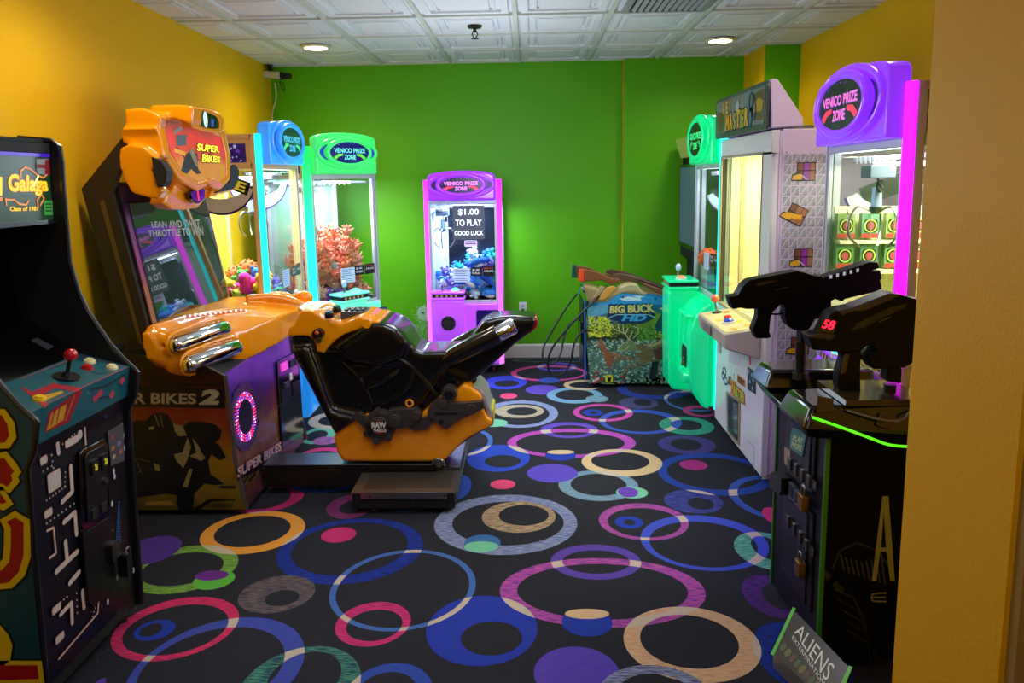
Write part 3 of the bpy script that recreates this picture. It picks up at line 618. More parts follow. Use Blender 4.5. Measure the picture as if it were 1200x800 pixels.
    gp = mat('topper_slot_'+key, style.get('slot', (60, 20, 90)), .4)
    for sx in (-1, 1):
        m = MB(); Ts = Pl((0, -.0305, cz2), (1, 0, 0), (0, 0, 1))
        o1 = ellp(rx*1.17, rz_*.86, 0, 0, 16, -50, 50); i1 = ellp(rx*1.0, rz_*1.0, 0, 0, 16, -40, 40)
        pts = [(sx*a, b_) for a, b_ in o1]+[(sx*a, b_) for a, b_ in reversed(i1)]
        k = len(o1); m.add([Ts.pt(sx*a, b_, .006) for a, b_ in o1]+[Ts.pt(sx*a, b_, .006) for a, b_ in i1], [(i, i+1, k+i+1, k+i) for i in range(k-1)], gp); m.build('topper_slot', top)
    Ts = Pl((0, -.056, cz2), (1, 0, 0), (0, 0, 1)); m = MB()
    sr, sz = rx*.84, rz_*.92
    Ts.slab(m, ellp(sr, sz), -.02, .006, mat('sign_night_'+key, style.get('night', (14, 6, 26)), .3, emit=style.get('night', (14, 6, 26)), es=.8))
    Ts.ring(m, sr*.97, sz*.95, .003, .0065, mat('sign_line', (90, 90, 110), .4))
    lt = em('sign_text_'+key, style.get('tx', (255, 110, 150)), 1.1); sw = em('sign_swoosh_'+key, style.get('sw', (235, 30, 90)), .9); lt2 = em('sign_edge_'+key, style.get('tx2', (150, 100, 240)), .9)
    Ts.text(m, 'VENICO PRIZE', -sr*.80, -sz*.04, sr*1.6, sz*.42, .0066, lt2, bold=.05); Ts.text(m, 'VENICO PRIZE', -sr*.78, sz*.0, sr*1.56, sz*.36, .0074, lt, bold=.0)
    Ts.text(m, 'ZONE', -sr*.30, -sz*.60, sr*.6, sz*.44, .0066, lt2, bold=.05); Ts.text(m, 'ZONE', -sr*.28, -sz*.56, sr*.56, sz*.38, .0074, lt)
    for s_ in (-1, 1):
        pts = [(s_*sr*.34, -sz*.08), (s_*sr*.62, -sz*.12), (s_*sr*.82, -sz*.42), (s_*sr*.70, -sz*.58), (s_*sr*.56, -sz*.34), (s_*sr*.36, -sz*.26)]
        Ts.poly(m, pts if s_ < 0 else pts[::-1], .0067, sw)
    for k in range(10):
        a = rnd.random()*2*PI; Ts.poly(m, ellp(.003, .003, sr*.88*math.cos(a), sz*.8*math.sin(a), 6), .0068, lt2)
    m.build('topper_sign', top)
    # castors
    for sx in (-1, 1):
        for y in (.12, D-.1):
            m = MB(); x = sx*(W/2-.09); m.box(x-.02, x+.02, y-.02, y+.02, .055, .08, STEEL); m.cyl((x-.012, y, .035), (x+.012, y, .035), .035, .035, 20, mat('red_castor', (130, 28, 40), .5)); m.build('castor', t, bevel=.003)
    if prize_sticker:
        yl = mat('prize_yellow', (225, 215, 60), .4, emit=(225, 215, 60), es=.25); vi = mat('prize_violet', (60, 30, 120), .4)
        for sx in (-1, 1):
            S_ = Pl((sx*(W/2-.009), .1 if sx > 0 else D-.035, g1-.3), (0, sx, 0), (0, 0, 1)); w_ = D-.13
            m = MB(); cw_ = w_*.5+(.03 if key == 'blue' and sx < 0 else 0); S_.o = S_.o+Vector((0, 0, .07 if key == 'blue' else 0))
            wt2 = mat('swoosh_white', (225, 225, 215), .4)
            A_ = ellp(w_*.46, .2, cw_, .14, 24, 185, 345); B_ = ellp(w_*.38, .12, cw_, .15, 24, 190, 340); k = len(A_)
            m.add([S_.pt(a, b_, .001) for a, b_ in A_+B_], [(i, i+1, k+i+1, k+i) for i in range(k-1)], wt2)
            A_ = ellp(w_*.48, .215, cw_, .14, 24, 185, 345); B_ = ellp(w_*.46, .2, cw_, .14, 24, 185, 345)
            m.add([S_.pt(a, b_, .0012) for a, b_ in A_+B_], [(i, i+1, k+i+1, k+i) for i in range(k-1)], vi)
            q = [(cw_-.2, .19), (cw_+.17, .05), (cw_+.2, .13), (cw_-.17, .27)]
            S_.poly(m, [(a, b_) for a, b_ in q], .002, mat('prize_black', (18, 14, 20), .5))
            vs, fs = text_mesh('PRIZE', .03)
            out = [tuple((q[0][i]*(1-a)+q[1][i]*a)*(1-b_)+(q[3][i]*(1-a)+q[2][i]*a)*b_ for i in (0, 1)) for a, b_ in [(.06+.88*a, .15+.7*b_) for a, b_ in vs]]
            m.add([S_.pt(a, b_, .003) for a, b_ in out], fs, yl)
            m.build('prize_decal', t)
    # lamp inside the header
    R_ = Matrix.Rotation(rz, 3, 'Z')
    p = Vector(loc)+R_ @ Vector((0, D*.5, g1-.02))
    l = lamp('AREA', p, lampE, W*.6, interior)
    return t
def local(t, p): return t.location+t.rotation_euler.to_matrix() @ Vector(p)
# ---- small purple machine by the back wall
PUR = (150, 45, 255)
b_ = atY(543, 427, 6.33)
m_p = claw_machine('small claw machine with a glowing purple topper standing against the green back wall', (-.572, 6.33, 0), 0, .655, .62, 1.70, .65, 1.505,
    PUR, ramp_mat('magenta_strip', 'Z', [(.0, (235, 110, 250)), (1.7, (240, 30, 250))], es=1.5),
    dict(c=.036, low=(185, 80, 245), es=.8, els=.55, pd=.13, tx=(255, 120, 190), sw=(235, 40, 90), night=(30, 8, 50), rise=.075, rzf=.34, gx=-.2, cz=1.27, nx=-.02, inner=(170, 185, 205)), key='violet', podx=-.13, sign=(-.085, 1.19, .27, .29), lampE=20, interior=(200, 225, 255), back=mat('dark_mirror', (44, 50, 64), .12, .6))
m = MB(); m.box(-.30, -.19, .585, .598, .66, 1.49, mat('white_back_board', (225, 235, 245), .3)); m.box(-.30, -.285, .10, .58, .66, 1.49, MC['white_back_board']); m.build('side_lining', m_p)
# ---- green machine across the left corner
phi = math.radians(52)
G0 = Vector((-1.66, 5.62, 0)); dv = Vector((math.cos(phi), math.sin(phi), 0))
Wg = .70; cg = G0+Vector((math.cos(phi), math.sin(phi), 0))*Wg/2
GRL = (60, 225, 110)
m_g = claw_machine('tall claw machine with a bright green topper and orange toys, set across the corner', (cg.x, cg.y, 0), phi, Wg, .62, 1.965, .72, 1.735,
    GRL, ramp_mat('green_strip', 'Z', [(.2, (40, 240, 235)), (1.9, (20, 240, 70))], es=1.6),
    dict(c=.045, low=(110, 240, 200), es=.6, els=.5, pd=.14, tx=(110, 220, 150), tx2=(60, 140, 200), sw=(90, 200, 50), night=(8, 10, 90), slot=(40, 60, 220), rise=.11, rzf=.31, gx=-.16, cz=1.35, nx=.0, inner=(190, 200, 235)), key='green', podx=-.08, lampE=32, lit=(-1,), back=mat('clear_back', (150, 195, 170), .1, .3))
# ---- blue machine on the left wall
BLU = (50, 150, 255)
Nb = Vector((-1.69, 4.78, 0)); Wb = .78
m_b = claw_machine('tall claw machine with a pale blue topper and tan side frame beside the racing cabinet', (Nb.x, Nb.y+Wb/2, 0), PI/2, Wb, .60, 2.01, .80, 1.80,
    BLU, ramp_mat('cyan_strip', 'Z', [(.2, (20, 225, 250)), (2, (10, 230, 235))], es=1.5),
    dict(c=.03, low=(40, 150, 255), es=.6, els=.55, pd=.2, tx=(80, 180, 200), tx2=(40, 120, 160), sw=(60, 190, 120), night=(10, 30, 30), rise=.1, gx=.05, cz=1.5, inner=(215, 220, 225), bulge=1, coin=False, speaker=False), frame=(232, 190, 128), key='blue', podx=-.2, lampE=32, lit=(-1,), prize_sticker=True, back=mat('yellow_mirror', (205, 205, 60), .25, .0))
for o in m_b.children:
    if o.name.startswith(('window_frame', 'front_post', 'rear_post')):
        o.data.materials.clear(); o.data.materials.append(mat('tan_frame', (232, 190, 128), .45))
# ---- teal machine on the right side
TEA = (0, 225, 140)
m_t = claw_machine('tall claw machine with glowing turquoise plastic beside the white key prize machine', (1.24, 4.985+.39, 0), -PI/2, .78, .62, 2.015, .86, 1.76,
    TEA, ramp_mat('teal_strip', 'Z', [(.2, (0, 245, 235)), (2, (0, 225, 215))], es=1.4),
    dict(low=(0, 225, 150), es=.65, els=.3, pd=.21, tx=(60, 230, 130), tx2=(20, 120, 70), sw=(30, 160, 80), night=(6, 16, 8), rise=.1, gx=0.1, cz=1.4, inner=(120, 130, 120), bulge=1, coin=False, speaker=False, btn=(240, 110, 70)), key='teal', podx=-.2, lampE=14, lit=(1,), prize_sticker=True, back=mat('dim_mirror', (95, 115, 80), .2, .4))
# ---- big purple machine on the right
dr = Vector((.07, .9975, 0)); Np = Vector((1.275, 2.64, 0)); Wp = .86
ang = math.atan2(-dr.y, -dr.x)
cpz = Np+dr*Wp/2
m_r = claw_machine('tall claw machine with a large violet topper nearest the partition wall', (cpz.x, cpz.y, 0), ang, Wp, .70, 2.01, .85, 1.80,
    (140, 50, 255), ramp_mat('pink_strip', 'Z', [(.2, (250, 20, 245)), (2, (225, 20, 255))], es=1.7),
    dict(low=(150, 60, 250), es=.8, els=.5, pd=.05, tx=(250, 110, 160), tx2=(120, 70, 200), sw=(235, 30, 80), night=(10, 8, 16), rise=.10, c=.03, gx=-.1, cy=.14, cz=1.56, inner=(235, 232, 200)), frame=(120, 112, 130), key='big_violet', podx=.0, lampE=26, lit=(1,), interior=(255, 250, 215), prize_sticker=True, back=mat('cream_back', (240, 230, 150), .3))
# ---- prizes
def pile(t, W, D, g0, n, kinds, label, group, y0=.1, hmax=.25, hx=0, seed=1, sc=(.8, 1.2), front=0):
    rnd = random.Random(seed); out = []
    for k in range(n):
        x = rnd.uniform(-W/2+.09, W/2-.09); y = rnd.uniform(y0, D-.1)
        h = hmax*(1-.5*abs(x-hx)/(W/2))*(.35+.65*(y/D) if not front else 1)
        z = g0+.03+rnd.random()*h
        kind, c1, c2 = kinds[k % len(kinds)]
        if callable(label): lab, grp = label(kind, c1)
        else: lab, grp = label, group
        out.append(put_toy(kind, c1, c2, local(t, (x, y, z)), rnd.uniform(*sc), (rnd.uniform(-.6, .6), rnd.uniform(-.6, .6), t.rotation_euler.z+rnd.uniform(-.8, .8)), lab, grp))
    return out
WH_ = (250, 240, 230)
pile(m_g, .72, .62, .74, 95, [('octopus', (255, 150, 115), WH_), ('octopus', (250, 130, 95), WH_), ('octopus', (255, 170, 140), WH_)], 'orange many-legged plush toy in the heap inside the green claw machine', 'orange plush toys in the green claw machine', .08, .60, .02, 3, (.75, .95), 1)
def lab_g(k, c): return ({'bear': 'purple', 'heart': 'pink'}[k]+' plush toy at the foot of the orange heap in the green claw machine', 'small plush toys along the front of the green claw machine, '+k)
pile(m_g, .70, .30, .72, 14, [('bear', (130, 60, 190), WH_), ('heart', (235, 60, 140), WH_), ('bear', (130, 60, 190), WH_)], lab_g, None, .09, .06, 0, 4, (.6, .8))
def lab_p(k, c):
    n = {'shark': 'blue shark', 'bear': 'lilac bear', 'octopus': 'turquoise many-legged'}[k]
    if k == 'bear' and c[0] > 180: n = 'white bear'
    return n+' plush toy in the heap inside the small purple claw machine', n+' toys in the small purple claw machine'
pile(m_p, .64, .60, .66, 62, [('shark', (40, 120, 210), WH_), ('bear', (225, 232, 245), WH_), ('shark', (60, 140, 225), WH_), ('bear', (120, 100, 200), WH_), ('shark', (30, 95, 190), WH_), ('octopus', (40, 190, 190), WH_)], lab_p, None, .09, .34, .15, 8, (.8, 1.05), 1)
# toys seen through the side of the blue machine (its near side is local -x)
def bt(kind, c1, x, y, Y, s, rot, lab, grp=None): put_toy(kind, c1, WH_, atY(x, y, Y), s, rot, lab, grp)
bt('heart', (250, 60, 190), 290, 334, 4.92, 1.15, (0, .5, .4), 'large hot pink plush toy pressed against the side glass of the blue claw machine')
bt('heart', (245, 70, 195), 277, 343, 4.95, .95, (.3, -.5, 0), 'smaller hot pink plush toy lying beside the large pink one in the blue claw machine')
bt('duck', (245, 205, 40), 308, 337, 4.90, 1.0, (0, 0, .3), 'yellow plush duck with an orange bill in the blue claw machine')
bt('ball', (245, 120, 60), 290, 316, 5.08, 1.0, (0, 0, 0), 'orange spiky ball on top of the toys in the blue claw machine')
bt('ball', (235, 125, 75), 276, 322, 5.12, .9, (0, 0, 0), 'duller orange spiky ball behind the green toy in the blue claw machine')
bt('bear', (110, 210, 90), 280, 329, 5.0, .85, (0, .4, .2), 'green plush toy beside the orange ball in the blue claw machine')
bt('bear', (60, 150, 220), 300, 326, 5.02, .8, (.2, 0, .5), 'sky blue plush toy above the yellow duck in the blue claw machine')
pile(m_b, .76, .60, .80, 22, [('duck', (235, 215, 60), WH_), ('bear', (200, 215, 70), WH_)], lambda k, c: (('yellow duck' if k == 'duck' else 'yellow-green bear')+' plush toy in the heap at the back of the blue claw machine', ('yellow duck' if k == 'duck' else 'yellow-green bear')+' toys behind in the blue claw machine'), None, .25, .26, 0, 9, (.8, 1.0), 1)
def lab_b2(k, c):
    n = 'green bear' if c[1] > 140 else 'indigo bear'
    if k == 'heart': n = 'rose'
    return n+' plush toy behind the front glass of the blue claw machine', n+' toys near the front of the blue claw machine'
pile(m_b, .6, .3, .82, 12, [('bear', (50, 170, 120), WH_), ('bear', (90, 90, 200), WH_), ('heart', (235, 80, 120), WH_)], lab_b2, None, .09, .16, .15, 12, (.7, 1.0), 1)
o = put_toy('ball', (240, 85, 45), WH_, atY(830, 302, 5.6), 1.0, (0, 0, 0), 'large bright orange spiky ball behind the glass of the turquoise claw machine', None)
m = MB(); q = atY(830, 302, 5.6); m.cyl((q.x, q.y, .90), (q.x, q.y, q.z-.07), .045, .045, 20, mat('white_tube_stand', (205, 205, 210), .5)); m.cyl((q.x, q.y, .86), (q.x, q.y, .90), .07, .06, 20, mat('stand_foot', (190, 190, 200), .5)); tag(m.build('prize_stand', smooth=True), 'white cylindrical stand carrying the orange ball in the turquoise claw machine', 'stand')
pile(m_t, .76, .62, .84, 16, [('bear', (90, 120, 80), WH_), ('duck', (140, 150, 70), WH_)], lambda k, c: (('olive bear' if k == 'bear' else 'khaki duck')+' plush toy at the bottom of the turquoise claw machine', ('olive bears' if k == 'bear' else 'khaki ducks')+' in the turquoise claw machine'), None, .2, .12, 0, 15, (.8, 1.0), 1)
# boxed prizes hung in the big purple machine
for r_ in range(2):
    for c_ in range(4):
        y = .10+c_*.105; z = 1.33+r_*.135
        m = MB(); m.box(-.038, .038, -.02, .02, -.055, .055, mat('prize_box_%d' % (r_*2+c_ % 2), [(95, 140, 90), (80, 120, 95), (125, 150, 95), (90, 135, 115)][r_*2+c_ % 2], .4))
        fr_ = Pl((0, -.0205, 0), (1, 0, 0), (0, 0, 1)); fr_.poly(m, rrect(.06, .06, .015, 0, .0), .001, mat('box_window', (20, 40, 30), .2)); fr_.ring(m, .028, .03, .006, .0015, mat('box_ring', (190, 220, 90), .4), 0, .0); fr_.poly(m, rrect(.075, .02, .004, 0, -.045), .001, mat('box_red', (180, 50, 50), .4))
        fr_.poly(m, ellp(.015, .018, 0, 0, 12), .0018, mat('box_figure', (170, 60, 80), .4))
        o = m.build('toy_box'); o.location = local(m_r, (-.345, y, z)); o.rotation_euler = (0, 0, m_r.rotation_euler.z+PI/2)
        tag(o, 'green boxed toy in the '+('upper' if r_ else 'lower')+' row inside the large violet claw machine', 'boxed toy', ('upper' if r_ else 'lower')+' row of boxed toys in the violet claw machine')
m = MB(); cs = mat('cream_shelf', (245, 238, 185), .4); m.box(-.40, -.31, .07, .52, 1.385, 1.40, cs); m.box(-.40, -.31, .07, .52, 1.25, 1.268, cs); m.box(-.405, -.395, .07, .6, .85, 1.55, cs); m.box(-.40, -.2, .07, .62, .84, 1.0, cs); m.build('prize_shelf', m_r)
m = MB()
for c_ in range(5): m.tube([(-.31, .1+c_*.1, 1.405), (-.31, .1+c_*.1, 1.52), (-.33, .1+c_*.1, 1.54)], .003, STEEL, 6)
m.build('prize_rail', m_r)
# low stock behind the boxes
pile(m_r, .8, .3, .85, 10, [('duck', (240, 220, 90), WH_)], 'pale yellow plush duck at the bottom of the large violet claw machine', 'yellow ducks in the large violet claw machine', .1, .12, 0, 21, (.8, 1.1), 1)
# ================================================================== NEAR LEFT ARCADE CABINET
YN, YF = 2.12, 2.72
def prof_px(pts, Y): return [(p.x, p.z) for p in (atY(x, y, Y) for x, y in pts)]
edge = [(62, 167), (71, 172), (74, 190), (76, 225), (79, 262), (83, 307), (93, 340), (104, 364), (116, 382), (130, 402), (145, 419), (158, 431), (162, 435), (159, 463), (152, 480), (157, 560), (163, 640), (168, 712)]
fp = prof_px(edge, YF)
front_x = fp[-1][0]
fp[-1] = (front_x, .05); fp[0] = (fp[0][0], fp[0][1]+.005)
prof = fp+[(-2.15, .05), (-2.15, 1.87), (fp[0][0]-.12, 1.875)]
gc = thing('arcade_cabinet', 'upright teal arcade cabinet with red joystick at the left edge', 'arcade machine', ((front_x-2.15)/2, (YN+YF)/2, 0))
TEAL = mat('teal_laminate', (12, 72, 96), .4, noise=.08, nscale=5); TMOLD = mat('edge_moulding', (24, 26, 30), .3, coat=.3)
m = MB(); m.prismY(prof, YN, YN+.018, TEAL)
art = Pl((front_x, YN-.0005, 0), (1, 0, 0), (0, 0, 1))
red = mat('art_red', (170, 16, 30), .4); yel = mat('art_yellow', (235, 205, 20), .4); blk = mat('art_black', (8, 8, 10), .4)
# side art: generic bold red shapes outlined in yellow and black
def blob(pts, grow=((-1, blk, 5.5), (-1, yel, 4), (-1, red, 0))):
    P_ = [art.uv(*p) for p in pts]; cx = sum(p[0] for p in P_)/len(P_); cy = sum(p[1] for p in P_)/len(P_)
    for i, (d, mm, g) in enumerate(grow):
        g *= .0055; out = []
        n = len(P_)
        for k in range(n):
            a, b_, c_ = Vector(P_[k-1]), Vector(P_[k]), Vector(P_[(k+1) % n])
            n1 = Vector(((b_-a).y, -(b_-a).x)).normalized(); n2 = Vector(((c_-b_).y, -(c_-b_).x)).normalized(); nn = (n1+n2)
            nn = nn.normalized() if nn.length > .2 else n1
            s_ = 1 if sum((P_[j-1][0]*P_[j][1]-P_[j][0]*P_[j-1][1]) for j in range(n)) > 0 else -1
            out.append(tuple(b_+nn*g*s_))
        art.poly(m, out, .0004+i*.0004, mm)
blob([(-12, 485), (2, 486), (9, 497), (11, 510), (6, 518), (-12, 520)])
blob([(-12, 540), (5, 536), (12, 546), (17, 552), (13, 556), (15, 562), (9, 570), (2, 566), (-12, 574)])
blob([(-12, 578), (0, 577), (8, 588), (3, 590), (-12, 586)])
blob([(8, 611), (18, 606), (28, 612), (28, 650), (22, 670), (10, 682), (-12, 686), (-12, 670), (2, 668), (11, 658), (13, 640), (13, 618)])
blob([(-12, 738), (-2, 738), (4, 746), (8, 756), (6, 770), (-2, 776), (-12, 774)], ((-1, blk, 5), (-1, yel, 3.4)))
blob([(-12, 779), (44, 779), (46, 795), (-12, 797)])
m.build('side_panel', None); spn = bpy.context.scene.objects['side_panel']; wrap(spn, gc)
m = MB(); m.prismY(prof, YF-.018, YF, MATB); wrap(m.build('side_panel'), gc)
# t-moulding along both front edges
for Y_ in (YN+.009, YF-.009):
    m = MB(); m.tube([(x, Y_, z) for x, z in [prof[-1]]+fp], .0105, TMOLD, 8); wrap(m.build('edge_trim', smooth=True), gc)
ya, yb = YN+.018, YF-.018
# marquee
mq1 = atY(58, 184, YF-.03); mq0 = atY(64, 257, YF-.03)
mx1, mx0 = mq1.x-.012, mq0.x-.012
m = MB(); m.hexa([(mx0-.05, ya, mq0.z), (mx0, ya, mq0.z), (mx0, yb, mq0.z), (mx0-.05, yb, mq0.z)], [(mx1-.05, ya, mq1.z), (mx1, ya, mq1.z), (mx1, yb, mq1.z), (mx1-.05, yb, mq1.z)], mat('marquee_green', (22, 48, 26), .3, emit=(22, 52, 28), es=.8))
mq = Pl((mx0, ya, mq0.z), (0, 1, 0), (mx1-mx0, 0, mq1.z-mq0.z)); hh = mq1.z-mq0.z; ww = yb-ya
gold = em('marquee_gold', (245, 190, 30), .9); gor = em('marquee_orange', (225, 120, 40), .8); ggr = em('marquee_logo_green', (20, 150, 60), .6)
def mpx(pts): return [mq.uv(*p) for p in pts]
for bold, mm, of in ((.06, gor, .001), (.03, gold, .0016)):
    mq.text(m, 'Galaga', 0, 0, 0, 0, of, mm, bold=bold, q=[(9, 231), (56, 229), (56, 207), (9, 203)])
mq.text(m, 'Class of 1981', 0, 0, 0, 0, .0016, gold, bold=.03, q=[(11, 247.5), (44, 247), (44, 242), (11, 242)])
for pts in ([(24, 208), (24, 200), (29, 196), (36, 199), (44, 206), (50, 208), (54, 205)], [(7, 240), (6, 233), (9, 234), (16, 234), (22, 239), (30, 240), (33, 235)], [(44, 243), (43, 234), (48, 228), (51, 232), (47, 240)]):
    mq.line(m, mpx(pts), .006, .0022, gor); mq.line(m, mpx(pts), .002, .0026, mat('logo_line', (240, 220, 150), .4))
mq.line(m, mpx([(44, 206), (39, 217)]), .007, .003, em('logo_star', (255, 250, 160), 1.2))
mq.text(m, 'l', 0, 0, 0, 0, .0016, gold, bold=.08, q=[(-2, 229), (2, 229), (2, 207), (-2, 207)]); mq.poly(m, mpx([(-2, 236), (2.5, 235), (2.5, 231), (-2, 231)]), .0017, gor)
mq.poly(m, mpx([(42, 186), (60, 186), (60, 205), (43, 204)]), .002, mat('notice_white', (150, 150, 150), .4, emit=(120, 120, 120), es=.4)); mq.poly(m, mpx([(52, 187), (60, 187), (60, 205), (52, 204)]), .0024, mat('notice_red', (140, 40, 45), .4, emit=(120, 30, 35), es=.4))
mq.line(m, mpx([(43, 194.5), (52, 195)]), .012, .003, MC['notice_red'])
mq.poly(m, mpx([(51, 235), (61, 235), (61.5, 252), (51.5, 252)]), .002, mat('notice_green', (60, 150, 60), .4, emit=(60, 150, 60), es=.4))
for k in range(3): mq.line(m, mpx([(53, 239+k*4), (59, 239+k*4)]), .004, .003, blk)
o = m.build('marquee'); wrap(o, gc)
m = MB(); m.box(mx1-.05, mx1+.006, ya, yb, mq1.z, mq1.z+.012, mat('purple_reflection', (60, 30, 150), .3, emit=(70, 30, 190), es=.7)); m.box(mx1-.2, mx1+.012, ya, yb, mq1.z+.014, fp[0][1]-.01, MATB); m.box(mx0-.05, mx0+.012, ya, yb, mq0.z-.014, mq0.z, TMOLD); wrap(m.build('marquee_retainer'), gc)  # purple reflection along the marquee's top edge, painted as a glowing strip
# dark speaker panel, monitor glass and cheeks
cpb = atY(95, 414, yb)     # back edge of the control panel
m = MB(); s0 = (mx0-.03, mq0.z-.012)
m.prismY([s0, (s0[0]-.16, s0[1]-.04), (cpb.x-.22, cpb.z+.16), (cpb.x, cpb.z), (cpb.x-.05, cpb.z-.04), (cpb.x-.32, cpb.z+.1), (s0[0]-.22, s0[1])], ya, yb, mat('monitor_black', (4, 4, 5), .15, coat=.2)); wrap(m.build('monitor_bezel'), gc)
mp_ = Pl((cpb.x-.005, ya, cpb.z+.004), (0, 1, 0), (-.22, 0, .16)); m = MB()
mp_.pslab(m, [(36, 399), (43, 396), (63, 406), (56, 410)], .0, .002, mat('instruction_card', (60, 66, 72), .3)); wrap(m.build('instruction_card'), gc)
m = MB(); m.box(-2.14, -2.12, ya, yb, .06, 1.86, MATB); m.box(-2.14, fp[0][0]-.02, ya, yb, 1.855, 1.868, MATB); wrap(m.build('rear_panel'), gc)
# control panel
cf = atY(152, 429, yb); cl = atY(149, 464, yb)
m = MB(); CP = mat('control_teal', (22, 92, 104), .35)
m.prismY([(cpb.x, cpb.z), (cf.x, cf.z), (cl.x, cl.z), (cl.x-.2, cl.z)], ya, yb, CP)
tp = Pl((cpb.x, yb, cpb.z), (0, -1, 0), (cpb.x-cf.x, 0, cpb.z-cf.z)); tp = Pl((cf.x, ya, cf.z), (0, 1, 0), (cpb.x-cf.x, 0, cpb.z-cf.z))
fpn = Pl((cl.x, ya, cl.z), (0, 1, 0), (cf.x-cl.x, 0, cf.z-cl.z))
cr = mat('panel_crimson', (165, 28, 46), .35); go = mat('panel_gold', (205, 150, 40), .35); gr2 = mat('panel_pink', (190, 60, 90), .4); dl = mat('panel_dark', (20, 50, 48), .4)
tp.px(m, [(22, 452), (38, 459), (62, 449), (97, 455), (90, 459), (64, 455), (47, 465), (57, 474), (52, 478)], .0008, cr)
tp.px(m, [(40, 464), (48, 464), (72, 458), (75, 460), (52, 470)], .0010, go)
fpn.px(m, [(57, 483), (88, 460), (97, 456), (80, 495), (52, 507)], .0008, cr); fpn.px(m, [(60, 484), (78, 473), (74, 492), (54, 505)], .0012, go)
for a in ((64, 478, 60, 497), (70, 475, 66, 494)): fpn.line(m, [fpn.uv(a[0], a[1]), fpn.uv(a[2], a[3])], .006, .0016, cr)
fpn.line(m, [fpn.uv(87, 463), fpn.uv(76, 493)], .004, .0013, go)
tp.line(m, [tp.uv(24, 444), tp.uv(94, 417)], .003, .001, gr2); tp.line(m, [tp.uv(54, 473), tp.uv(148, 431)], .003, .001, gr2); tp.line(m, [tp.uv(94, 417), tp.uv(146, 430)], .003, .001, gr2)
for pts in ([(60, 431), (72, 428), (92, 420)], [(98, 432), (115, 438), (135, 436)]): tp.line(m, [tp.uv(*p) for p in pts], .004, .001, dl)
for x, y in ((117, 461), (131, 462), (143, 446), (112, 466)): fpn.poly(m, ellp(.018, .014, *fpn.uv(x, y), 10), .001, gr2)
for pts in ([(107, 456), (125, 452), (146, 438)], [(108, 468), (128, 464)], [(140, 452), (147, 442)]): fpn.line(m, [fpn.uv(*p) for p in pts], .006, .0008, dl)
for p in ((59, 461), (98, 443), (66, 481), (104, 461), (94, 445)): (tp if p[1] < 470 else fpn).poly(m, ellp(.004, .004, *tp.uv(*p), 6), .0012, STEEL)
wrap(m.build('control_panel'), gc)
up_ = tp.n
jb = tp.pt(*tp.uv(78, 442), 0)
m = MB(); m.cyl(jb, jb+up_*.006, .042, .042, 24, BLACK); m.cyl(jb, jb+up_*.07, .007, .007, 10, BLACK); m.cyl(jb, jb+up_*.02, .02, .012, 16, BLACK); j = m.build('joystick', smooth=True); wrap(j, gc)
m = MB(); m.ell(jb+up_*.082, .022, mat('ball_red', (200, 16, 26), .15, coat=.7), 20, 14); k_ = m.build('ball_top', j, smooth=True); k_.matrix_parent_inverse = Matrix.Identity(4)
for (x, y), cc_ in (((105, 424), (245, 235, 175)), ((131, 431), (245, 235, 175)), ((102, 431.5), (190, 20, 30)), ((46, 468), (240, 200, 30))):
    p = tp.pt(*tp.uv(x, y), 0); bm_ = mat('button_%d' % cc_[1], cc_, .3, coat=.3)
    m = MB(); m.cyl(p, p+up_*.008, .021, .019, 20, bm_); m.cyl(p+up_*.008, p+up_*.013, .013, .013, 16, bm_); wrap(m.build('button', smooth=True), gc)
# lower front panel with maze print
lx = front_x-.012; zt = cl.z-.002; DARKP = mat('front_print_night', (10, 11, 20), .35, noise=.5, nscale=4)
lo = [(lx-.02, .10), (lx, .10), (fp[-3][0]-.012, fp[-3][1]), (fp[-4][0]-.012, fp[-4][1]), (cl.x-.006, zt), (cl.x-.03, zt)]
m = MB(); m.prismY(lo, ya, yb, DARKP)
fr = Pl((lx+.001, ya, 0), (0, 1, 0), (0, 0, 1)); fr = Pl((fp[-2][0]-.010, ya, fp[-2][1]), (0, 1, 0), (fp[-4][0]-fp[-2][0], 0, fp[-4][1]-fp[-2][1]))
mz = mat('maze_white', (205, 190, 180), .45); mzr = mat('maze_rose', (200, 120, 110), .45)
def mline(pts, w, off=.002): 
    P_ = [fr.uv(*p) for p in pts]; w *= .72; fr.line(m, P_, w+.004, off, mzr, 0); fr.line(m, P_, w, off+.0006, mz, 0)
    for p in P_: fr.poly(m, ellp(w/2, w/2, *p, 12), off+.0007, mz)
mline([(52, 515), (66, 508), (98, 491), (100, 521)], .008); mline([(66, 512), (68, 531)], .02)
for q in ([(78, 520), (89, 514)], [(49, 540), (52, 538)], [(57, 566), (69, 560)], [(54, 603), (58, 599)], [(63, 716), (68, 710)], [(67, 750), (72, 744)]): P_ = [fr.uv(*p) for p in q]; big = q[0] == (57, 566); ln = abs(P_[1][0]-P_[0][0])+(.02 if not big else .012); hh_ = .062 if big else .024; cx_, cy_ = (P_[0][0]+P_[1][0])/2, (P_[0][1]+P_[1][1])/2; fr.poly(m, rrect(ln+.004, hh_+.004, .008, cx_, cy_), .002, mzr); fr.poly(m, rrect(ln, hh_, .007, cx_, cy_), .0026, mz)
mline([(82, 546), (84, 576), (72, 588)], .022); mline([(74, 612), (87, 600), (89, 626)], .022); mline([(54, 622), (62, 618), (65, 648), (57, 654)], .008)
mline([(76, 634), (78, 656)], .022); mline([(65, 670), (90, 646)], .024); mline([(81, 683), (92, 670)], .024); mline([(70, 720), (83, 706), (84, 730)], .020); mline([(96, 692), (98, 712)], .022); mline([(68, 772), (114, 718), (115, 703)], .007)
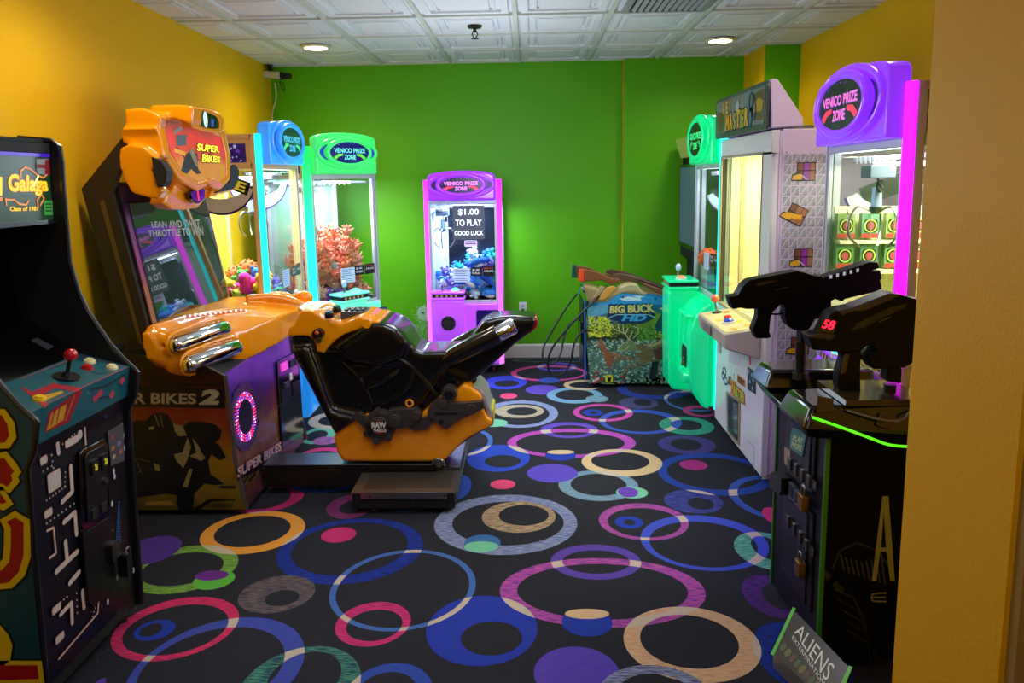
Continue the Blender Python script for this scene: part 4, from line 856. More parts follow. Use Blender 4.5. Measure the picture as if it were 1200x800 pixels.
for a, b_, n in (((48, 528), (58, 520), 3), ((60, 533), (62, 548), 3), ((73, 520), (94, 502), 7), ((50, 552), (60, 546), 3), ((76, 553), (75, 570), 4), ((54, 586), (76, 570), 7), ((54, 613), (86, 590), 8), ((63, 712), (78, 699), 5), ((89, 695), (90, 718), 4), ((108, 722), (111, 712), 3)):
    for k in range(n): fr.poly(m, ellp(.0032, .0036, *fr.uv(a[0]+(b_[0]-a[0])*k/max(1, n-1), a[1]+(b_[1]-a[1])*k/max(1, n-1)), 8), .002, mz)
fr.poly(m, ellp(.014, .016, *fr.uv(93, 509), 16), .0022, mz)
# small blue and white generic marks of the space print
cy = mat('print_cyan', (40, 120, 190), .4); wh2 = mat('print_white', (190, 195, 205), .4)
for x, y in ((124, 484), (131, 479), (138, 474)):
    for k in range(3): fr.poly(m, ellp(.012-.003*k, .005, *fr.uv(x, y-4+k*4), 8), .0015, cy)
for k in range(16):
    w_ = .006+.0022*k; x, y = 139-k*.05, 590+k*3.2
    P_ = fr.uv(x, y); fr.line(m, [(P_[0]-w_/2, P_[1]+.003), (P_[0], P_[1]+.008), (P_[0]+w_/2, P_[1]+.003)], .003, .0015, cy)
for x, y in ((133, 552), (134, 558), (144, 510), (145, 525), (131, 590), (131, 622), (132, 674), (137, 676), (142, 672), (152, 672), (156, 668), (126, 705)): fr.poly(m, ellp(.008, .013, *fr.uv(x, y), 5), .0015, wh2)
rnd = random.Random(6)
for k in range(60): fr.poly(m, ellp(.0013, .0013, rnd.uniform(.25, ww-.02), rnd.uniform(-.45, .42), 5), .0014, wh2)
wrap(m.build('front_panel'), gc)
m = MB(); m.box(front_x-.05, front_x-.02, ya, yb, .05, .13, MATB); wrap(m.build('kick_panel'), gc)
# notice plate
m = MB(); fr.pslab(m, [(125, 506), (143, 495), (145, 539), (129, 546)], .001, .004, mat('plate_grey', (74, 70, 78), .5))
for x, y, c_ in ((130, 512, (150, 60, 60)), (131, 525, (170, 120, 70)), (138, 519, (120, 110, 170)), (132, 535, (180, 150, 110)), (140, 529, (170, 90, 80))): fr.poly(m, ellp(.012, .009, *fr.uv(x, y), 8), .005, mat('icon_%d' % c_[1], c_, .5))
wrap(m.build('notice_plate'), gc)
# coin door
m = MB(); dpx = [(90, 532), (94, 526), (118, 514), (123, 520), (125, 600), (123, 606), (95, 622), (91, 615)]
fr.pslab(m, dpx, .001, .012, GLOSSB); fr.pslab(m, [(94, 536), (97, 530), (116, 520), (120, 524), (121, 597), (97, 612)], .012, .018, BLACK)
d1 = m.build('coin_door', bevel=.003); wrap(d1, gc)
m = MB(); fr.pslab(m, [(92, 620), (97, 622), (124, 605), (128, 612), (131, 680), (127, 690), (105, 711), (99, 706)], .001, .014, mat('coin_box_black', (14, 14, 14), .3)); d2 = m.build('cash_door', bevel=.003); wrap(d2, gc)
m = MB()
for qx in ([(99, 541), (106, 536.5), (107, 553), (100.5, 557)], [(111, 534), (118, 529.5), (119, 546), (112.5, 550)]): fr.pslab(m, qx, .018, .026, mat('coin_slot_frame', (26, 26, 30), .3))
for qx in ([(102, 544), (105.5, 542), (106, 551), (103, 553)], [(113.5, 537), (117, 535), (117.5, 544), (114.5, 546)]):
    P_ = [fr.uv(*p) for p in qx]; fr.poly(m, P_, .0265, em('reject_dark', (30, 26, 6), .5))
    fr.text(m, '25\u00a2', 0, 0, 0, 0, .027, em('reject_yellow', (190, 180, 50), .6), bold=.03, q=[qx[3], qx[2], qx[1], qx[0]])
o = m.build('coin_reject_button', d1); o.matrix_parent_inverse = Matrix.Identity(4)
for qx in ([(101, 598), (107, 594), (108, 606), (102, 609)], [(112, 591), (118, 587), (119, 598), (113, 601)]):
    m = MB(); fr.pslab(m, qx, .018, .022, mat('coin_return', (34, 34, 36), .4)); o = m.build('coin_return', d1); o.matrix_parent_inverse = Matrix.Identity(4)
m = MB(); p = fr.uv(117, 563); fr.slab(m, ellp(.011, .011, *p, 16), .018, .026, STEEL); o = m.build('lock', d1, smooth=True); o.matrix_parent_inverse = Matrix.Identity(4)
m = MB(); p = fr.uv(127, 645); fr.slab(m, rrect(.05, .07, .01, *p), .012, .03, mat('hasp_steel', (90, 88, 84), .35, .9)); p = fr.uv(138, 660); fr.slab(m, rrect(.035, .09, .008, p[0]-.006, p[1]+.0), .012, .05, mat('padlock_dark', (20, 20, 22), .3)); p = fr.uv(141, 640)
m.tube([fr.pt(p[0]-.018, p[1]-.06, .03), fr.pt(p[0]-.018, p[1], .03), fr.pt(p[0]+.008, p[1], .03), fr.pt(p[0]+.008, p[1]-.06, .03)], .005, STEEL, 8, smooth=2); o = m.build('padlock', d2, smooth=False); o.matrix_parent_inverse = Matrix.Identity(4)
for y in (YN+.05, YF-.05):
    for x in (front_x-.06, -2.08):
        m = MB(); m.cyl((x, y, 0), (x, y, .012), .02, .02, 12, RUB); m.cyl((x, y, .012), (x, y, .055), .008, .008, 8, STEEL); wrap(m.build('leveling_foot'), gc)
# ================================================================== MOTORCYCLE RACING CABINET
S0, S1 = 3.60, 4.66
sb = thing('racing_arcade_cabinet', 'tall motorcycle racing arcade cabinet with orange moulded topper and dashboard', 'arcade machine', (-1.8, (S0+S1)/2, 0))
side = prof_px([(288, 603), (286, 590), (279, 560), (273, 540), (271, 510), (262, 440)], S0)
side[0] = (side[0][0], .03)
bodyp = side+[(side[-1][0]-.1, .80), (-2.03, .86), (-2.2, .86), (-2.2, .03)]
artm = ramp_mat('racing_side_print', 'Z', [(0, (60, 50, 10)), (.12, (120, 100, 14)), (.3, (150, 110, 18)), (.45, (140, 60, 18)), (.58, (120, 28, 12)), (.70, (50, 10, 8)), (.86, (30, 8, 8))], .4, speck=.25)
m = MB(); m.prismY(bodyp, S0, S0+.02, artm)
sa = Pl((-1.5, S0-.0005, 0), (1, 0, 0), (0, 0, 1)); bb = mat('print_black', (9, 8, 9), .45); sil = mat('print_silver', (165, 155, 120), .4); crm = mat('print_cream', (150, 130, 80), .45); dor = mat('print_dark_orange', (110, 45, 20), .45)
sa.px(m, [(150, 450), (262, 456), (264, 478), (150, 476)], .0008, bb)
sa.px(m, [(150, 437), (200, 448), (262, 449), (262, 453), (195, 452), (150, 441)], .0007, mat('print_shadow', (26, 8, 8), .45))
for pts in ([(171, 436), (182, 448), (210, 452)], [(190, 438), (176, 450)]): sa.line(m, [sa.uv(*p) for p in pts], .004, .0009, bb)
sa.text(m, 'SUPER BIKES', 0, 0, 0, 0, .0016, dor, bold=.05, q=[(108, 474), (231, 474), (231, 460), (108, 458)])
sa.text(m, 'SUPER BIKES', 0, 0, 0, 0, .0022, sil, bold=.02, q=[(108, 472.5), (230, 473), (230, 461), (108, 459)])
sa.text(m, '2', 0, 0, 0, 0, .0022, sil, bold=.06, q=[(233, 474), (256, 474), (261, 456), (238, 456)])
# rider and bike silhouette
sa.px(m, [(150, 498), (160, 492), (172, 493), (176, 486), (186, 483), (197, 485), (202, 496), (214, 500), (222, 494), (236, 494), (252, 497), (260, 504), (258, 514), (252, 518), (258, 522), (262, 530), (265, 536), (258, 539), (248, 532), (244, 540), (247, 556), (254, 560), (263, 567), (250, 568), (240, 566), (228, 578), (226, 596), (212, 600), (207, 590), (208, 580), (195, 578), (180, 580), (150, 584)], .0009, bb)
for pts in ([(175, 500), (181, 499), (180, 503), (174, 503)], [(203, 496), (214, 499), (219, 510), (210, 511), (205, 505)], [(220, 512), (224, 524), (219, 540), (215, 548), (207, 540), (204, 532), (214, 530)], [(226, 513), (234, 524), (236, 530), (241, 536), (236, 540), (222, 534), (230, 530)], [(222, 549), (226, 549), (220, 571), (214, 570)], [(180, 542), (187, 545), (188, 552), (182, 551)]): sa.px(m, pts, .0014, crm)
sa.line(m, [sa.uv(182, 486), sa.uv(186, 499)], .004, .0014, crm); sa.line(m, [sa.uv(188, 486), sa.uv(191, 500)], .003, .0014, crm)
for pts in ([(151, 527), (160, 540), (167, 556)], [(160, 537), (175, 541)], [(150, 560), (165, 552)]): sa.line(m, [sa.uv(*p) for p in pts], .002, .0014, crm)
sa.px(m, [(258, 569), (276, 569), (276, 572), (256, 572)], .0012, bb); sa.px(m, [(226, 596), (246, 584), (276, 584), (276, 586), (248, 587), (232, 598)], .0012, bb); sa.px(m, [(170, 588), (200, 586), (205, 592), (172, 592)], .001, mat('print_ochre', (170, 130, 40), .45))
sa.text(m, '2 SUPERBIKES', 0, 0, 0, 0, .0012, bb, q=[(242, 594), (274, 594), (274, 590), (242, 590)])
wrap(m.build('side_panel'), sb)
m = MB(); m.prismY([(x-.015, z) for x, z in bodyp], S0+.02, S1-.02, MATB); wrap(m.build('lower_body'), sb)
m = MB(); m.prismY(bodyp, S1-.02, S1, MATB); wrap(m.build('side_panel'), sb)
for ye in (S0+.01, S1-.01):
    m = MB(); m.tube([(x+.003, ye, z) for x, z in side], .012, mat('steel_edge', (120, 115, 120), .3, .8), 8); wrap(m.build('edge_trim', smooth=True), sb)
# front panel
fpm = ramp_mat('racing_front_print', 'Z', [(0, (60, 30, 60)), (.22, (120, 70, 30)), (.34, (150, 90, 60)), (.45, (110, 40, 70)), (.6, (80, 40, 150)), (.8, (110, 70, 200))], .25, speck=.3, coat=.3)
m = MB(); m.prismY([side[0], (side[2][0], side[2][1]), side[-1]]+[(side[-1][0]-.04, side[-1][1]), (side[0][0]-.04, side[0][1])], S0+.022, S1-.022, fpm)
ff = Pl((side[2][0]+.004, S0+.02, side[2][1]), (0, 1, 0), (side[-1][0]-side[2][0], 0, side[-1][1]-side[2][1]))
hp = mat('print_purple', (70, 50, 130), .3)
# wheel graphic with ring of lamps
wc = ff.uv(287, 488)
wh3 = mat('chrome_print', (120, 90, 130), .25, .5)
ff.ring(m, .19, .175, .05, .002, wh3, *wc); ff.ring(m, .135, .125, .04, .0026, mat('print_deep', (26, 10, 40), .3), *wc); ff.poly(m, ellp(.095, .09, *wc), .003, mat('print_hub', (20, 10, 34), .3))
for k in range(12):
    a = k*PI/6; ff.poly(m, ellp(.02, .02, wc[0]+.18*math.cos(a), wc[1]+.165*math.sin(a), 6), .0032, wh3)
lampm = em('wheel_pink', (255, 60, 190), 2.2); lampw = em('wheel_white', (255, 190, 240), 3); lampr = em('wheel_red', (250, 40, 60), 2.5); lampb = em('wheel_blue', (90, 90, 250), 2)
lo_ = [(x, z) for x, z in side]
ff.poly(m, [ff.uv(*p) for p in [(276, 549), (278, 563), (345, 528), (344, 507), (300, 534)]], .0024, mat('print_navy', (18, 14, 40), .3))
wrap(m.build('front_panel'), sb)
m = MB()
for rr, n in ((.135, 44), (.12, 40), (.105, 36)):
    for k in range(n):
        a = 2*PI*k/n; mm = [lampm, lampw, lampm, lampr, lampm, lampb][(k*7+int(rr*1000)) % 6]
        ff.poly(m, ellp(.0055, .0055, wc[0]+rr*math.cos(a), wc[1]+rr*.93*math.sin(a), 6), .006, mm)
wrap(m.build('lamp_ring'), sb)
m = MB()
ff.text(m, 'SUPER BIKES', 0, 0, 0, 0, .004, mat('print_red', (190, 30, 40), .3), bold=.06, q=[(277, 561), (329, 527.5), (329, 516), (277, 547)])
ff.text(m, 'SUPER BIKES', 0, 0, 0, 0, .005, mat('print_grey', (200, 195, 205), .3), bold=.02, q=[(277.5, 560), (329, 527), (329, 517), (277.5, 548)]); ff.text(m, '2', 0, 0, 0, 0, .005, MC['print_grey'], bold=.06, q=[(331, 524), (343, 515), (345, 497), (334, 505)])
for k in range(14):
    x = 283+k*4.2; ff.line(m, [ff.uv(x, 568-k*2.4), ff.uv(x+7, 560-k*2.4)], .02, .003, mat('print_mud', (120, 90, 40), .4) if k % 2 else bb)
wrap(m.build('logo_print'), sb)
m = MB(); ff.pslab(m, [(323, 424), (348, 411), (354, 508), (329, 526)], .001, .012, GLOSSB); cd = m.build('coin_door', bevel=.003); wrap(cd, sb)
m = MB(); ff.pslab(m, [(326, 427), (333, 423), (334, 432), (327, 436)], .012, .02, em('coin_glow', (200, 60, 170), 1)); ff.pslab(m, [(337, 423), (342, 420), (342.5, 429), (337.5, 431)], .012, .018, BLACK); ff.pslab(m, [(343, 419), (347, 417), (347.5, 426), (343.5, 428)], .012, .018, mat('slate', (50, 50, 80), .4)); ff.pslab(m, [(331, 449), (336, 446), (336.5, 452), (331.5, 455)], .012, .02, STEEL)
ff.pslab(m, [(336, 438), (339, 436), (340, 444), (337, 446)], .012, .018, WHITE)
for qx in ([(327, 458), (338, 451), (339, 465), (328, 472)], [(340, 450), (349, 445), (350, 458), (341, 464)]): ff.pslab(m, qx, .012, .016, BLACK)
o = m.build('coin_mechanism', cd); o.matrix_parent_inverse = Matrix.Identity(4)
m = MB(); ff.line(m, [ff.uv(324, 476), ff.uv(351, 458)], .004, .013, STEEL); ff.slab(m, ellp(.008, .008, *ff.uv(343, 490), 10), .012, .018, STEEL); o = m.build('cash_door', cd); o.matrix_parent_inverse = Matrix.Identity(4)
# monitor housing: side boards and box
HB = mat('housing_brown', (34, 26, 18), .55)
hs = prof_px([(142, 162), (95, 221), (147, 412), (176, 410), (174, 387), (132, 225), (150, 172)], S0+.02)
hs = [(max(-2.2, x), z) for x, z in hs]
m = MB(); m.prismY([hs[0], hs[1], hs[2], hs[3], hs[4], hs[5], hs[6]], S0+.02, S0+.05, HB); wrap(m.build('housing_side_board', bevel=.003), sb)
m = MB(); m.prismY([hs[0], hs[1], hs[2], hs[3], hs[4], hs[5], hs[6]], S1-.05, S1-.02, HB); wrap(m.build('housing_side_board'), sb)
inn = mat('housing_inset', (92, 72, 26), .5)
m = MB(); sp_ = Pl((-2.1, S0+.0195, 1), (1, 0, 0), (0, 0, 1)); sp_.px(m, [(117, 237), (122, 233), (168, 405), (163, 402)], .001, inn); wrap(m.build('housing_trim_strip'), sb)
sc_b = Vector((-1.912, 0, .985)); sc_t = Vector((-2.022, 0, 1.665))
dd = (sc_t-sc_b).normalized()
m = MB(); nb = Vector((dd.z, 0, -dd.x)); a = sc_b-dd*.03; b_ = sc_t+dd*.05
m.prismY([(a.x-.005, a.z), (b_.x-.005, b_.z), (b_.x-.10, b_.z), (-2.12, 1.3), (-2.02, .9)], S0+.05, S1-.05, MATB); wrap(m.build('monitor_housing'), sb)
bz = Pl((sc_b.x, S0+.05, sc_b.z), (0, 1, 0), dd); bw = S1-S0-.10; bh = (sc_t-sc_b).length
bzm = ramp_mat('bezel_print', 'Z', [(.95, (150, 110, 60)), (1.15, (160, 90, 70)), (1.3, (150, 40, 110)), (1.5, (110, 30, 110)), (1.62, (34, 20, 60)), (1.72, (16, 12, 24))], .35, speck=.35)
m = MB(); bz.slab(m, [(0, -.02), (bw, -.02), (bw, bh+.03), (0, bh+.03)], -.004, .002, bzm); wrap(m.build('screen_bezel'), sb)
scm = mat('screen_dark_green', (16, 26, 20), .02, emit=(38, 56, 44), es=.5, noise=.3, nscale=3, spec=1.0)
q = [(145, 244), (250, 244), (272, 351), (178, 378)]
QA = [(.055, .0), (bw-.035, .02), (bw-.035, bh-.06), (.055, bh-.06)]
m = MB(); bz.slab(m, [(a-.012, b_-.012) if i == 0 else (a+.012, b_-.012) if i == 1 else (a+.012, b_+.012) if i == 2 else (a-.012, b_+.012) for i, (a, b_) in enumerate(QA)], .002, .006, GLOSSB)
bz.slab(m, QA, .006, .008, scm)
txm = mat('screen_text', (120, 122, 112), .3, emit=(120, 124, 112), es=.55)
bz.text(m, 'LEAN AND TWIST', 0, 0, 0, 0, .009, txm, bold=.03, q=[(176, 267), (233, 267), (232, 257), (175, 260)])
bz.text(m, 'THROTTLE TO WIN', 0, 0, 0, 0, .009, txm, bold=.03, q=[(172, 277.5), (237, 276), (236, 266), (171, 270)])
wrap(m.build('screen'), sb)
# dashboard: moulded orange fairing with ridges
m = MB()
P = lambda x, y, Y: atY(x, y, Y)
# cross-sections (X,Z) along Y : back-top, ridge, nose, underside
def sec(Y, bt, rt, nose, un, bk): return [Vector((x, Y, z)) for x, z in (bt, rt, nose, un, bk)]
secs = [sec(3.52, (-1.91, .985), (-1.88, .99), (-1.83, .90), (-1.85, .84), (-1.90, .86)),
        sec(3.60, (-1.91, 1.0), (-1.84, .985), (-1.75, .86), (-1.74, .74), (-1.90, .80)),
        sec(3.72, (-1.92, 1.01), (-1.80, .99), (-1.69, .87), (-1.66, .715), (-1.9, .76)),
        sec(4.0, (-1.92, 1.01), (-1.76, .99), (-1.58, .89), (-1.54, .74), (-1.9, .76)),
        sec(4.3, (-1.92, 1.0), (-1.70, .97), (-1.50, .91), (-1.48, .76), (-1.9, .76)),
        sec(4.62, (-1.90, .99), (-1.60, .96), (-1.42, .92), (-1.45, .79), (-1.88, .78)),
        sec(4.74, (-1.86, .96), (-1.60, .94), (-1.46, .90), (-1.50, .82), (-1.86, .8))]
vs = [v for s_ in secs for v in s_]; fs = []
for i in range(len(secs)-1):
    for j in range(5): fs.append((i*5+j, i*5+(j+1) % 5, (i+1)*5+(j+1) % 5, (i+1)*5+j))
fs += [tuple(range(4, -1, -1)), tuple(len(vs)-5+j for j in range(5))]
m.add(vs, fs, ORG)
# flared rims round the two pipes, scallops and far-end cowls
def ridge(pts, r): m.tube(pts, r, ORG, 8, smooth=1)
PIPES = [(atY(207, 404, 3.56), atY(262, 385, 3.90)), (atY(223, 427, 3.55), atY(276, 407, 3.88))]
for a, b_ in PIPES:
    d = (b_-a).normalized(); u_ = Vector((0, 0, 1)); u_ = (u_-d*u_.dot(d)).normalized(); bk = Vector((-.02, .01, 0)); e = .055
    m.tube([a-d*.05+bk, a+u_*e-d*.02+bk, a+u_*(e+.006)+bk+d*.1, b_+u_*(e+.006)+bk-d*.1, b_+u_*e+d*.02+bk, b_+d*.05+bk, b_-u_*e+d*.02+bk, b_-u_*(e+.006)-d*.1+bk, a-u_*(e+.006)+d*.1+bk, a-u_*e-d*.02+bk], .014, ORG, 8, closed=True, smooth=1)
    m.tube([a+Vector((-.07, .03, 0)), b_+Vector((-.07, .03, 0))], .07, ORG, 10)
for k in range(3): ridge([atY(276+k*9, 375-k, 4.15+k*.05), atY(283+k*9, 380-k, 4.05+k*.05), atY(284+k*9, 392-k, 4.05+k*.05)], .02-.003*k)
for k in range(3): ridge([atY(287+k*8, 393-k*2, 4.15+k*.05), atY(294+k*8, 398-k*2, 4.1+k*.05), atY(292+k*8, 410-k*3, 4.1+k*.05)], .018)
ridge([Vector((-1.88, 3.56, .985)), Vector((-1.82, 3.9, .985)), Vector((-1.74, 4.2, .965)), Vector((-1.62, 4.42, .935)), Vector((-1.52, 4.5, .86))], .03)
ridge([Vector((-1.74, 4.44, 1.0)), Vector((-1.58, 4.52, 1.0)), Vector((-1.42, 4.58, .93)), Vector((-1.40, 4.62, .86))], .03)
m.ell((-1.47, 4.70, .96), (.07, .05, .05), ORG); m.ell((-1.43, 4.70, .88), (.065, .05, .05), ORG); m.ell((-1.62, 4.66, .97), (.10, .06, .045), ORG)
m.ell((-1.84, 3.58, .94), (.05, .05, .05), ORG); m.ell((-1.78, 3.60, .80), (.06, .05, .05), ORG)
dash = m.build('dashboard_fairing', remesh=.011, sm=5); wrap(dash, sb)
for a, b_ in PIPES:
    m = MB(); d = (b_-a).normalized(); m.tube([a-d*.04, a-d*.036, a-d*.02, a, b_, b_+d*.02, b_+d*.036, b_+d*.04], [.004, .022, .036, .044, .044, .036, .022, .004], CHROME, 18)
    o = m.build('chrome_pipe', dash, smooth=True); o.matrix_parent_inverse = Matrix.Identity(4)
m = MB(); bolts = mat('bolt_black', (30, 20, 10), .5)
for x, y, z in ((-1.60, 3.70, .745), (-1.53, 3.86, .76), (-1.50, 4.1, .77), (-1.47, 4.35, .78), (-1.47, 4.55, .80)): m.ell((x, y, z), .011, bolts, 8, 6)
lpk = em('light_strip_pink', (255, 210, 230), 2.5)
m = MB(); LP_ = [atY(216+6*k, 371.5-.7*k+max(0, k-11)**2*1.3, 3.74+.042*k) for k in range(15)]
m.tube(LP_, .006, mat('strip_base', (200, 110, 40), .4), 6)
for p in LP_: m.ell(p+Vector((.004, -.004, .004)), .0065, lpk, 6, 4)
o = m.build('light_strip', dash); o.matrix_parent_inverse = Matrix.Identity(4)
# topper
m = MB(); TX = -1.80
tp_ = Pl((TX, 3.6, 1.7), (0, 1, 0), (0, 0, 1))
def tp_pr(pts, x0, x1, mm=ORG):
    U = [Pl((x1, 3.6, 1.7), (0, 1, 0), (0, 0, 1)).uv(*p) for p in pts]; m.prism([(x0, 3.6+a, 1.7+b_) for a, b_ in U], [(x1, 3.6+a, 1.7+b_) for a, b_ in U], mm)
def fr_ring(outer, inner, x0, x1):
    q_ = Pl((x1, 3.6, 1.7), (0, 1, 0), (0, 0, 1)); A = [q_.uv(*p) for p in outer]; B = [q_.uv(*p) for p in inner]; k = len(A)
    V = lambda L_, x: [(x, 3.6+a, 1.7+b_) for a, b_ in L_]
    m.add(V(A, x1)+V(B, x1)+V(A, x0)+V(B, x0), [(i, (i+1) % k, k+(i+1) % k, k+i) for i in range(k)]+[(2*k+i, 2*k+(i+1) % k, (i+1) % k, i) for i in range(k)]+[(k+i, k+(i+1) % k, 3*k+(i+1) % k, 3*k+i) for i in range(k)]+[(3*k+i, 3*k+(i+1) % k, 2*k+(i+1) % k, 2*k+i) for i in range(k)], ORG)
inner = [(191, 151), (197, 141), (211, 144), (230, 154), (260, 160), (265, 182), (265, 205), (257, 215), (246, 209), (233, 214), (215, 202), (200, 178)]
outer = [(183, 150), (191, 133), (212, 135), (232, 146), (264, 152), (271, 180), (271, 210), (258, 225), (246, 217), (232, 224), (210, 211), (192, 182)]
fr_ring(outer, inner, -1.94, TX+.02)
tp_pr([(196, 150), (262, 165), (262, 205), (233, 210), (200, 180)], -2.0, -1.86)
# side pods
def yblock(pts, y0, y1, mm=ORG): m.prismY(prof_px(pts, y0), y0, y1, mm)
yblock([(140, 174), (150, 169), (168, 172), (181, 182), (184, 196), (178, 198), (184, 216), (191, 224), (184, 233), (168, 230), (155, 226), (146, 212), (140, 194)], 3.56, 3.63)
yblock([(146, 128), (166, 126), (180, 131), (188, 136), (186, 150), (190, 172), (192, 185), (180, 182), (166, 172), (144, 168), (141, 153), (147, 146)], 3.60, 3.67)
yblock([(176, 123), (206, 122), (226, 124), (224, 146), (206, 140), (178, 134)], 3.72, 3.84)
# right pod
tp_pr([(263, 190), (269, 189), (276, 196), (280, 206), (276, 222), (262, 227), (244, 232), (250, 222), (264, 214)], -2.0, -1.80)
# snout
tp_pr([(206, 214), (222, 222), (226, 218), (240, 220), (244, 224), (240, 234), (233, 244), (216, 246), (202, 245), (192, 238), (196, 226), (202, 222)], -1.91, -1.83)
# hood around the lamp
hood_o = [(224, 125), (240, 126), (256, 131), (263, 139), (262, 154), (256, 157), (240, 154), (226, 149), (222, 140)]
hood_i = [(228, 131), (240, 131), (253, 136), (257, 142), (257, 150), (250, 150), (238, 148), (229, 144), (227, 138)]
fr_ring(hood_o, hood_i, -1.96, -1.74)
top = m.build('topper', remesh=.0085, sm=3); wrap(top, sb)
def tpart(nm, mbx, **k):
    o = mbx.build(nm, top, **k); o.matrix_parent_inverse = Matrix.Identity(4); return o
m = MB(); lp = Pl((-1.735, 3.6, 1.7), (0, 1, 0), (0, 0, 1)); lp.pslab(m, hood_i, -.05, .0, GLOSSB)
lp.px(m, [(229, 132), (232, 131), (231, 144), (228, 143)], .002, em('lens_red', (220, 30, 30), 1.2)); p = lp.uv(240.5, 140); lp.poly(m, ellp(.026, .042, *p, 20), .002, em('lens_white', (170, 200, 210), 1.2)); lp.px(m, [(247, 139), (250, 140), (250, 149), (247, 148)], .002, em('lens_blue', (40, 50, 150), 1))
tpart('signal_lamp', m)
m = MB(); gp_ = Pl((TX+.014, 3.6, 1.7), (0, 1, 0), (0, 0, 1))
mqm = ramp_mat('racing_marquee_print', 'Z', [(1.70, (180, 120, 20)), (1.80, (190, 120, 30)), (1.86, (190, 60, 20)), (1.93, (210, 40, 30)), (2.02, (90, 60, 40))], .45, es=.6, speck=.3)
gp_.pslab(m, inner, -.03, 0, mqm)
gp_.px(m, [(217, 182), (224, 175), (231, 180), (232, 198), (236, 203), (230, 204), (224, 198), (219, 204), (212, 200)], .001, bb); gp_.px(m, [(222, 178), (225, 172), (230, 184), (232, 196), (229, 194)], .0014, sil)
gp_.line(m, [gp_.uv(205, 176), gp_.uv(216, 180)], .02, .0012, mat('marq_gold', (220, 150, 30), .4, emit=(220, 150, 30), es=.5))
for k in range(12): gp_.line(m, [gp_.uv(206+k*4, 172+(k*5) % 17), gp_.uv(211+k*4, 176+(k*7) % 15)], .008, .0008, bb if k % 2 else mat('marq_red', (190, 30, 25), .4))
gp_.px(m, [(206, 158), (218, 158), (218, 170), (207, 171)], .002, mat('slate_label', (95, 115, 130), .4)); gp_.line(m, [gp_.uv(204, 155), gp_.uv(212, 150)], .02, .002, mat('chrome_print2', (160, 170, 170), .3))
yw = em('marquee_yellow', (250, 235, 40), 1.0)
gp_.text(m, 'SUPER', 0, 0, 0, 0, .002, bb, bold=.08, q=[(229, 177.5), (257, 180), (257, 171), (230, 167)]); gp_.text(m, 'SUPER', 0, 0, 0, 0, .003, yw, bold=.03, q=[(230, 176.5), (256.5, 179), (256.5, 171.5), (231, 168)])
gp_.text(m, 'BIKES', 0, 0, 0, 0, .002, bb, bold=.08, q=[(235, 191), (258, 191.5), (258, 183), (236, 179)]); gp_.text(m, 'BIKES', 0, 0, 0, 0, .003, yw, bold=.03, q=[(236, 190), (257.5, 190.5), (257.5, 183.5), (237, 180)])
tpart('marquee_sign', m)
m = MB(); vp_ = Pl((-1.9, 3.556, 1.8), (1, 0, 0), (0, 0, 1)); vp_.pslab(m, [(179, 184), (190, 189), (197, 200), (196, 212), (192, 219), (186, 219), (182, 204)], -.05, .012, mat('vent_mesh', (22, 22, 26), .6)); tpart('side_vent', m)
lp = Pl((-1.80, 3.6, 1.7), (0, 1, 0), (0, 0, 1)); m = MB(); lp.pslab(m, [(266, 197), (272, 193), (276, 200), (276, 210), (270, 221), (250, 226), (257, 220), (266, 212)], -.02, .022, MC['vent_mesh']); tpart('side_vent', m)
m = MB(); lp2 = Pl((-1.79, 3.6, 1.7), (0, 1, 0), (0, 0, 1)); lp2.pslab(m, [(223, 226), (235, 219), (240, 222), (240, 232), (234, 238), (226, 233)], -.03, .0, GLOSSB)
for k in range(5): lp2.poly(m, ellp(.008, .008, *lp2.uv(231.5+.3*k, 223+k*2.6), 8), .001, em('red_lamp', (230, 20, 20), 2))
tpart('red_lamp_housing', m)
m = MB(); lp.pslab(m, [(236, 214), (241, 209), (250, 209), (256, 216), (254, 222), (245, 221)], -.02, .03, ORG); tpart('snout_visor', m, bevel=.008)
m = MB(); gp2 = Pl((TX, 3.6, 1.7), (0, 1, 0), (0, 0, 1)); gp2.px(m, [(258, 160), (261, 160), (265, 180), (264, 200), (259, 209)], .006, em('marquee_tube', (90, 190, 220), .8)); tpart('edge_tube', m)
# ================================================================== MOTORCYCLE RIDE
YC = 4.02
mk = thing('motorcycle_ride', 'black and orange ride-on arcade motorcycle on a low metal platform', 'arcade motorcycle', (-.65, YC, 0))
BODY = mat('bike_black', (14, 13, 13), .2, coat=.35)
def outline(pts, Y=YC): return [(p.x, p.z) for p in (atY(x, y, Y) for x, y in pts)]
def slab(m, pts, hw, mm, Y=YC): m.prismY(outline(pts, Y), Y-hw, Y+hw, mm)
# main body
m = MB()
slab(m, [(348, 388), (380, 386), (410, 376), (440, 369), (456, 371), (468, 375), (480, 386), (490, 402), (500, 406), (524, 405), (540, 402), (520, 430), (500, 455), (482, 478), (440, 474), (401, 494), (385, 464), (361, 420)], .15, BODY)
slab(m, [(352, 400), (372, 398), (398, 470), (430, 478), (402, 496), (386, 466)], .19, BODY)
slab(m, [(486, 404), (500, 406), (524, 405), (545, 399), (556, 389), (563, 378), (570, 371), (586, 367), (607, 366), (627, 368), (628, 374), (620, 387), (607, 396), (590, 412), (575, 425), (555, 442), (530, 440), (500, 440)], .105, BODY)
slab(m, [(440, 372), (456, 371), (470, 377), (484, 392), (478, 410), (450, 420), (420, 415), (400, 398)], .19, BODY)
slab(m, [(478, 438), (530, 428), (556, 440), (545, 446), (517, 463), (499, 480), (478, 480)], .11, BODY)
body = m.build('body', remesh=.012, sm=8); wrap(body, mk)
def bpart(nm, mbx, parent=None, **k):
    o = mbx.build(nm, parent or mk, **k)
    if parent: o.matrix_parent_inverse = Matrix.Identity(4)
    else: wrap(o, mk)
    return o
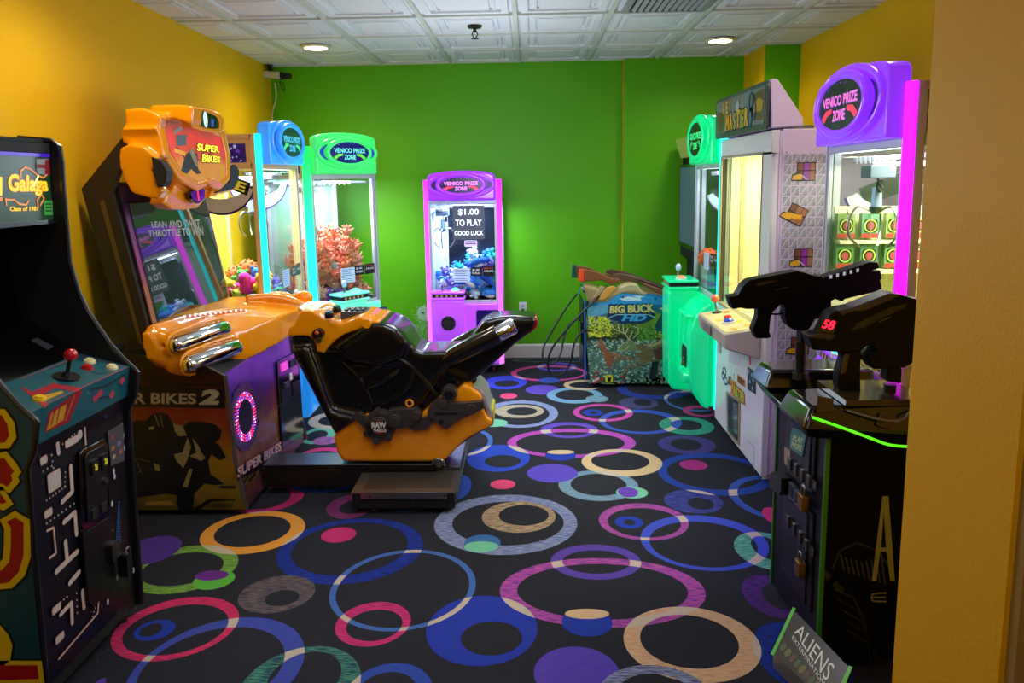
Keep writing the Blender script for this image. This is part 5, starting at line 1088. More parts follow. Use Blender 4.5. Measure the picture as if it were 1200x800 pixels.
# fairing relief: swept edge and intake tubes, on both flanks
for s_ in (-1, 1):
    m = MB(); Yf = YC+s_*.155
    def pt(x, y, d=0): p = atY(x, y, YC-.155); return Vector((p.x, Yf+s_*d, p.z))
    m.tube([pt(354, 412, -.01), pt(385, 412), pt(420, 411), pt(450, 414), pt(475, 422), pt(492, 438), (pt(512, 464))], .011, BODY, 8, smooth=2)
    m.tube([pt(402, 424), pt(420, 440), pt(432, 465, -.005), pt(437, 478, -.01)], .012, BODY, 8, smooth=2)
    m.tube([pt(420, 442), pt(440, 432), pt(454, 424)], [.014, .02, .012], BODY, 8, smooth=1); m.tube([pt(430, 454), pt(455, 443), pt(468, 432)], [.014, .024, .012], BODY, 8, smooth=1)
    m.tube([pt(436, 474), pt(462, 468), pt(480, 450), pt(486, 432)], [.01, .02, .024, .01], BODY, 8, smooth=2)
    bpart('fairing_relief', m, body, smooth=True)
    # exhaust shroud and silencer
    m = MB(); a = atY(518, 424, YC-.12); b_ = atY(584, 391, YC-.12); a = Vector((a.x, YC+s_*.12, a.z)); b_ = Vector((b_.x, YC+s_*.12, b_.z))
    m.tube([a, a*.8+b_*.2, b_], [.03, .052, .056], BODY, 16); sh = bpart('exhaust_shroud', m, smooth=True)
    m = MB(); d = (b_-a).normalized(); m.tube([b_-d*.02, b_+d*.0, b_+d*.09, b_+d*.105], [.045, .046, .046, .036], CHROME, 16); bpart('silencer', m, sh, smooth=True)
    m = MB(); a2 = atY(500, 437, YC-.12); m.tube([Vector((a2.x, YC+s_*.1, a2.z)), a], .024, BODY, 10); bpart('exhaust_pipe', m, sh, smooth=True)
m = MB(); m.prismY(outline([(628, 368), (631, 373), (629, 380), (621, 388), (619, 385), (624, 376)]), YC-.08, YC+.08, mat('tail_red', (170, 20, 20), .15, coat=.6)); bpart('tail_light', m, bevel=.01)
# orange nose fairing with gauges
m = MB()
slab(m, [(348, 386), (349, 376), (356, 373), (359, 365), (364, 357), (378, 358), (392, 368), (410, 372), (430, 364), (442, 368), (454, 369), (452, 373), (432, 378), (412, 385), (400, 393), (389, 406), (381, 405), (378, 390), (370, 386)], .17, ORG)
slab(m, [(400, 373), (433, 362), (445, 367), (454, 369), (433, 376), (412, 382)], .12, ORG)
cx_ = atY(378, 365, YC)
m.tube([Vector((cx_.x+.085*math.cos(t)-.02, YC+.13*math.sin(t), cx_.z+.012+.012*math.cos(t)+.02*math.cos(t)*-1)) for t in [2*PI*k/20 for k in range(20)]], .028, ORG, 8, closed=True)
nose = bpart('nose_fairing', m, remesh=.011, sm=5)
m = MB(); c0 = atY(431, 380, YC-.17); m.cyl((c0.x, YC-.2, c0.z+.008), (c0.x, YC-.15, c0.z+.008), .024, .024, 14, ORG); c0 = atY(409, 388, YC-.17); bpart('mount_lug', m, nose, smooth=True)
m = MB(); m.cyl((cx_.x-.02, YC, cx_.z+.0), (cx_.x-.02, YC, cx_.z+.025), .06, .055, 20, mat('gauge_face', (165, 160, 150), .2, .5)); bpart('gauge', m, nose, smooth=True)
gb = mat('button_green', (8, 90, 40), .25, coat=.5); gb2 = mat('button_teal', (10, 90, 95), .25, coat=.5)
for (x, y), mm, yy in (((386, 369), gb2, YC-.17), ((395, 362.5), gb, YC-.07)):
    p = atY(x, y, yy); m = MB(); m.cyl(p-Vector((.0, 0, .012)), p+Vector((-.002, -.004, .012)), .024, .024, 18, BLACK); m.cyl(p+Vector((-.002, -.004, .012)), p+Vector((-.003, -.006, .022)), .019, .017, 18, mm); bpart('start_button', m, nose, smooth=True)
m = MB(); p = atY(415, 366, YC-.05); m.box(p.x-.065, p.x+.07, YC-.09, YC+.05, p.z-.03, p.z+.012, mat('keypad_grey', (70, 70, 74), .3))
for i in range(4):
    for j in range(2): m.box(p.x-.05+i*.03, p.x-.03+i*.03, YC-.07+j*.05, YC-.03+j*.05, p.z+.012, p.z+.02, BLACK)
bpart('keypad', m, nose, bevel=.004)
m = MB(); p = atY(373, 391, YC-.19); m.cyl((p.x, YC-.17, p.z), (p.x, YC-.215, p.z), .03, .028, 20, BLACK); m.ell((p.x, YC-.215, p.z+.01), .012, mat('fan_orange', (200, 80, 30), .3)); bpart('handlebar_end', m, smooth=True); m = MB(); p2 = atY(375, 397, YC-.19); m.cyl((p2.x, YC-.2, p2.z), (p2.x, YC-.222, p2.z), .016, .016, 16, STEEL); bpart('side_knob', m, smooth=True); m = MB()
m.cyl((p.x-.0, YC+.17, p.z), (p.x, YC+.215, p.z), .03, .028, 20, BLACK); bpart('handlebar_end', m, smooth=True)
# belly cowl
belly = [(399, 500), (403, 495), (411, 486), (420, 479), (435, 475), (498, 475), (512, 462), (524, 452), (533, 452), (547, 441), (556, 446), (566, 453), (569, 470), (572, 478), (579, 482), (578, 488), (566, 494), (548, 504), (538, 514), (529, 523), (522, 529), (464, 529), (410, 528), (404, 520)]
m = MB(); slab(m, belly, .165, ORG, YC-.0); bl = bpart('belly_cowl', m, remesh=.011, sm=5)
ENG = mat('engine_grey', (70, 64, 62), .32, .3)
for s_ in (-1, 1):
    Ys = YC+s_*.168
    def E3(x, y, d=0): p = atY(x, y, YC-.17); return Vector((p.x, Ys+s_*d, p.z))
    m = MB(); SC = (atY(500, 490, YC-.17).x-atY(499, 490, YC-.17).x)
    def disc(x, y, rpx, d0, d1, mm=ENG, n=24): m.cyl(E3(x, y, d0), E3(x, y, d1), rpx*SC, rpx*SC*.92, n, mm)
    m.prism([E3(x, y, -.02) for x, y in [(413, 486), (420, 481), (428, 486), (434, 500), (428, 500)]], [E3(x, y, .025) for x, y in [(413, 486), (420, 481), (428, 486), (434, 500), (428, 500)]], ENG)
    disc(446, 498, 19, -.02, .03)
    for k in range(7): a = k*2*PI/7; disc(446+17*math.cos(a), 498+17*math.sin(a), 4, -.02, .036, n=12)
    disc(446, 498, 12.5, .03, .038); disc(464, 491, 9, -.0, .05); disc(464, 491, 6, .05, .056)
    pl = [(456, 479), (470, 477), (490, 477), (495, 483), (494, 491), (485, 496), (470, 500), (458, 494)]
    m.prism([E3(x, y, -.02) for x, y in pl], [E3(x, y, .032) for x, y in pl], ENG); disc(488, 485, 6, .03, .045, n=16)
    pl = [(478, 498), (492, 490), (502, 486), (510, 492), (500, 502), (485, 503)]; m.prism([E3(x, y, -.02) for x, y in pl], [E3(x, y, .022) for x, y in pl], ENG)
    pl = [(502, 478), (510, 468), (518, 465), (530, 470), (545, 470), (566, 468), (568, 476), (556, 482), (544, 487), (534, 493), (524, 501), (515, 495), (507, 489), (502, 484)]
    m.prism([E3(x, y, -.02) for x, y in pl], [E3(x, y, .034) for x, y in pl], ENG); disc(527, 460, 9.5, -.02, .04); disc(527, 460, 6, .04, .046, BLACK); disc(520, 471, 5, .03, .044, n=16); disc(553, 477, 6.5, .03, .05, n=18); disc(518, 492, 3, .034, .036, BLACK, 12)
    for x, y in ((420, 481), (412, 493), (503, 484), (536, 448)): disc(x, y, 2.2, .0, .02, BLACK, 10)
    pl = [(511, 480), (538, 480), (536, 484), (510, 484)]; m.prism([E3(x, y, .03) for x, y in pl], [E3(x, y, .036) for x, y in pl], mat('slot_dark', (28, 26, 28), .3))
    eng = bpart('engine_casing', m, bevel=.005)
    m = MB(); disc(446, 498, 9.5, .038, .041, mat('badge_black', (18, 16, 18), .4)); disc(446, 498, 8, .041, .0415, mat('badge_red', (165, 40, 30), .4))
    if s_ < 0:
        bpl = Pl(E3(446, 498, .042), (1, 0, 0), (0, 0, 1)); wtx = mat('badge_white', (220, 215, 210), .4)
        w_ = 9*SC; bpl.line(m, [(-w_, -.004), (w_, .012)], .052, .0, mat('badge_dark', (25, 22, 22), .4)); 
        bpl.text(m, 'RAW', -w_*.95, -.003, w_*1.9, .034, .002, wtx, bold=.05); bpl.text(m, 'THRILLS', -w_*.8, -.024, w_*1.7, .017, .002, wtx, bold=.04)
    bpart('engine_badge', m, eng)
m = MB(); p = atY(480, 472, YC-.165); m.tube([(p.x+.018*math.cos(t), YC-.17, p.z+.018*math.sin(t)) for t in [2*PI*k/14 for k in range(14)]], .006, ORG, 6, closed=True); bpart('tie_loop', m, bl, smooth=True)
m = MB(); pl = [(556, 445), (563, 447), (571, 456), (574, 468), (578, 476), (578, 482), (572, 478), (568, 462), (560, 452)]
m.prismY(outline(pl), YC-.13, YC+.13, mat('rear_hub_art', (150, 150, 160), .3, noise=.6, nscale=25)); bpart('rear_badge_plate', m, bevel=.004)
m = MB(); pl = [(574, 472), (579, 474), (580, 484), (574, 484)]; m.prismY(outline(pl), YC-.10, YC+.10, mat('safety_yellow', (215, 205, 40), .4)); bpart('rear_sticker', m)
# underside dark shield
m = MB(); slab(m, [(528, 524), (540, 513), (552, 504), (580, 488), (578, 486), (560, 492), (540, 506), (526, 520)], .14, MATB); slab(m, [(352, 396), (362, 392), (374, 420), (398, 470), (430, 478), (398, 498), (386, 468), (360, 420)], .10, MATB)
slab(m, [(532, 440), (550, 430), (560, 440), (556, 450), (540, 452)], .06, MATB); bpart('inner_shield', m, bevel=.01)
# pedestal, platform, footplates
m = MB(); a = atY(431, 529, YC); b_ = atY(522, 529, YC); m.box(a.x, b_.x, YC-.12, YC+.12, .14, a.z+.05, MATB); m.box(a.x+.02, b_.x-.02, YC-.17, YC+.17, .13, .17, BLACK); bpart('pedestal', m, bevel=.006)
m = MB(); c0 = Vector((b_.x-.015, YC-.15, .175)); m.cyl(c0+Vector((0, -.03, 0)), c0+Vector((0, .03, 0)), .02, .02, 16, STEEL); m.tube([c0+Vector((-.035, -.03, 0)), c0+Vector((-.02, -.035, .03)), c0+Vector((.02, -.035, .025)), c0+Vector((.03, -.03, -.01))], .008, STEEL, 8, smooth=1); bpart('pivot_pin', m, smooth=True)
X0_, X1_ = -.93, -.402
m = MB(); m.box(X0_, X1_, 3.60, 4.48, .03, .112, MATB); m.box(X0_+.05, X1_-.05, 3.66, 4.4, .01, .03, MATB); pf = bpart('platform', m, bevel=.004)
fpl = mat('footplate_metal', (96, 92, 88), .38, .75, noise=.15, nscale=12); rim = mat('plate_rim', (130, 126, 120), .3, .8)
for ya_, yb_ in ((3.60, 3.885), (4.17, 4.48)):
    m = MB(); m.box(X0_-.004, X1_+.004, ya_-.004, yb_, .112, .122, rim); m.box(X0_+.05, X1_-.03, ya_+.035, yb_-.01, .122, .124, fpl)
    m.box(X0_+.045, X1_-.04, ya_-.006, ya_, .085, .122, rim); bpart('footplate', m, pf, bevel=.002)
m = MB(); m.box(X0_+.03, X1_-.0, 3.885, 4.17, .112, .13, BLACK); m.box(X1_-.06, X1_+.0, 3.9, 4.48, .125, .135, mat('brushed_plate', (120, 125, 135), .3, .8)); bpart('deck', m, pf, bevel=.002)
m = MB(); sd = Pl((X1_+.001, 3.62, .03), (0, 1, 0), (0, 0, 1)); rnd = random.Random(4)
for k in range(13):
    a = .04+k*.062
    for j, cc in enumerate(((60, 90, 160), (200, 190, 70), (150, 160, 180))): sd.poly(m, [(a+.01*j, .012+.02*j), (a+.03+.01*j, .012+.02*j), (a+.045+.01*j, .03+.018*j), (a+.02+.01*j, .03+.018*j)], .001+.0003*j, mat('edge_art_%d' % j, cc, .4))
bpart('edge_graphic', m, pf)
m = MB(); bt_ = mat('bolt_head', (70, 70, 72), .4, .8)
for x, z in ((X0_+.03, .095), (X0_+.09, .1), (X1_-.05, .1), (X1_-.02, .095), (-.62, .08), (-.62, .05), (X1_-.02, .05), (X1_-.02, .08)): m.cyl((x, 3.5995, z), (x, 3.594, z), .006, .006, 8, bt_)
bpart('bolts', m, pf)
for x in (X0_+.1, X1_-.04):
    for y in (3.66, 4.42):
        m = MB(); m.cyl((x, y, 0), (x, y, .012), .026, .022, 14, bt_); m.cyl((x, y, .012), (x, y, .04), .009, .009, 10, STEEL); bpart('leveling_foot', m, pf, smooth=True)
m = MB(); m.box(-1.47, -.90, 3.85, 4.02, .045, .168, BLACK); m.box(-1.475, -.88, 3.846, 4.026, .168, .172, mat('beam_top', (60, 66, 74), .3, .6)); m.box(-1.2, -1.17, 3.9, 3.95, .0, .05, MATB); bpart('connecting_beam', m, bevel=.003)
# ================================================================== HUNTING GAME
BY = 5.90
hg = thing('hunting_arcade_cabinet', 'hunting arcade cabinet with a deer printed on its side and two toy rifles on top', 'arcade machine', (.9, 6.3, 0))
sidepx = [(692, 453), (689, 420), (687, 400), (687, 372), (690, 355), (711, 354), (719, 348), (728, 342), (760, 344), (793, 350)]
sp = outline(sidepx, BY); xr = 1.30; zl = sp[-1][1]
sp[0] = (sp[0][0], .04)
poly = sp+[(xr, zl-.02), (xr, .09), (1.1, .085), (.95, .08), (.80, .055), (.62, .035)]
m = MB(); hm = ramp_mat('forest_print', 'Z', [(0, (40, 60, 30)), (.10, (60, 95, 80)), (.2, (90, 130, 120)), (.36, (70, 100, 90)), (.42, (30, 55, 30)), (.58, (120, 160, 30)), (.64, (20, 90, 110)), (.72, (30, 110, 170)), (.80, (40, 130, 200))], .35, speck=.22, coat=.3)
m.prismY(poly, BY, BY+.02, hm); hs_ = Pl((.45, BY-.0004, 0), (1, 0, 0), (0, 0, 1))
def hpx(pts, off, nm, rgb): hs_.px(m, pts, off, mat('hunt_'+nm, rgb, .45, noise=.35, nscale=45))
rnd = random.Random(11)
hpx([(700, 348), (728, 344), (758, 346), (790, 352), (790, 358), (730, 356), (700, 358)], .0004, 'sky', (45, 140, 205))
hpx([(725, 350), (735, 347), (750, 349), (752, 352), (735, 353)], .0006, 'cloud', (190, 220, 240)); hpx([(740, 346), (757, 347), (750, 349)], .0006, 'cloud', (190, 220, 240))
hpx([(688, 368), (720, 362), (735, 368), (735, 380), (688, 382)], .0005, 'ridge', (70, 110, 140)); hpx([(688, 360), (712, 356), (716, 366), (689, 372)], .0006, 'mist', (90, 160, 190))
hpx([(766, 384), (778, 362), (784, 359), (793, 364), (793, 400), (768, 392)], .0006, 'mountain', (20, 70, 90)); hpx([(772, 362), (780, 358), (792, 360), (792, 366), (784, 364)], .0007, 'snow', (200, 210, 150))
def foliage(x0, x1, y0, y1, n, cols, r0, r1):
    for k in range(n):
        x, y = rnd.uniform(x0, x1), rnd.uniform(y0, y1); r_ = rnd.uniform(r0, r1)
        c = cols[k % len(cols)]; hs_.poly(m, ellp(r_, r_*.8, *hs_.uv(x, y), 6, rnd.random()*60, 360+rnd.random()*60) if 0 else ellp(r_, r_*.8, *hs_.uv(x, y), 6), .0008+k*2e-6, mat('leaf_%d_%d' % (c[0], c[1]), c, .5))
foliage(690, 716, 371, 394, 380, [(200, 205, 40), (150, 180, 30), (180, 195, 60), (60, 80, 25), (225, 225, 80)], .005, .012)
foliage(716, 745, 374, 394, 260, [(50, 70, 30), (90, 120, 35), (130, 160, 40), (30, 45, 20), (110, 100, 50)], .004, .009)
foliage(745, 768, 382, 399, 240, [(80, 140, 40), (120, 180, 40), (60, 120, 50), (100, 160, 60)], .004, .010)
foliage(768, 790, 388, 396, 60, [(190, 190, 30), (140, 170, 30)], .004, .008)
foliage(690, 792, 398, 449, 900, [(95, 150, 145), (130, 175, 175), (70, 120, 110), (175, 205, 195), (55, 85, 65), (90, 115, 70), (150, 175, 140)], .006, .014)
foliage(708, 738, 393, 410, 170, [(25, 35, 22), (40, 50, 25), (70, 60, 30)], .005, .010)
foliage(690, 700, 396, 410, 40, [(30, 30, 24), (60, 50, 40)], .004, .008)
def up2(off): return off+.002
hpx([(696, 402), (702, 399), (704, 396), (706, 399), (709, 405), (712, 411), (720, 414), (732, 417), (745, 418), (745, 422), (732, 421), (722, 424), (714, 432), (716, 434), (711, 431), (707, 418), (704, 408), (700, 404), (696, 404)], .0022, 'doe', (150, 90, 58)); hpx([(712, 411), (722, 414), (738, 417), (736, 419), (722, 418)], .0024, 'doe_light', (165, 120, 80))
hpx([(746, 404), (752, 402), (760, 403), (768, 400), (778, 395), (789, 388), (790, 418), (776, 420), (764, 424), (750, 424), (744, 416), (741, 408)], .0024, 'buck', (120, 105, 65)); hpx([(756, 404), (770, 401), (789, 388), (789, 392), (775, 402), (762, 407)], .0026, 'buck_light', (175, 165, 120)); hpx([(764, 410), (780, 404), (790, 402), (790, 418), (770, 421)], .0027, 'buck_flank', (90, 50, 50))
hpx([(736, 396), (741, 398), (745, 404), (748, 410), (742, 412), (736, 410), (728, 412), (724, 409), (730, 403)], .0028, 'buck_head', (115, 135, 95))
crmz = mat('antler', (215, 205, 160), .5)
for pts in ([(737, 398), (733, 391), (726, 388), (719, 385), (717, 380)], [(726, 388), (724, 380)], [(731, 390), (730, 380)], [(742, 396), (748, 390), (748, 384), (742, 382)], [(733, 391), (736, 384)], [(737, 398), (741, 388)]): hs_.line(m, [hs_.uv(*p) for p in pts], .006, .003, crmz)
for pts in ([(724, 408), (733, 400), (735, 402)], [(724, 410), (732, 411), (737, 405)]): hs_.line(m, [hs_.uv(*p) for p in pts], .004, .003, crmz)
leg = mat('hunt_leg', (150, 130, 90), .5)
for pts in ([(757, 422), (748, 427), (738, 431), (733, 436), (730, 438)], [(752, 422), (743, 424), (736, 430), (731, 436)], [(760, 423), (752, 428), (747, 432)]): hs_.line(m, [hs_.uv(*p) for p in pts], .010, .003, leg)
hpx([(764, 424), (772, 423), (770, 434), (768, 444), (760, 444), (762, 434)], .0028, 'stump', (30, 34, 46))
for x, y in ((700, 436), (697, 441), (706, 444), (730, 441), (728, 448), (778, 436), (788, 446)): hs_.poly(m, ellp(.012, .012, *hs_.uv(x, y), 8), .003, mat('berry_red', (190, 40, 40), .4))
hs_.text(m, 'BIG BUCK', 0, 0, 0, 0, .0042, mat('logo_shadow', (10, 50, 80), .4), bold=.09, q=[(711, 372), (769, 370), (766, 355), (714, 356)], arc=0)
hs_.text(m, 'BIG BUCK', 0, 0, 0, 0, .005, mat('logo_gold', (205, 190, 110), .4), bold=.05, q=[(714, 367), (768, 366), (766, 356), (715, 358)])
hs_.px(m, [(713, 373), (722, 369), (758, 369), (767, 372), (760, 376), (752, 379), (728, 379), (722, 376)], .0034, mat('logo_navy', (12, 50, 90), .4)); hs_.text(m, 'HD', 0, 0, 0, 0, .0048, mat('logo_blue', (60, 160, 220), .4), bold=.05, q=[(728, 376), (756, 376), (759, 368.5), (732, 368.5)])
hs_.line(m, [hs_.uv(712, 373), hs_.uv(722, 368.5), hs_.uv(759, 368.5), hs_.uv(768, 372)], .006, .0046, mat('logo_ice', (150, 200, 215), .4))
hs_.px(m, [(694, 445), (702, 441), (704, 446), (696, 450)], .003, mat('logo_red', (170, 30, 30), .4)); hs_.text(m, 'RAW', 0, 0, 0, 0, .0036, WHITE, bold=.05, q=[(695, 448), (703, 444.5), (702, 441), (694, 444.5)])
hs_.px(m, [(709.5, 439), (718, 439), (718, 448), (709.5, 448)], .003, mat('badge_yellow', (215, 215, 50), .4)); hs_.px(m, [(711, 440.5), (713, 442), (715, 442), (717, 440.5), (716, 443), (715.5, 447), (712, 447), (712, 443)], .0036, bb); hs_.line(m, [hs_.uv(708, 449.5), hs_.uv(720, 449.5)], .005, .003, mat('hunt_mark', (160, 180, 120), .5))
for x, y in ((730, 348), (768, 350)): hs_.poly(m, ellp(.008, .008, *hs_.uv(x, y), 10), .004, bb)
wrap(m.build('side_panel'), hg)
m = MB(); lowp = [(x+.005 if i < 5 else x, min(z, .60)) for i, (x, z) in enumerate(poly)]; m.prismY(lowp, BY+.02, 6.62, MATB); wrap(m.build('lower_body'), hg)
m = MB(); m.prismY(lowp, 6.62, 6.64, mat('far_print', (40, 90, 120), .4)); wrap(m.build('side_panel'), hg)
m = MB(); fx = sp[2][0]-.004; ffp = Pl((fx, 6.64, 0), (0, -1, 0), (0, 0, 1)); blu2 = mat('front_blue', (40, 110, 190), .4)
ffp.slab(m, [(0, .05), (.10, .05), (.10, .68), (0, .72)], .0, .004, blu2); ffp.slab(m, [(.12, .12), (.60, .12), (.60, .68), (.12, .68)], .0, .012, BLACK); ffp.slab(m, [(.62, .05), (.74, .05), (.74, .72), (.62, .72)], 0, .004, blu2)
ffp.slab(m, rrect(.16, .2, .01, .25, .42), .012, .03, GLOSSB); ffp.slab(m, rrect(.16, .2, .01, .48, .42), .012, .03, GLOSSB); wrap(m.build('coin_door'), hg)
# moulded console on top
KH = mat('console_khaki', (150, 132, 92), .35); KL = mat('console_stone', (176, 165, 120), .35)
m = MB(); A_ = outline([(683, 333), (690, 355), (711, 354), (728, 343), (793, 352), (792, 350), (770, 347), (754, 341), (748, 338), (740, 336), (726, 339), (715, 341), (706, 339), (696, 335)], BY+.05)
m.prismY(A_, BY-.005, 6.08, KH); m.box(A_[2][0]+.03, A_[4][0], 6.0, 6.6, A_[2][1]-.02, A_[2][1]+.03, KH); con = m.build('console', remesh=.014, sm=3); wrap(con, hg)
def hpart(nm, mbx, parent=None, **k):
    o = mbx.build(nm, parent or hg, **k)
    if parent: o.matrix_parent_inverse = Matrix.Identity(4)
    else: wrap(o, hg)
    return o
m = MB(); q_ = outline([(722, 345), (726, 336), (738, 332), (747, 333), (753, 342), (758, 346)], BY); m.prismY(q_, BY+.0, BY+.16, KL); hpart('rifle_rest', m, con, bevel=.02)
m = MB(); q_ = outline([(701, 351), (711, 337), (719, 335), (722, 337), (713, 348), (707, 352)], BY-.01); m.prismY(q_, BY-.012, BY+.02, mat('console_amber', (205, 145, 60), .35)); hpart('amber_trim', m, con, bevel=.005)
m = MB(); q_ = outline([(694, 350), (704, 335), (709, 337), (700, 348)], BY-.01); m.prismY(q_, BY-.012, BY+.02, mat('console_sand', (170, 150, 110), .35)); hpart('sand_trim', m, con, bevel=.004)
m = MB()
for k, c in enumerate(((30, 150, 60), (200, 200, 200), (60, 60, 60))): p = atY(684+k*1.5, 334+k*4, BY+.12+.05*k); m.cyl(p, p+Vector((-.02, 0, .02)), .018, .018, 12, mat('hunt_button_%d' % k, c, .3))
hpart('start_buttons', m, con)
# tall monitor cabinet behind
m = MB(); m.prismY([(1.43, 0), (1.43, .95), (1.37, 1.0), (1.38, 1.86), (1.34, 2.02), (1.65, 2.05), (1.85, 1.9), (1.85, 0)], 6.0, 6.78, MATB); hpart('monitor_cabinet', m, bevel=.005)
m = MB(); sm_ = Pl((1.385, 6.78, 1.0), (0, -1, 0), (0, 0, 1)); sm_.slab(m, [(.0, .08), (.78, .08), (.78, .80), (.0, .80)], 0, .03, GLOSSB); sm_.slab(m, [(.03, .12), (.75, .12), (.75, .77), (.03, .77)], .03, .032, mat('hunt_screen', (30, 34, 60), .1, emit=(62, 66, 110), es=.8, noise=.4, nscale=3, coat=1)); hpart('screen', m)
m = MB(); sm2 = Pl((1.37, 6.78, 1.86), (0, -1, 0), (-.05, 0, .16)); sm2.slab(m, [(0, 0), (.78, 0), (.78, .17), (0, .17)], 0, .01, mat('hunt_marquee', (130, 140, 80), .35, emit=(120, 140, 60), es=.5, noise=.5, nscale=9)); hpart('marquee', m)
# two toy rifles
def rifle(Y, dx, dy, cap, label, tip):
    t = thing('toy_rifle', label, 'toy rifle', (.7, Y, .93), 0)
    def O(pts, y0, y1, mm, mb_): mb_.prismY([(p.x, p.z) for p in (atY(x+dx, y+dy, Y) for x, y in pts)], y0, y1, mm)
    WD = mat('walnut_stock', (122, 72, 44), .35, noise=.25, nscale=14, coat=.3); GM = mat('gun_metal', (92, 66, 50), .4, .1)
    def fin(m, nm, par=None, **k):
        o = m.build(nm, par or t, **k)
        if par: o.matrix_parent_inverse = Matrix.Identity(4)
        else: wrap(o, t)
        return o
    m = MB(); O([(683, 315), (700, 318), (712, 324), (718, 326), (722, 325), (727, 328), (722, 332), (716, 334), (713, 332), (705, 328), (684, 330)], Y-.022, Y+.022, WD, m); fin(m, 'stock', bevel=.008); m = MB(); O([(752, 333), (754, 331), (786, 342), (785, 347), (770, 343)], Y-.02, Y+.02, WD, m); fin(m, 'forend', bevel=.008)
    m = MB(); O([(679, 315), (684, 315), (684, 330), (678, 329)], Y-.024, Y+.024, cap, m); fin(m, 'butt_plate', bevel=.006)
    m = MB(); O([(718, 321), (726, 320), (738, 322), (748, 326), (748, 331), (735, 330), (727, 329), (720, 327)], Y-.018, Y+.018, GM, m); fin(m, 'receiver', bevel=.006)
    a = atY(738+dx, 323+dy, Y); b_ = atY(788+dx, 341.5+dy, Y); m = MB(); m.cyl(a, b_, .013, .012, 12, GM); d = (b_-a).normalized(); c1 = a+(b_-a)*.25+Vector((0, 0, -.025)); c2 = a+(b_-a)*.97+Vector((0, 0, -.022)); m.cyl(c1, c2, .012, .012, 12, GM); br_ = fin(m, 'barrel', smooth=True)
    m = MB(); m.cyl(b_-d*.01+Vector((0, 0, -.012)), b_+d*.035+Vector((0, 0, -.012)), .026, .026, 14, tip); fin(m, 'muzzle_cap', br_, smooth=True)
    m = MB(); p = atY(729+dx, 331+dy, Y); m.tube([p+Vector((-.03, 0, .0)), p+Vector((-.02, 0, -.035)), p+Vector((.02, 0, -.035)), p+Vector((.03, 0, .0))], .004, GM, 6, smooth=2); m.cyl(p+Vector((0, 0, .005)), p+Vector((-.006, 0, -.025)), .004, .003, 6, GM); fin(m, 'trigger_guard', smooth=True)
    return t
ORT = mat('toy_orange', (225, 70, 30), .35)
r1 = rifle(6.02, 0, 0, ORT, 'wooden toy rifle with a bright orange butt, nearer of the two on the hunting cabinet', ORT)
r2 = rifle(6.36, -8.5, -4.5, mat('toy_green', (10, 80, 60), .35), 'wooden toy rifle with a dark green butt, farther of the two on the hunting cabinet', mat('toy_green_tip', (10, 80, 60), .35))
CB = mat('cable_black', (15, 16, 18), .45)
def cable(name, pts, Y, label, r_=.0085):
    m = MB(); m.tube([atY(x, y, Y[i] if isinstance(Y, list) else Y) for i, (x, y) in enumerate(pts)], r_, CB, 8, smooth=3); return tag(m.build(name, smooth=True), label, 'cable')
cable('gun_cable', [(712, 335), (700, 350), (680, 368), (662, 388), (646, 408), (641, 425), (644, 438), (652, 441), (662, 437), (669, 425), (672, 405), (677, 392), (688, 386)], [5.99, 5.87, 5.86, 5.85, 5.85, 5.85, 5.86, 5.86, 5.87, 5.87, 5.87, 5.88, 5.89], 'black cable looping low beside the hunting cabinet from the orange-butted rifle')
cable('gun_cable', [(676, 344), (662, 362), (648, 386), (637, 404), (635, 420), (641, 427), (651, 425), (658, 414), (660, 396), (666, 380), (676, 374)], [6.4, 6.38, 6.3, 6.25, 6.2, 6.2, 6.2, 6.25, 6.3, 6.35, 6.4], 'black cable looping higher and farther left beside the hunting cabinet')
# ================================================================== WHITE KEY PRIZE MACHINE
KY0, KY1, KX = 3.908, 4.935, 1.25
km = thing('prize_vending_machine', 'white glossy key prize machine with a cartoon sign and lit yellow interior', 'prize machine', (1.6, 4.42, 0))
KW = mat('machine_white', (232, 228, 240), .22, coat=.5); KV = mat('side_lilac', (226, 205, 242), .35)
def kpart(nm, mbx, parent=None, **k):
    o = mbx.build(nm, parent or km, **k)
    if parent: o.matrix_parent_inverse = Matrix.Identity(4)
    else: wrap(o, km)
    return o
wz0, wz1, wy0, wy1 = .87, 1.81, 4.06, 4.90
m = MB()
m.box(KX, KX+.04, KY0, KY1, .06, wz0, KW); m.box(KX, KX+.04, KY0, KY1, wz1, 1.925, KW); m.box(KX, KX+.04, KY0, wy0, wz0, wz1, KW); m.box(KX, KX+.04, wy1, KY1, wz0, wz1, KW)
kpart('front_door', m, bevel=.006)
m = MB(); KB = 2.05
m.box(KX+.055, KB, KY0+.0, KY0+.03, .07, 1.93, KV); kpart('side_panel', m, bevel=.004)
m = MB(); m.box(KX+.04, KX+.054, KY0+.004, KY0+.03, .07, 1.92, KV); kpart('door_edge', m)
m = MB(); m.box(KX+.05, KB, KY1-.03, KY1, .07, 1.93, KW); kpart('side_panel', m)
ivy = mat('interior_ivory', (244, 238, 180), .45)
m = MB(); m.box(KX+.04, KB, KY0+.03, KY1-.03, .06, .10, KW); m.box(KX+.04, KB, KY0+.03, KY1-.03, 1.90, 1.93, KW); m.box(KB-.02, KB, KY0+.03, KY1-.03, .1, 1.9, KW); kpart('carcass', m)
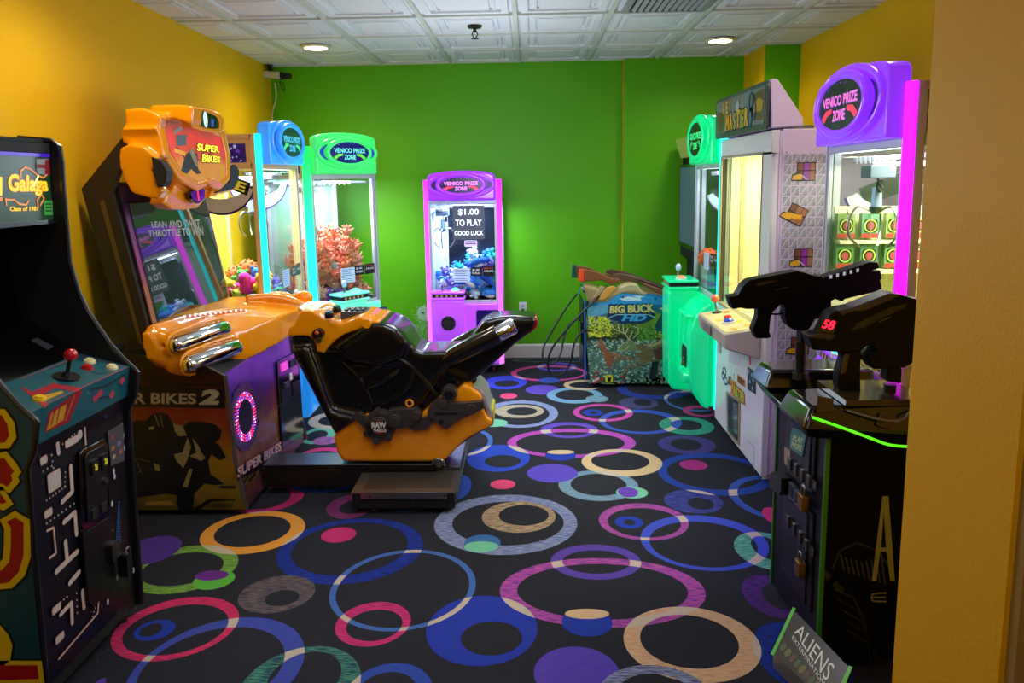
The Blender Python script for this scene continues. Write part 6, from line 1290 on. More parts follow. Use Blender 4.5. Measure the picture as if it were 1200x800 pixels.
m = MB(); m.box(KX+.06, KX+.62, KY0+.031, KY0+.05, wz0-.05, 1.89, ivy); m.box(KX+.06, KX+.62, KY1-.05, KY1-.031, wz0-.05, 1.89, ivy); m.box(KX+.60, KX+.62, KY0+.05, KY1-.05, wz0-.05, 1.89, ivy); m.box(KX+.06, KX+.62, KY0+.05, KY1-.05, wz0-.07, wz0-.05, ivy); m.box(KX+.06, KX+.62, KY0+.05, KY1-.05, 1.875, 1.89, ivy); kpart('interior_lining', m)
m = MB(); irn = mat('rail_ivory', (200, 190, 140), .3)
for y in (4.30, 4.36, 4.62): m.box(KX+.5, KX+.53, y, y+.02, wz0-.05, 1.87, irn)
m.box(KX+.12, KX+.15, KY1-.06, KY1-.04, wz0, 1.87, irn); m.tube([(KX+.2, 4.15, 1.72), (KX+.22, 4.2, 1.76), (KX+.24, 4.25, 1.72), (KX+.24, 4.25, 1.6)], .006, irn, 6, smooth=2); m.box(KX+.16, KX+.26, 4.12, 4.2, 1.66, 1.74, irn); kpart('key_mechanism', m, bevel=.003)
m = MB(); m.box(KX+.09, KX+.12, wy0+.03, wy1-.03, 1.86, 1.874, em('warm_tube', (255, 240, 170), 6)); kpart('light_tube', m)
lamp('AREA', (KX+.3, 4.45, 1.85), 22, .5, (255, 246, 200))
m = MB(); gk = mat('window_gasket', (150, 145, 120), .5)
for a in ((wy0-.012, wy1+.012, wz0-.012, wz0), (wy0-.012, wy1+.012, wz1, wz1+.012), (wy0-.012, wy0, wz0, wz1), (wy1, wy1+.012, wz0, wz1)): m.box(KX-.004, KX+.045, *a, gk)
kpart('window_gasket', m)
m = MB(); m.box(KX+.012, KX+.018, wy0, wy1, wz0, wz1, GLASS); kpart('window_glass', m)
dots = mat('screw_dark', (60, 55, 40), .5)
m = MB()
for y, z in ((4.45, 1.62), (4.45, 1.3), (4.6, 1.5), (4.3, 1.25), (4.75, 1.0)): m.cyl((KX+.60, y, z), (KX+.595, y, z), .006, .006, 8, dots)
kpart('screws', m)
# control shelf
m = MB(); SH = mat('shelf_beige', (190, 178, 165), .3, coat=.3)
sy0, sy1 = 3.98, 4.62
a0 = atX(877, 388, KX); b0 = atY(847, 391, sy0)
m.hexa([(KX, sy0, .70), (KX-.19, sy0, .76), (KX-.19, sy1, .76), (KX, sy1, .70)], [(KX, sy0, .875), (KX-.20, sy0, .845), (KX-.20, sy1, .845), (KX, sy1, .875)], SH); shf = kpart('control_shelf', m, bevel=.008)
stp = Pl((KX-.20, sy1, .8465), (0, -1, 0), (.20, 0, .03)); m = MB()
stp.poly(m, [(.02, .012), (.62, .012), (.62, .19), (.02, .19)], .0005, mat('shelf_print', (205, 195, 150), .35)); 
for k, (a, b_, c_) in enumerate(((.22, .13, (200, 60, 50)), (.30, .06, (220, 180, 60)), (.40, .15, (220, 190, 60)), (.52, .16, (210, 160, 60)), (.10, .15, (180, 120, 60)), (.56, .07, (200, 170, 80)))): stp.poly(m, ellp(.028, .022, a, b_, 10), .001+k*.0002, mat('shelf_art_%d' % k, c_, .4))
kpart('shelf_print', m, shf)
m = MB(); p = stp.pt(.08, .1, 0); n = stp.n; m.cyl(p, p+n*.006, .03, .03, 18, BLACK); m.cyl(p, p+n*.075, .007, .007, 8, STEEL); m.ell(p+n*.09, .026, mat('ball_coral', (235, 100, 75), .2, coat=.6)); kpart('joystick', m, shf, smooth=True)
m = MB(); p = stp.pt(.40, .09, 0); m.cyl(p, p+n*.012, .04, .04, 24, WHITE); m.ell(p+n*.012, (.032, .032, .018), mat('button_blue', (25, 70, 200), .15, coat=.6)); kpart('push_button', m, shf, smooth=True)
m = MB(); p = stp.pt(.26, .12, 0); m.cyl(p, p+n*.012, .022, .02, 16, mat('button_red2', (225, 60, 50), .2)); kpart('push_button', m, shf, smooth=True)
fs_ = Pl((KX-.2015, sy1, .76), (0, -1, 0), (0, 0, 1)); m = MB(); fs_.slab(m, rrect(.20, .058, .006, .24, .042), 0, .004, mat('slot_plate', (150, 145, 140), .4, .4)); fs_.ring(m, .03, .02, .004, .005, mat('slot_grey', (90, 88, 86), .4), .24, .042); kpart('card_reader', m, shf)
m = MB(); fk = Pl((KX-.0005, KY1, 0), (0, -1, 0), (0, 0, 1))
fk.slab(m, rrect(.07, .24, .006, .10, .66), 0, .006, mat('coin_plate_grey', (165, 160, 165), .4)); fk.slab(m, rrect(.07, .08, .01, .23, .67), 0, .03, BLACK); kpart('coin_entry', m, bevel=.003)
m = MB(); fk.pslab(m, [(852, 458.5), (868, 468), (867, 522), (853, 507)], -.02, .006, mat('hatch_frame', (150, 135, 110), .4)); fk.px(m, [(854, 462), (866.5, 470.5), (866, 517), (854.5, 504.5)], .007, mat('hatch_dark', (60, 62, 66), .25)); fk.px(m, [(860, 470), (866, 474), (866, 510), (861, 504)], .008, mat('hatch_flap', (105, 112, 124), .15, coat=.6)); kpart('prize_hatch', m)
m = MB(); lnm = mat('panel_line', (120, 115, 130), .5)
for pts in ([(876, 516), (883.5, 523), (883.5, 553)],): fk.line(m, [fk.uv(*p) for p in pts], .005, .0008, lnm)
def kp(pts, off, nm, rgb): fk.px(m, pts, off, mat('key_'+nm, rgb, .4))
for cx2, cy2, rx_, ry_ in ((849, 435, .045, .030), (847.5, 440, .035, .028), (850.5, 446, .045, .03)): p = fk.uv(cx2, cy2); fk.ring(m, rx_, ry_, .014, .001, mat('key_ring_blue', (28, 40, 110), .4), *p, n=18)
kp([(854, 440), (857, 441), (857, 452), (853, 450)], .001, 'brown', (120, 70, 60)); kp([(856, 444), (863, 447), (861, 459), (858, 457)], .0012, 'orange', (235, 150, 40)); kp([(864, 437.5), (873, 445), (873.5, 454), (864.5, 448)], .0013, 'orange2', (225, 130, 40))
for k, (t_, x_, c_) in enumerate((('M', 857.5, (235, 150, 40)), ('A', 860, (240, 170, 50)), ('S', 862.5, (160, 210, 40)), ('T', 865.2, (235, 150, 40)), ('E', 868, (160, 210, 40)), ('R', 870.8, (235, 150, 40)))):
    y_ = 452+(x_-857)*.95; q_ = [(x_, y_+7), (x_+2.6, y_+9.5), (x_+2.6, y_-3.5), (x_, y_-6)]
    fk.text(m, t_, 0, 0, 0, 0, .0022+k*1e-5, mat('key_letter_dark', (60, 30, 20), .4), bold=.1, q=[(q_[0][0]-.3, q_[0][1]+1), (q_[1][0]+.3, q_[1][1]+1), (q_[2][0]+.3, q_[2][1]-1), (q_[3][0]-.3, q_[3][1]-1)]); fk.text(m, t_, 0, 0, 0, 0, .003+k*1e-5, mat('key_letter_%d' % c_[0], c_, .4), bold=.06, q=q_)
fk.text(m, 'KEY', 0, 0, 0, 0, .003, mat('key_letter_dark', (60, 30, 20), .4), bold=.05, q=[(865, 447), (873, 452.5), (873, 446), (865, 440)])
fk.line(m, [fk.uv(857, 437), fk.uv(859, 443), fk.uv(861, 437)], .004, .001, bb); fk.poly(m, ellp(.02, .016, *fk.uv(859, 441), 10), .0014, WHITE)
kp([(876, 429), (886, 436), (886, 462), (876, 456)], .001, 'sticker', (40, 44, 70)); 
for x, y in ((878, 435), (881, 439), (879, 447), (883, 445), (882, 455)): fk.poly(m, ellp(.012, .012, *fk.uv(x, y), 8), .002, mat('sticker_dots', (170, 185, 205), .4))
kp([(878, 415), (880, 416), (880, 428), (878, 427)], .001, 'red', (200, 40, 90)); kp([(880, 400), (885, 404), (885, 419), (880, 416)], .001, 'bronze', (120, 90, 50)); kp([(882, 407), (884, 408), (884, 411), (882, 410)], .0018, 'gold', (235, 190, 60))
kp([(854, 409), (867, 415), (867, 428), (854, 424)], .0008, 'pale', (196, 196, 210))
kpart('front_graphics', m)
# side pattern
m = MB(); sk = Pl((KX, KY0-.0006, 0), (1, 0, 0), (0, 0, 1)); pg = mat('pattern_grey', (168, 165, 185), .4); pw2 = mat('pattern_white', (228, 225, 240), .4)
u0, v1 = sk.uv(918.5, 180); u1, v0 = sk.uv(955, 480); NCOL = 5; cw_ = (u1-u0)/NCOL; ch_ = cw_*1.25; NR = int((v1-v0)/ch_)
for i in range(NCOL):
    for j in range(NR):
        a = u0+i*cw_+.003; b_ = v1-(j+1)*ch_+.003; w_, h_ = cw_-.006, ch_-.006
        sk.poly(m, [(a, b_), (a+w_, b_), (a+w_, b_+h_), (a, b_+h_)], .0005, pg)
        sk.line(m, [(a+w_*.1, b_+h_*.15), (a+w_*.35, b_+h_*.3), (a+w_*.6, b_+h_*.75), (a+w_*.9, b_+h_*.95)], .0045, .001, pw2)
        sk.poly(m, [(a+w_*.6, b_), (a+w_, b_), (a+w_, b_+h_*.5)], .0009, mat('pattern_mid', (140, 135, 162), .4))
def chest(cx, cy, rot=0):
    C_ = sk.uv(cx, cy); S_ = .0051
    def T(pts): return [(C_[0]+S_*(x*math.cos(rot)-y*math.sin(rot)), C_[1]+S_*(x*math.sin(rot)+y*math.cos(rot))) for x, y in pts]
    br1, br2, pk, go_ = mat('chest_brown', (130, 72, 55), .4), mat('chest_tan', (170, 110, 80), .4), mat('chest_violet', (160, 50, 190), .4), mat('chest_gold', (235, 175, 40), .4)
    sk.poly(m, T([(-6.5, -9.5), (12.5, -9.5), (12.5, 9.5), (-6.5, 9.5)]), .0016, bb); sk.poly(m, T([(-5.5, -8.5), (0, -8.5), (0, 8.5), (-5.5, 8.5)]), .002, br1); sk.poly(m, T([(0.8, -8.5), (6.5, -8.5), (6.5, 8.5), (.8, 8.5)]), .002, pk if not rot else br2); sk.poly(m, T([(7, -8.5), (11.5, -8.5), (11.5, 8.5), (7, 8.5)]), .002, br2)
    sk.line(m, T([(-6, 1), (12, 1)]), .006, .0024, bb)
    sk.poly(m, T([(-12, -9), (0, -9), (1, -4), (-4, -.5), (-11, -3)]), .0026, bb); sk.poly(m, T([(-11, -8), (-1, -8), (-.3, -4), (-4, -2), (-10, -4)]), .003, go_)
    if rot: sk.poly(m, T([(-8, -2), (9, 2), (9, -3), (-6, -7)]), .0032, go_)
    else: sk.line(m, T([(-2, -3), (4, -8)]), .004, .0032, WHITE)
chest(941, 201); chest(930, 250, -.45); chest(938, 302); chest(934, 405)
kpart('side_graphics', m)
m = MB()
for k in range(8): m.cyl((KX+.075, KY0-.002, .2+k*.23), (KX+.075, KY0+.002, .2+k*.23), .004, .004, 8, mat('rivet', (110, 105, 120), .4))
kpart('rivets', m)
# sign box
m = MB(); tp0 = [(KX-.0, 1.93), (KX-.0, 2.165), (KX+.02, 2.185), (KX+.05, 2.18), (KX+.155, 2.0), (KX+.16, 1.93)]
tp0 = [(p.x, p.z) for p in (atY(x, y, KY0) for x, y in [(904, 150), (903, 96), (905, 91.5), (912, 92.5), (942, 138), (942, 148)])]
m.prismY(tp0, KY0, 4.96, KV); sb_ = kpart('sign_box', m, bevel=.008)
m = MB(); kx = min(p[0] for p in tp0)-.002; ks = Pl((kx, 4.96, 1.93), (0, -1, 0), (0, 0, 1))
sw_ = 4.96-KY0; ks.slab(m, rrect(sw_, .245, .03, sw_/2, .1235), 0, .012, mat('sign_frame', (66, 76, 72), .35)); ks.slab(m, rrect(sw_-.07, .19, .02, sw_/2, .13), .012, .014, mat('sign_face', (108, 122, 116), .4))
def sgq(pts, off, nm, rgb): ks.poly(m, pts, off, mat('sign_'+nm, rgb, .4))
sgq([(.05, .04), (.2, .04), (.24, .15), (.05, .17)], .0145, 'olive', (84, 84, 40)); sgq([(.78, .06), (sw_-.045, .05), (sw_-.045, .21), (.80, .20)], .0145, 'chestwood', (88, 78, 40)); sgq([(.84, .10), (.98, .10), (1.0, .15), (.92, .17), (.84, .15)], .0155, 'goldpile', (170, 140, 30))
sgq([(.2, .10), (.36, .10), (.36, .12), (.2, .12)], .0155, 'maroon', (120, 60, 36)); sgq([(.08, .05), (.12, .04), (.14, .15), (.09, .15)], .0155, 'green', (80, 100, 40))
kx0 = [.19, .265, .34]
for k, (t_, x_) in enumerate(zip('KEY', kx0)): ks.text(m, t_, x_-.004, .135, .055, .085, .015, bb, bold=.08); ks.text(m, t_, x_, .14, .048, .075, .016, mat('sign_gold', (200, 150, 40), .4), bold=.05)
for k, (t_, c_) in enumerate(zip('MASTER', ((205, 160, 40), (205, 160, 40), (140, 150, 50), (205, 140, 30), (140, 150, 40), (205, 140, 30)))):
    x_ = .27+k*.08; ks.text(m, t_, x_-.006, .028+.006*(k % 2), .082, .115, .0155+k*1e-5, bb, bold=.08); ks.text(m, t_, x_, .035+.006*(k % 2), .07, .10, .017, mat('sign_letter_%d' % c_[0], c_, .4), bold=.06)
for cx2, cy2 in ((.79, .165), (.84, .115), (.775, .08)): ks.ring(m, .045, .052, .016, .018, mat('sign_key_blue', (36, 70, 120), .4), cx2, cy2, n=20)
ks.poly(m, ellp(.035, .03, .52, .165, 14), .0165, mat('sign_ghostly', (170, 175, 165), .4)); ks.line(m, [(.50, .19), (.49, .225)], .012, .0165, mat('sign_ear', (150, 140, 140), .4)); ks.line(m, [(.54, .19), (.55, .225)], .012, .0165, MC['sign_ear'])
kpart('sign_face', m, sb_)
for y in (KY0+.08, KY1-.08):
    for x in (KX+.12, KB-.1):
        m = MB(); m.cyl((x-.012, y, .03), (x+.012, y, .03), .03, .03, 16, mat('red_castor', (130, 28, 40), .5)); m.box(x-.015, x+.015, y-.015, y+.015, .04, .07, STEEL); kpart('castor', m)
# ================================================================== SHOOTING GAME (right foreground)
AX, AY0, AY1 = .98, 2.385, 2.88
ag = thing('shooting_arcade_cabinet', 'black shooting game cabinet with green edges, padlocks and two mounted toy guns', 'arcade machine', (1.14, 2.63, 0))
ABK = mat('cabinet_blue_black', (15, 16, 24), .45); AGN = mat('edge_green', (50, 120, 30), .35); AXR = 1.25
def apart(nm, mbx, parent=None, **k):
    o = mbx.build(nm, parent or ag, **k)
    if parent: o.matrix_parent_inverse = Matrix.Identity(4)
    else: wrap(o, ag)
    return o
m = MB(); m.box(AX, AXR, AY0+.004, AY1-.004, .045, .87, ABK); apart('body', m)
m = MB(); apl = Pl((AX, AY0, 0), (1, 0, 0), (0, 0, 1)); SB_ = mat('side_black', (5, 6, 6), .7, spec=.1)
apl.slab(m, [(0, .03), (AXR-AX, .03), (AXR-AX, .87), (0, .87)], -.004, 0, SB_)
pale = mat('title_pale', (150, 150, 90), .4)
apl.px(m, [(1021.5, 680), (1027, 680), (1031.5, 646), (1038.5, 646), (1043, 680), (1048.5, 680), (1041, 581), (1034, 581)], .001, pale)
apl.px(m, [(1032.3, 641), (1038, 641), (1035.4, 600)], .0016, SB_)
def lnpx(pl, mbx, pts, w, off, mm): pl.line(mbx, [pl.uv(*p) for p in pts], w, off, mm)
for pts in ([(1029, 694.5), (1022, 696), (1021, 700), (1023, 704), (1038, 704.5)], [(1021, 699.5), (1037, 699.5)], [(1029, 694.5), (1038, 694.5)]): lnpx(apl, m, pts, .005, .001, pale)
# murky generic machinery print
dg = mat('murk_green', (26, 34, 18), .4); lg = mat('murk_grey', (44, 48, 46), .35)
for k in range(9): lnpx(apl, m, [(985+k*6, 652-(k-4)**2*.5+6), (989+k*6, 668+k*2)], .006, .0008, lg)
for k in range(5): lnpx(apl, m, [(978+k*4, 690+k*12), (1000+k*5, 700+k*14), (1015+k*4, 730+k*16), (1020+k*5, 780)], .004, .0008, dg if k % 2 else lg)
lnpx(apl, m, [(976, 665), (984, 645), (1004, 636), (1022, 642), (1040, 660)], .006, .0006, dg); lnpx(apl, m, [(967, 672), (975, 680), (985, 690)], .02, .0005, dg)
apart('side_panel', m)
for y_ in (AY0-.004, AY1-.008):
    m = MB(); m.box(AX-.006, AX+.008, y_, y_+.012, .03, .87, AGN); apart('edge_trim', m)
af = Pl((AX-.001, AY1, 0), (0, -1, 0), (0, 0, 1)); aw = AY1-AY0
def AFP(pts, o0, o1, mm): af.pslab(m, pts, o0, o1, mm)
m = MB(); AFP([(922, 478), (958.5, 502), (955, 580), (919, 548)], 0, .008, ABK); AFP([(926, 486), (954.5, 505), (951.5, 571), (923, 545)], .008, .014, mat('door_slate', (30, 32, 44), .35)); ud = apart('coin_door', m, bevel=.003)
m = MB(); AFP([(919, 570), (955, 602), (952, 718), (917, 668)], 0, .008, ABK); AFP([(922, 577), (950, 603), (947, 708), (919, 664)], .008, .014, MC['door_slate']); ld = apart('cash_door', m, bevel=.003)
m = MB()
def hasp(px0, px1, par, lockpx):
    global m
    m = MB(); a, b_ = af.uv(*px0), af.uv(*px1); af.line(m, [a, b_], .036, .018, mat('hasp_plate', (110, 108, 104), .35, .9))
    for t_ in (.1, .35, .6, .85): c = (a[0]+(b_[0]-a[0])*t_, a[1]+(b_[1]-a[1])*t_); af.slab(m, rrect(.022, .045, .004, *c), .012, .026, MC['hasp_plate'])
    h = apart('hasp', m, par, bevel=.002)
    m = MB(); c = af.uv(*lockpx); af.slab(m, rrect(.045, .055, .005, c[0], c[1]), .02, .045, mat('padlock_brass', (150, 105, 45), .35, .8)); o_ = af.pt(c[0], c[1]+.02, .033)
    m.tube([o_+af.u*-.013, o_+af.u*-.013+af.v*.04, o_+af.u*.013+af.v*.04, o_+af.u*.013], .005, STEEL, 8, smooth=2); apart('padlock', m, par, bevel=.002)
hasp((930, 541), (960, 568), ud, (952, 588)); hasp((928, 607), (957, 645), ld, (948, 665))
m = MB(); AFP([(932, 510), (934, 501), (951, 508), (946, 535), (931, 525)], .014, .018, mat('sticker_teal', (60, 120, 120), .4, noise=.9, nscale=60)); wtt = mat('sticker_pale', (190, 200, 150), .4)
af.text(m, 'PLAY', 0, 0, 0, 0, .0185, wtt, bold=.03, q=[(935, 516), (947, 520), (948, 513), (936, 509)]); af.text(m, 'MORE', 0, 0, 0, 0, .0185, wtt, bold=.03, q=[(933, 524), (945, 529), (946, 522), (934, 517)]); apart('door_sticker', m, ud)
m = MB(); AFP([(924, 523), (931, 528), (931, 548), (924, 543)], .014, .016, mat('label_beige', (150, 130, 115), .5)); apart('price_label', m, ud)
m = MB(); AFP([(916, 556), (921, 552), (931, 560), (931, 575), (928, 580), (916, 570)], .014, .05, BLACK); AFP([(933, 564), (940, 571), (940, 588), (933, 582)], .014, .03, STEEL); AFP([(941, 572), (948, 578), (948, 596), (941, 590)], .014, .03, STEEL); AFP([(934.5, 568), (938.5, 572), (938.5, 584), (934.5, 580)], .030, .032, MATB); AFP([(942.5, 576), (946.5, 580), (946.5, 592), (942.5, 588)], .03, .032, MATB); apart('coin_return', m, ud)
# angled foot sign
m = MB(); kA, kB = Vector((.93, AY1-.02, .22)), None
# plate: slopes from the cabinet front down and outward
P0 = atZ(930, 714, .17); P1 = atZ(906, 765, .06); P2 = atZ(976, 830, .06); P3 = atZ(996, 783, .17)
nrm = (P1-P0).cross(P3-P0).normalized(); nrm = nrm if nrm.z > 0 else -nrm
fpP = Pl(P1, P2-P1, P0-P1)
Q = [(0, 0), ((P2-P1).length, 0), fpP.uv(996, 783), fpP.uv(930, 714)]
if fpP.n.dot(Vector((0, -.5, 1))) < 0: fpP.n = -fpP.n
m.prism([fpP.pt(a, b_, -.02) for a, b_ in Q], [fpP.pt(a, b_, 0) for a, b_ in Q], mat('foot_black', (16, 17, 17), .3))
ftp = mat('foot_green', (80, 190, 40), .4)
fpP.line(m, [Q[0], Q[3]], .014, .001, ftp); fpP.line(m, [Q[1], Q[2]], .014, .001, ftp)
wtt2 = mat('foot_letters', (220, 222, 215), .4)
fpP.text(m, 'ALIENS', 0, 0, 0, 0, .001, wtt2, bold=.0, q=[(931, 741), (968, 799), (979, 781), (938, 729)])
fpP.text(m, 'EXTERMINATION', 0, 0, 0, 0, .001, wtt2, bold=.0, q=[(928, 748), (964, 803), (967, 799), (930, 744)])
for k in range(9): fpP.poly(m, ellp(.012, .016, *fpP.uv(918+k*5.5, 758+k*6.5), 8), .001, mat('moss_%d' % (k % 3), ((70, 90, 40), (110, 110, 50), (90, 60, 40))[k % 3], .5))
apart('foot_sign', m)
m = MB(); R1, R2 = fpP.pt(*Q[0], -.0), fpP.pt(*Q[1], -.0)
m.prism([R1+Vector((0, 0, .0)), R2+Vector((0, 0, .0)), R2+Vector((-.0, 0, -R2.z+.005)), R1+Vector((0, 0, -R1.z+.005))], [R1+Vector((.03, .01, -.0)), R2+Vector((.03, .01, 0)), R2+Vector((.03, .01, -R2.z+.005)), R1+Vector((.03, .01, -R1.z+.005))], mat('foot_steel', (150, 150, 148), .4, .7)); apart('foot_kick_plate', m)
# console tray
m = MB(); cz0 = .845; CX = .87
m.hexa([(CX+.03, AY0-.03, cz0), (AXR+.02, AY0-.05, cz0-.03), (AXR+.02, AY1+.02, cz0), (CX+.05, AY1+.02, cz0)], [(CX+.0, AY0-.06, cz0+.05), (AXR+.02, AY0-.09, cz0+.03), (AXR+.02, AY1+.04, cz0+.05), (CX+.02, AY1+.03, cz0+.05)], GLOSSB)
cn = apart('console', m, bevel=.008)
# near and far holster pods
amb = mat('smoked_amber', (58, 44, 22), .15); vio = mat('pod_sheen', (120, 110, 125), .2, .3)
def pod(c, sx, sy, zz, h):
    global m
    m = MB(); x0, y0 = c
    m.hexa([(x0, y0, zz), (x0+sx, y0-.03, zz), (x0+sx, y0+sy, zz), (x0, y0+sy, zz)], [(x0+.03, y0+.03, zz+h), (x0+sx, y0+.0, zz+h*1.15), (x0+sx, y0+sy-.02, zz+h*1.15), (x0+.03, y0+sy-.03, zz+h)], GLOSSB)
    o = apart('holster_pod', m, cn, bevel=.012, seg=3); return o
pod((.865, 2.30), .42, .26, .885, .075)
pod((.875, 2.72), .40, .20, .90, .07)
cl_ = Pl((.86, 2.325, .9), (1, 0, 0), (0, 0, 1)); m = MB(); cq = Pl((.90, 2.288, .88), (.42, -.03, 0), (0, .03, .075))
cq.px(m, [(958, 464), (976, 467), (977, 482), (956, 483)], .004, amb)
apart('amber_window', m, cn); m = MB(); cq.px(m, [(1030, 484), (1040, 482), (1052, 490), (1050, 506), (1026, 498)], .004, amb); apart('amber_window', m, cn)
m = MB(); m.box(1.0, 1.26, 2.31, 2.55, .965, .985, amb); m.tube([(1.0, 2.3, .955), (1.10, 2.27, .93), (1.16, 2.265, .93), (1.18, 2.265, .965), (1.26, 2.27, .965)], .004, vio, 8, smooth=1); apart('pod_lid', m, cn, bevel=.006)
m = MB(); A1 = Vector((CX+.0, AY0-.06, cz0+.0)); 
gl = em('edge_light_green', (90, 230, 30), 1.1)
m.tube([atY(952.5, 489, 2.30), atY(990, 502, 2.29), atY(1022, 514, 2.28), atY(1040, 521, 2.275), atY(1058, 523, 2.27), atY(1075, 523, 2.27)], .0045, gl, 8, smooth=1); apart('green_light_edge', m, cn, smooth=True)
m = MB(); a, b_ = atY(896, 444, 2.9), atY(893, 440, 2.92); m.tube([atY(893, 441, 2.9), atY(899, 446, 2.86), atY(908, 447, 2.84)], .004, gl, 8); apart('green_light_edge', m, cn, smooth=True)
for (x, y), c_ in (((951.5, 435), (10, 120, 80)), ((972, 448), (10, 90, 130))):
    p = atZ(x, y, .925); m = MB(); m.box(p.x-.026, p.x+.026, p.y-.03, p.y+.03, .895, .918, BLACK); m.box(p.x-.02, p.x+.02, p.y-.024, p.y+.024, .918, .93, mat('start_%d' % c_[1], c_, .25, emit=c_, es=.4)); apart('start_button', m, cn, bevel=.003)
m = MB()
for k in range(14):
    x = 918+k*4.6; p = atZ(x, 440+(k*7) % 14, .905); m.box(p.x-.012, p.x+.012, p.y-.006, p.y+.006, .893, .8965, mat('chip_%d' % (k % 3), ((60, 64, 70), (100, 104, 108), (30, 34, 40))[k % 3], .3, .5))
apart('console_graphics', m, cn)
# toy guns
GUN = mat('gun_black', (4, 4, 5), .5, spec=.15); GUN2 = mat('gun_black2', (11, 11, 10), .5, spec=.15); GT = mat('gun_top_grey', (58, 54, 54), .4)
def gpx(pts, s, ox, oy): return [(x/s+ox, y/s+oy) for x, y in pts]
def gun(Y, hw, body_, grip_, mag_, nm_extra, M_, sh=0):
    g_ = MB()
    for p_, w_ in ((body_, hw), (grip_, hw*.75), (mag_, hw*.8)): g_.prismY(outline(p_, Y), Y-w_, Y+w_, M_)
    return apart('mounted_gun', g_, bevel=.006, seg=2)
s6 = 6.316
b1 = gpx([(10, 355), (75, 345), (115, 275), (160, 235), (250, 215), (510, 165), (545, 172), (660, 205), (690, 200), (700, 215), (1000, 115), (1035, 100), (1100, 100), (1112, 145), (1055, 160), (1062, 168), (1118, 160), (1132, 225), (1118, 232), (1130, 295), (1080, 320), (860, 370), (840, 390), (790, 370), (760, 385), (760, 470), (710, 500), (640, 520), (600, 590), (490, 600), (440, 560), (420, 495), (428, 440), (410, 412), (385, 412), (360, 440), (330, 470), (225, 440), (140, 445), (95, 435), (40, 445)], s6, 850, 290)
g1 = gpx([(225, 430), (345, 450), (320, 520), (312, 620), (328, 650), (300, 662), (215, 662), (188, 600), (225, 500)], s6, 850, 290)
m1 = gpx([(540, 560), (600, 560), (590, 690), (545, 690)], s6, 850, 290)
gA = gun(2.74, .032, b1, g1, m1, '', GUN)
o = gA; m = MB(); Yg = 2.74
def gl_(pts, y0, y1, mm): m.prismY(outline(pts, Yg), y0, y1, mm)
for k in range(5): x = 755+k*49; y = 210-k*12; gl_(gpx([(x-9, y-12), (x+8, y-16), (x+8, y+8), (x-9, y+12)], s6, 850, 290), Yg-.0345, Yg-.031, em('vent_gap_light', (190, 190, 210), .5, (190, 190, 210)))
apart('barrel_vents', m, gA)
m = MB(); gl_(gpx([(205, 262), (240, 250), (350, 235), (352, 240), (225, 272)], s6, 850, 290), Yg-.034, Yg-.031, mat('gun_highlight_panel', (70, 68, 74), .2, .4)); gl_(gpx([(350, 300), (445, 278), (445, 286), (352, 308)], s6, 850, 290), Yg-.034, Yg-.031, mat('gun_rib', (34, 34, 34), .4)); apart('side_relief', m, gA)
m = MB(); m.tube([(p.x, Yg, p.z) for p in (atY(x, y, Yg) for x, y in gpx([(330, 488), (380, 495), (425, 485)], s6, 850, 290))], .004, GUN, 6, smooth=1); apart('trigger_guard', m, gA)
s7 = 7.273; Yg = 2.44
b2 = gpx([(20, 370), (130, 345), (155, 290), (200, 190), (260, 155), (390, 132), (540, 80), (700, 10), (790, 20), (900, 55), (1010, 70), (1200, 20), (1200, 340), (960, 480), (900, 600), (830, 640), (700, 650), (570, 650), (535, 600), (520, 545), (560, 520), (590, 500), (560, 440), (520, 450), (470, 500), (300, 510), (60, 490), (45, 440)], s7, 940, 340)
g2 = gpx([(300, 500), (480, 500), (470, 700), (475, 840), (430, 870), (300, 860), (280, 800), (290, 680), (330, 560)], s7, 940, 340)
m2 = gpx([(700, 640), (820, 640), (815, 780), (690, 760)], s7, 940, 340)
gB = gun(Yg, .036, b2, g2, m2, '', GUN2)
m = MB()
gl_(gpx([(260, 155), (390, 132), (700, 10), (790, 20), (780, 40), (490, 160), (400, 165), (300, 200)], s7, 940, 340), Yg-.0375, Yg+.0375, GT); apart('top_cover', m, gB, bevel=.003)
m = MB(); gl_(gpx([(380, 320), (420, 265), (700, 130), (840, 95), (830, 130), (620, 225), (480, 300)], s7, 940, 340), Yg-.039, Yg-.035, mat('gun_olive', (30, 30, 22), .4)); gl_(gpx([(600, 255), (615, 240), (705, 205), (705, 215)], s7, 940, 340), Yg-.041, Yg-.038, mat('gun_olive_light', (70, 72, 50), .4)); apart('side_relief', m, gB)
gp7 = Pl((0, Yg-.0375, 0), (1, 0, 0), (0, 0, 1)); m = MB()
dq = gpx([(150, 290), (185, 235), (300, 262), (262, 375), (110, 340)], s7, 940, 340); gp7.pslab(m, dq, -.01, .003, GLOSSB)
rd = em('digits_red', (255, 20, 50), 3.5)
gp7.text(m, '58', 0, 0, 0, 0, .004, rd, bold=.02, q=gpx([(160, 318), (255, 338), (290, 262), (192, 246)], s7, 940, 340)); apart('ammo_counter', m, gB)
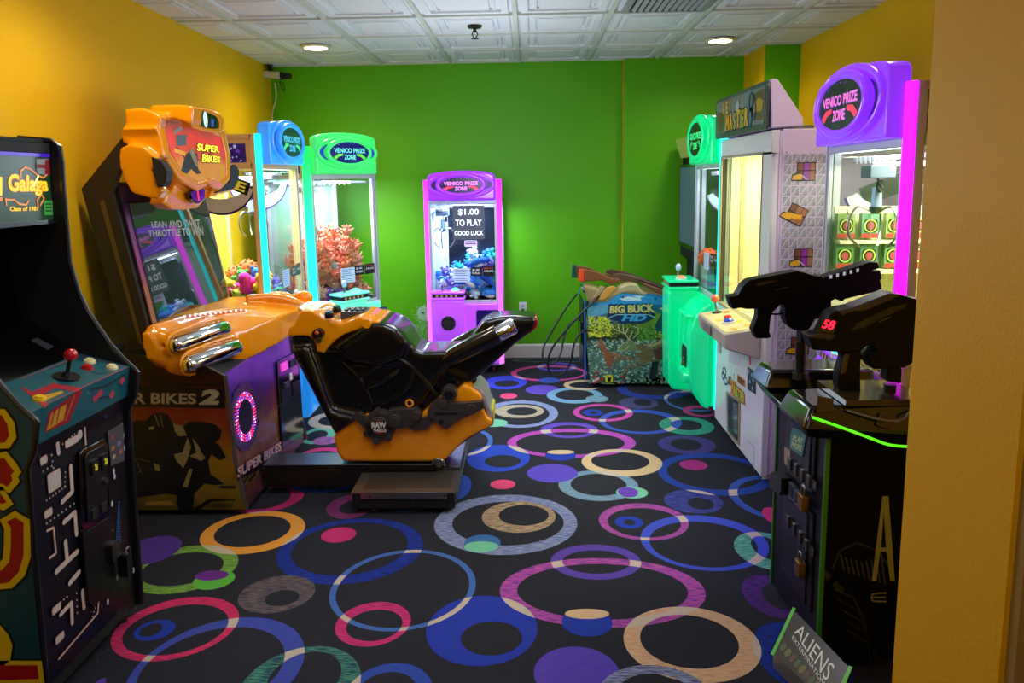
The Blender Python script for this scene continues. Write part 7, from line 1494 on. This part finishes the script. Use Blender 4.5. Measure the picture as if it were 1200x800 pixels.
m = MB(); gl_(gpx([(20, 370), (130, 345), (250, 365), (205, 400), (40, 385)], s7, 940, 340), Yg-.038, Yg+.038, mat('gun_butt_top', (60, 52, 44), .45)); apart('butt_ridge', m, gB, bevel=.002)
m = MB(); gl_(gpx([(330, 530), (370, 530), (335, 690), (300, 690)], s7, 940, 340), Yg-.03, Yg-.0265, mat('gun_grip_bronze', (70, 50, 28), .3)); apart('grip_inlay', m, gB)
m = MB(); m.tube([(p.x, Yg-.0, p.z) for p in (atY(x, y, Yg) for x, y in gpx([(500, 540), (525, 520), (570, 480), (600, 475)], s7, 940, 340))], .005, STEEL, 6, smooth=1); apart('trigger', m, gB, smooth=True)
for Yq, x_, y_ in ((2.74, 939, 400), (2.44, 1043, 450)):
    p = atY(x_, y_, Yq); m = MB(); m.cyl((p.x, Yq, .95), (p.x, Yq, p.z), .02, .02, 14, BLACK); m.cyl((p.x, Yq, .94), (p.x, Yq, .965), .035, .03, 16, BLACK); apart('gun_post', m, smooth=True)
# ================================================================== LIGHT
for x, y, e in ((-1.64, 5.93, 66), (1.49, 5.99, 48), (-1.64, 3.3, 34), (1.49, 3.3, 26), (-1.2, 1.2, 22), (.6, .2, 40), (0, 4.6, 26)):
    lamp('SPOT', (x, y, CZ-.03), e, .1, WARM, spot=165, blend=.9)
for x, y, z, e in ((-.3, 5.0, 1.8, 34), (-.4, 2.9, 1.8, 24), (0, 0, 2.0, 8)):  # added soft fill lamps hanging free in mid-room, no fixture there
    lamp('POINT', (x, y, z), e, .35, (225, 235, 255))
w = bpy.data.worlds.new('world'); bpy.context.scene.world = w; w.use_nodes = True; w.node_tree.nodes['Background'].inputs[0].default_value = (.5, .55, .7, 1); w.node_tree.nodes['Background'].inputs[1].default_value = .05
sc = bpy.context.scene
sc.view_settings.view_transform = 'Standard'; sc.view_settings.look = 'None'; sc.view_settings.gamma = 1; sc.view_settings.exposure = .14; sc.view_settings.use_curve_mapping = False
sc.cycles.max_bounces = 6; sc.cycles.transparent_max_bounces = 24; sc.cycles.glossy_bounces = 3; sc.cycles.diffuse_bounces = 3; sc.cycles.caustics_reflective = False; sc.cycles.sample_clamp_indirect = 3
sc.cycles.use_denoising = True
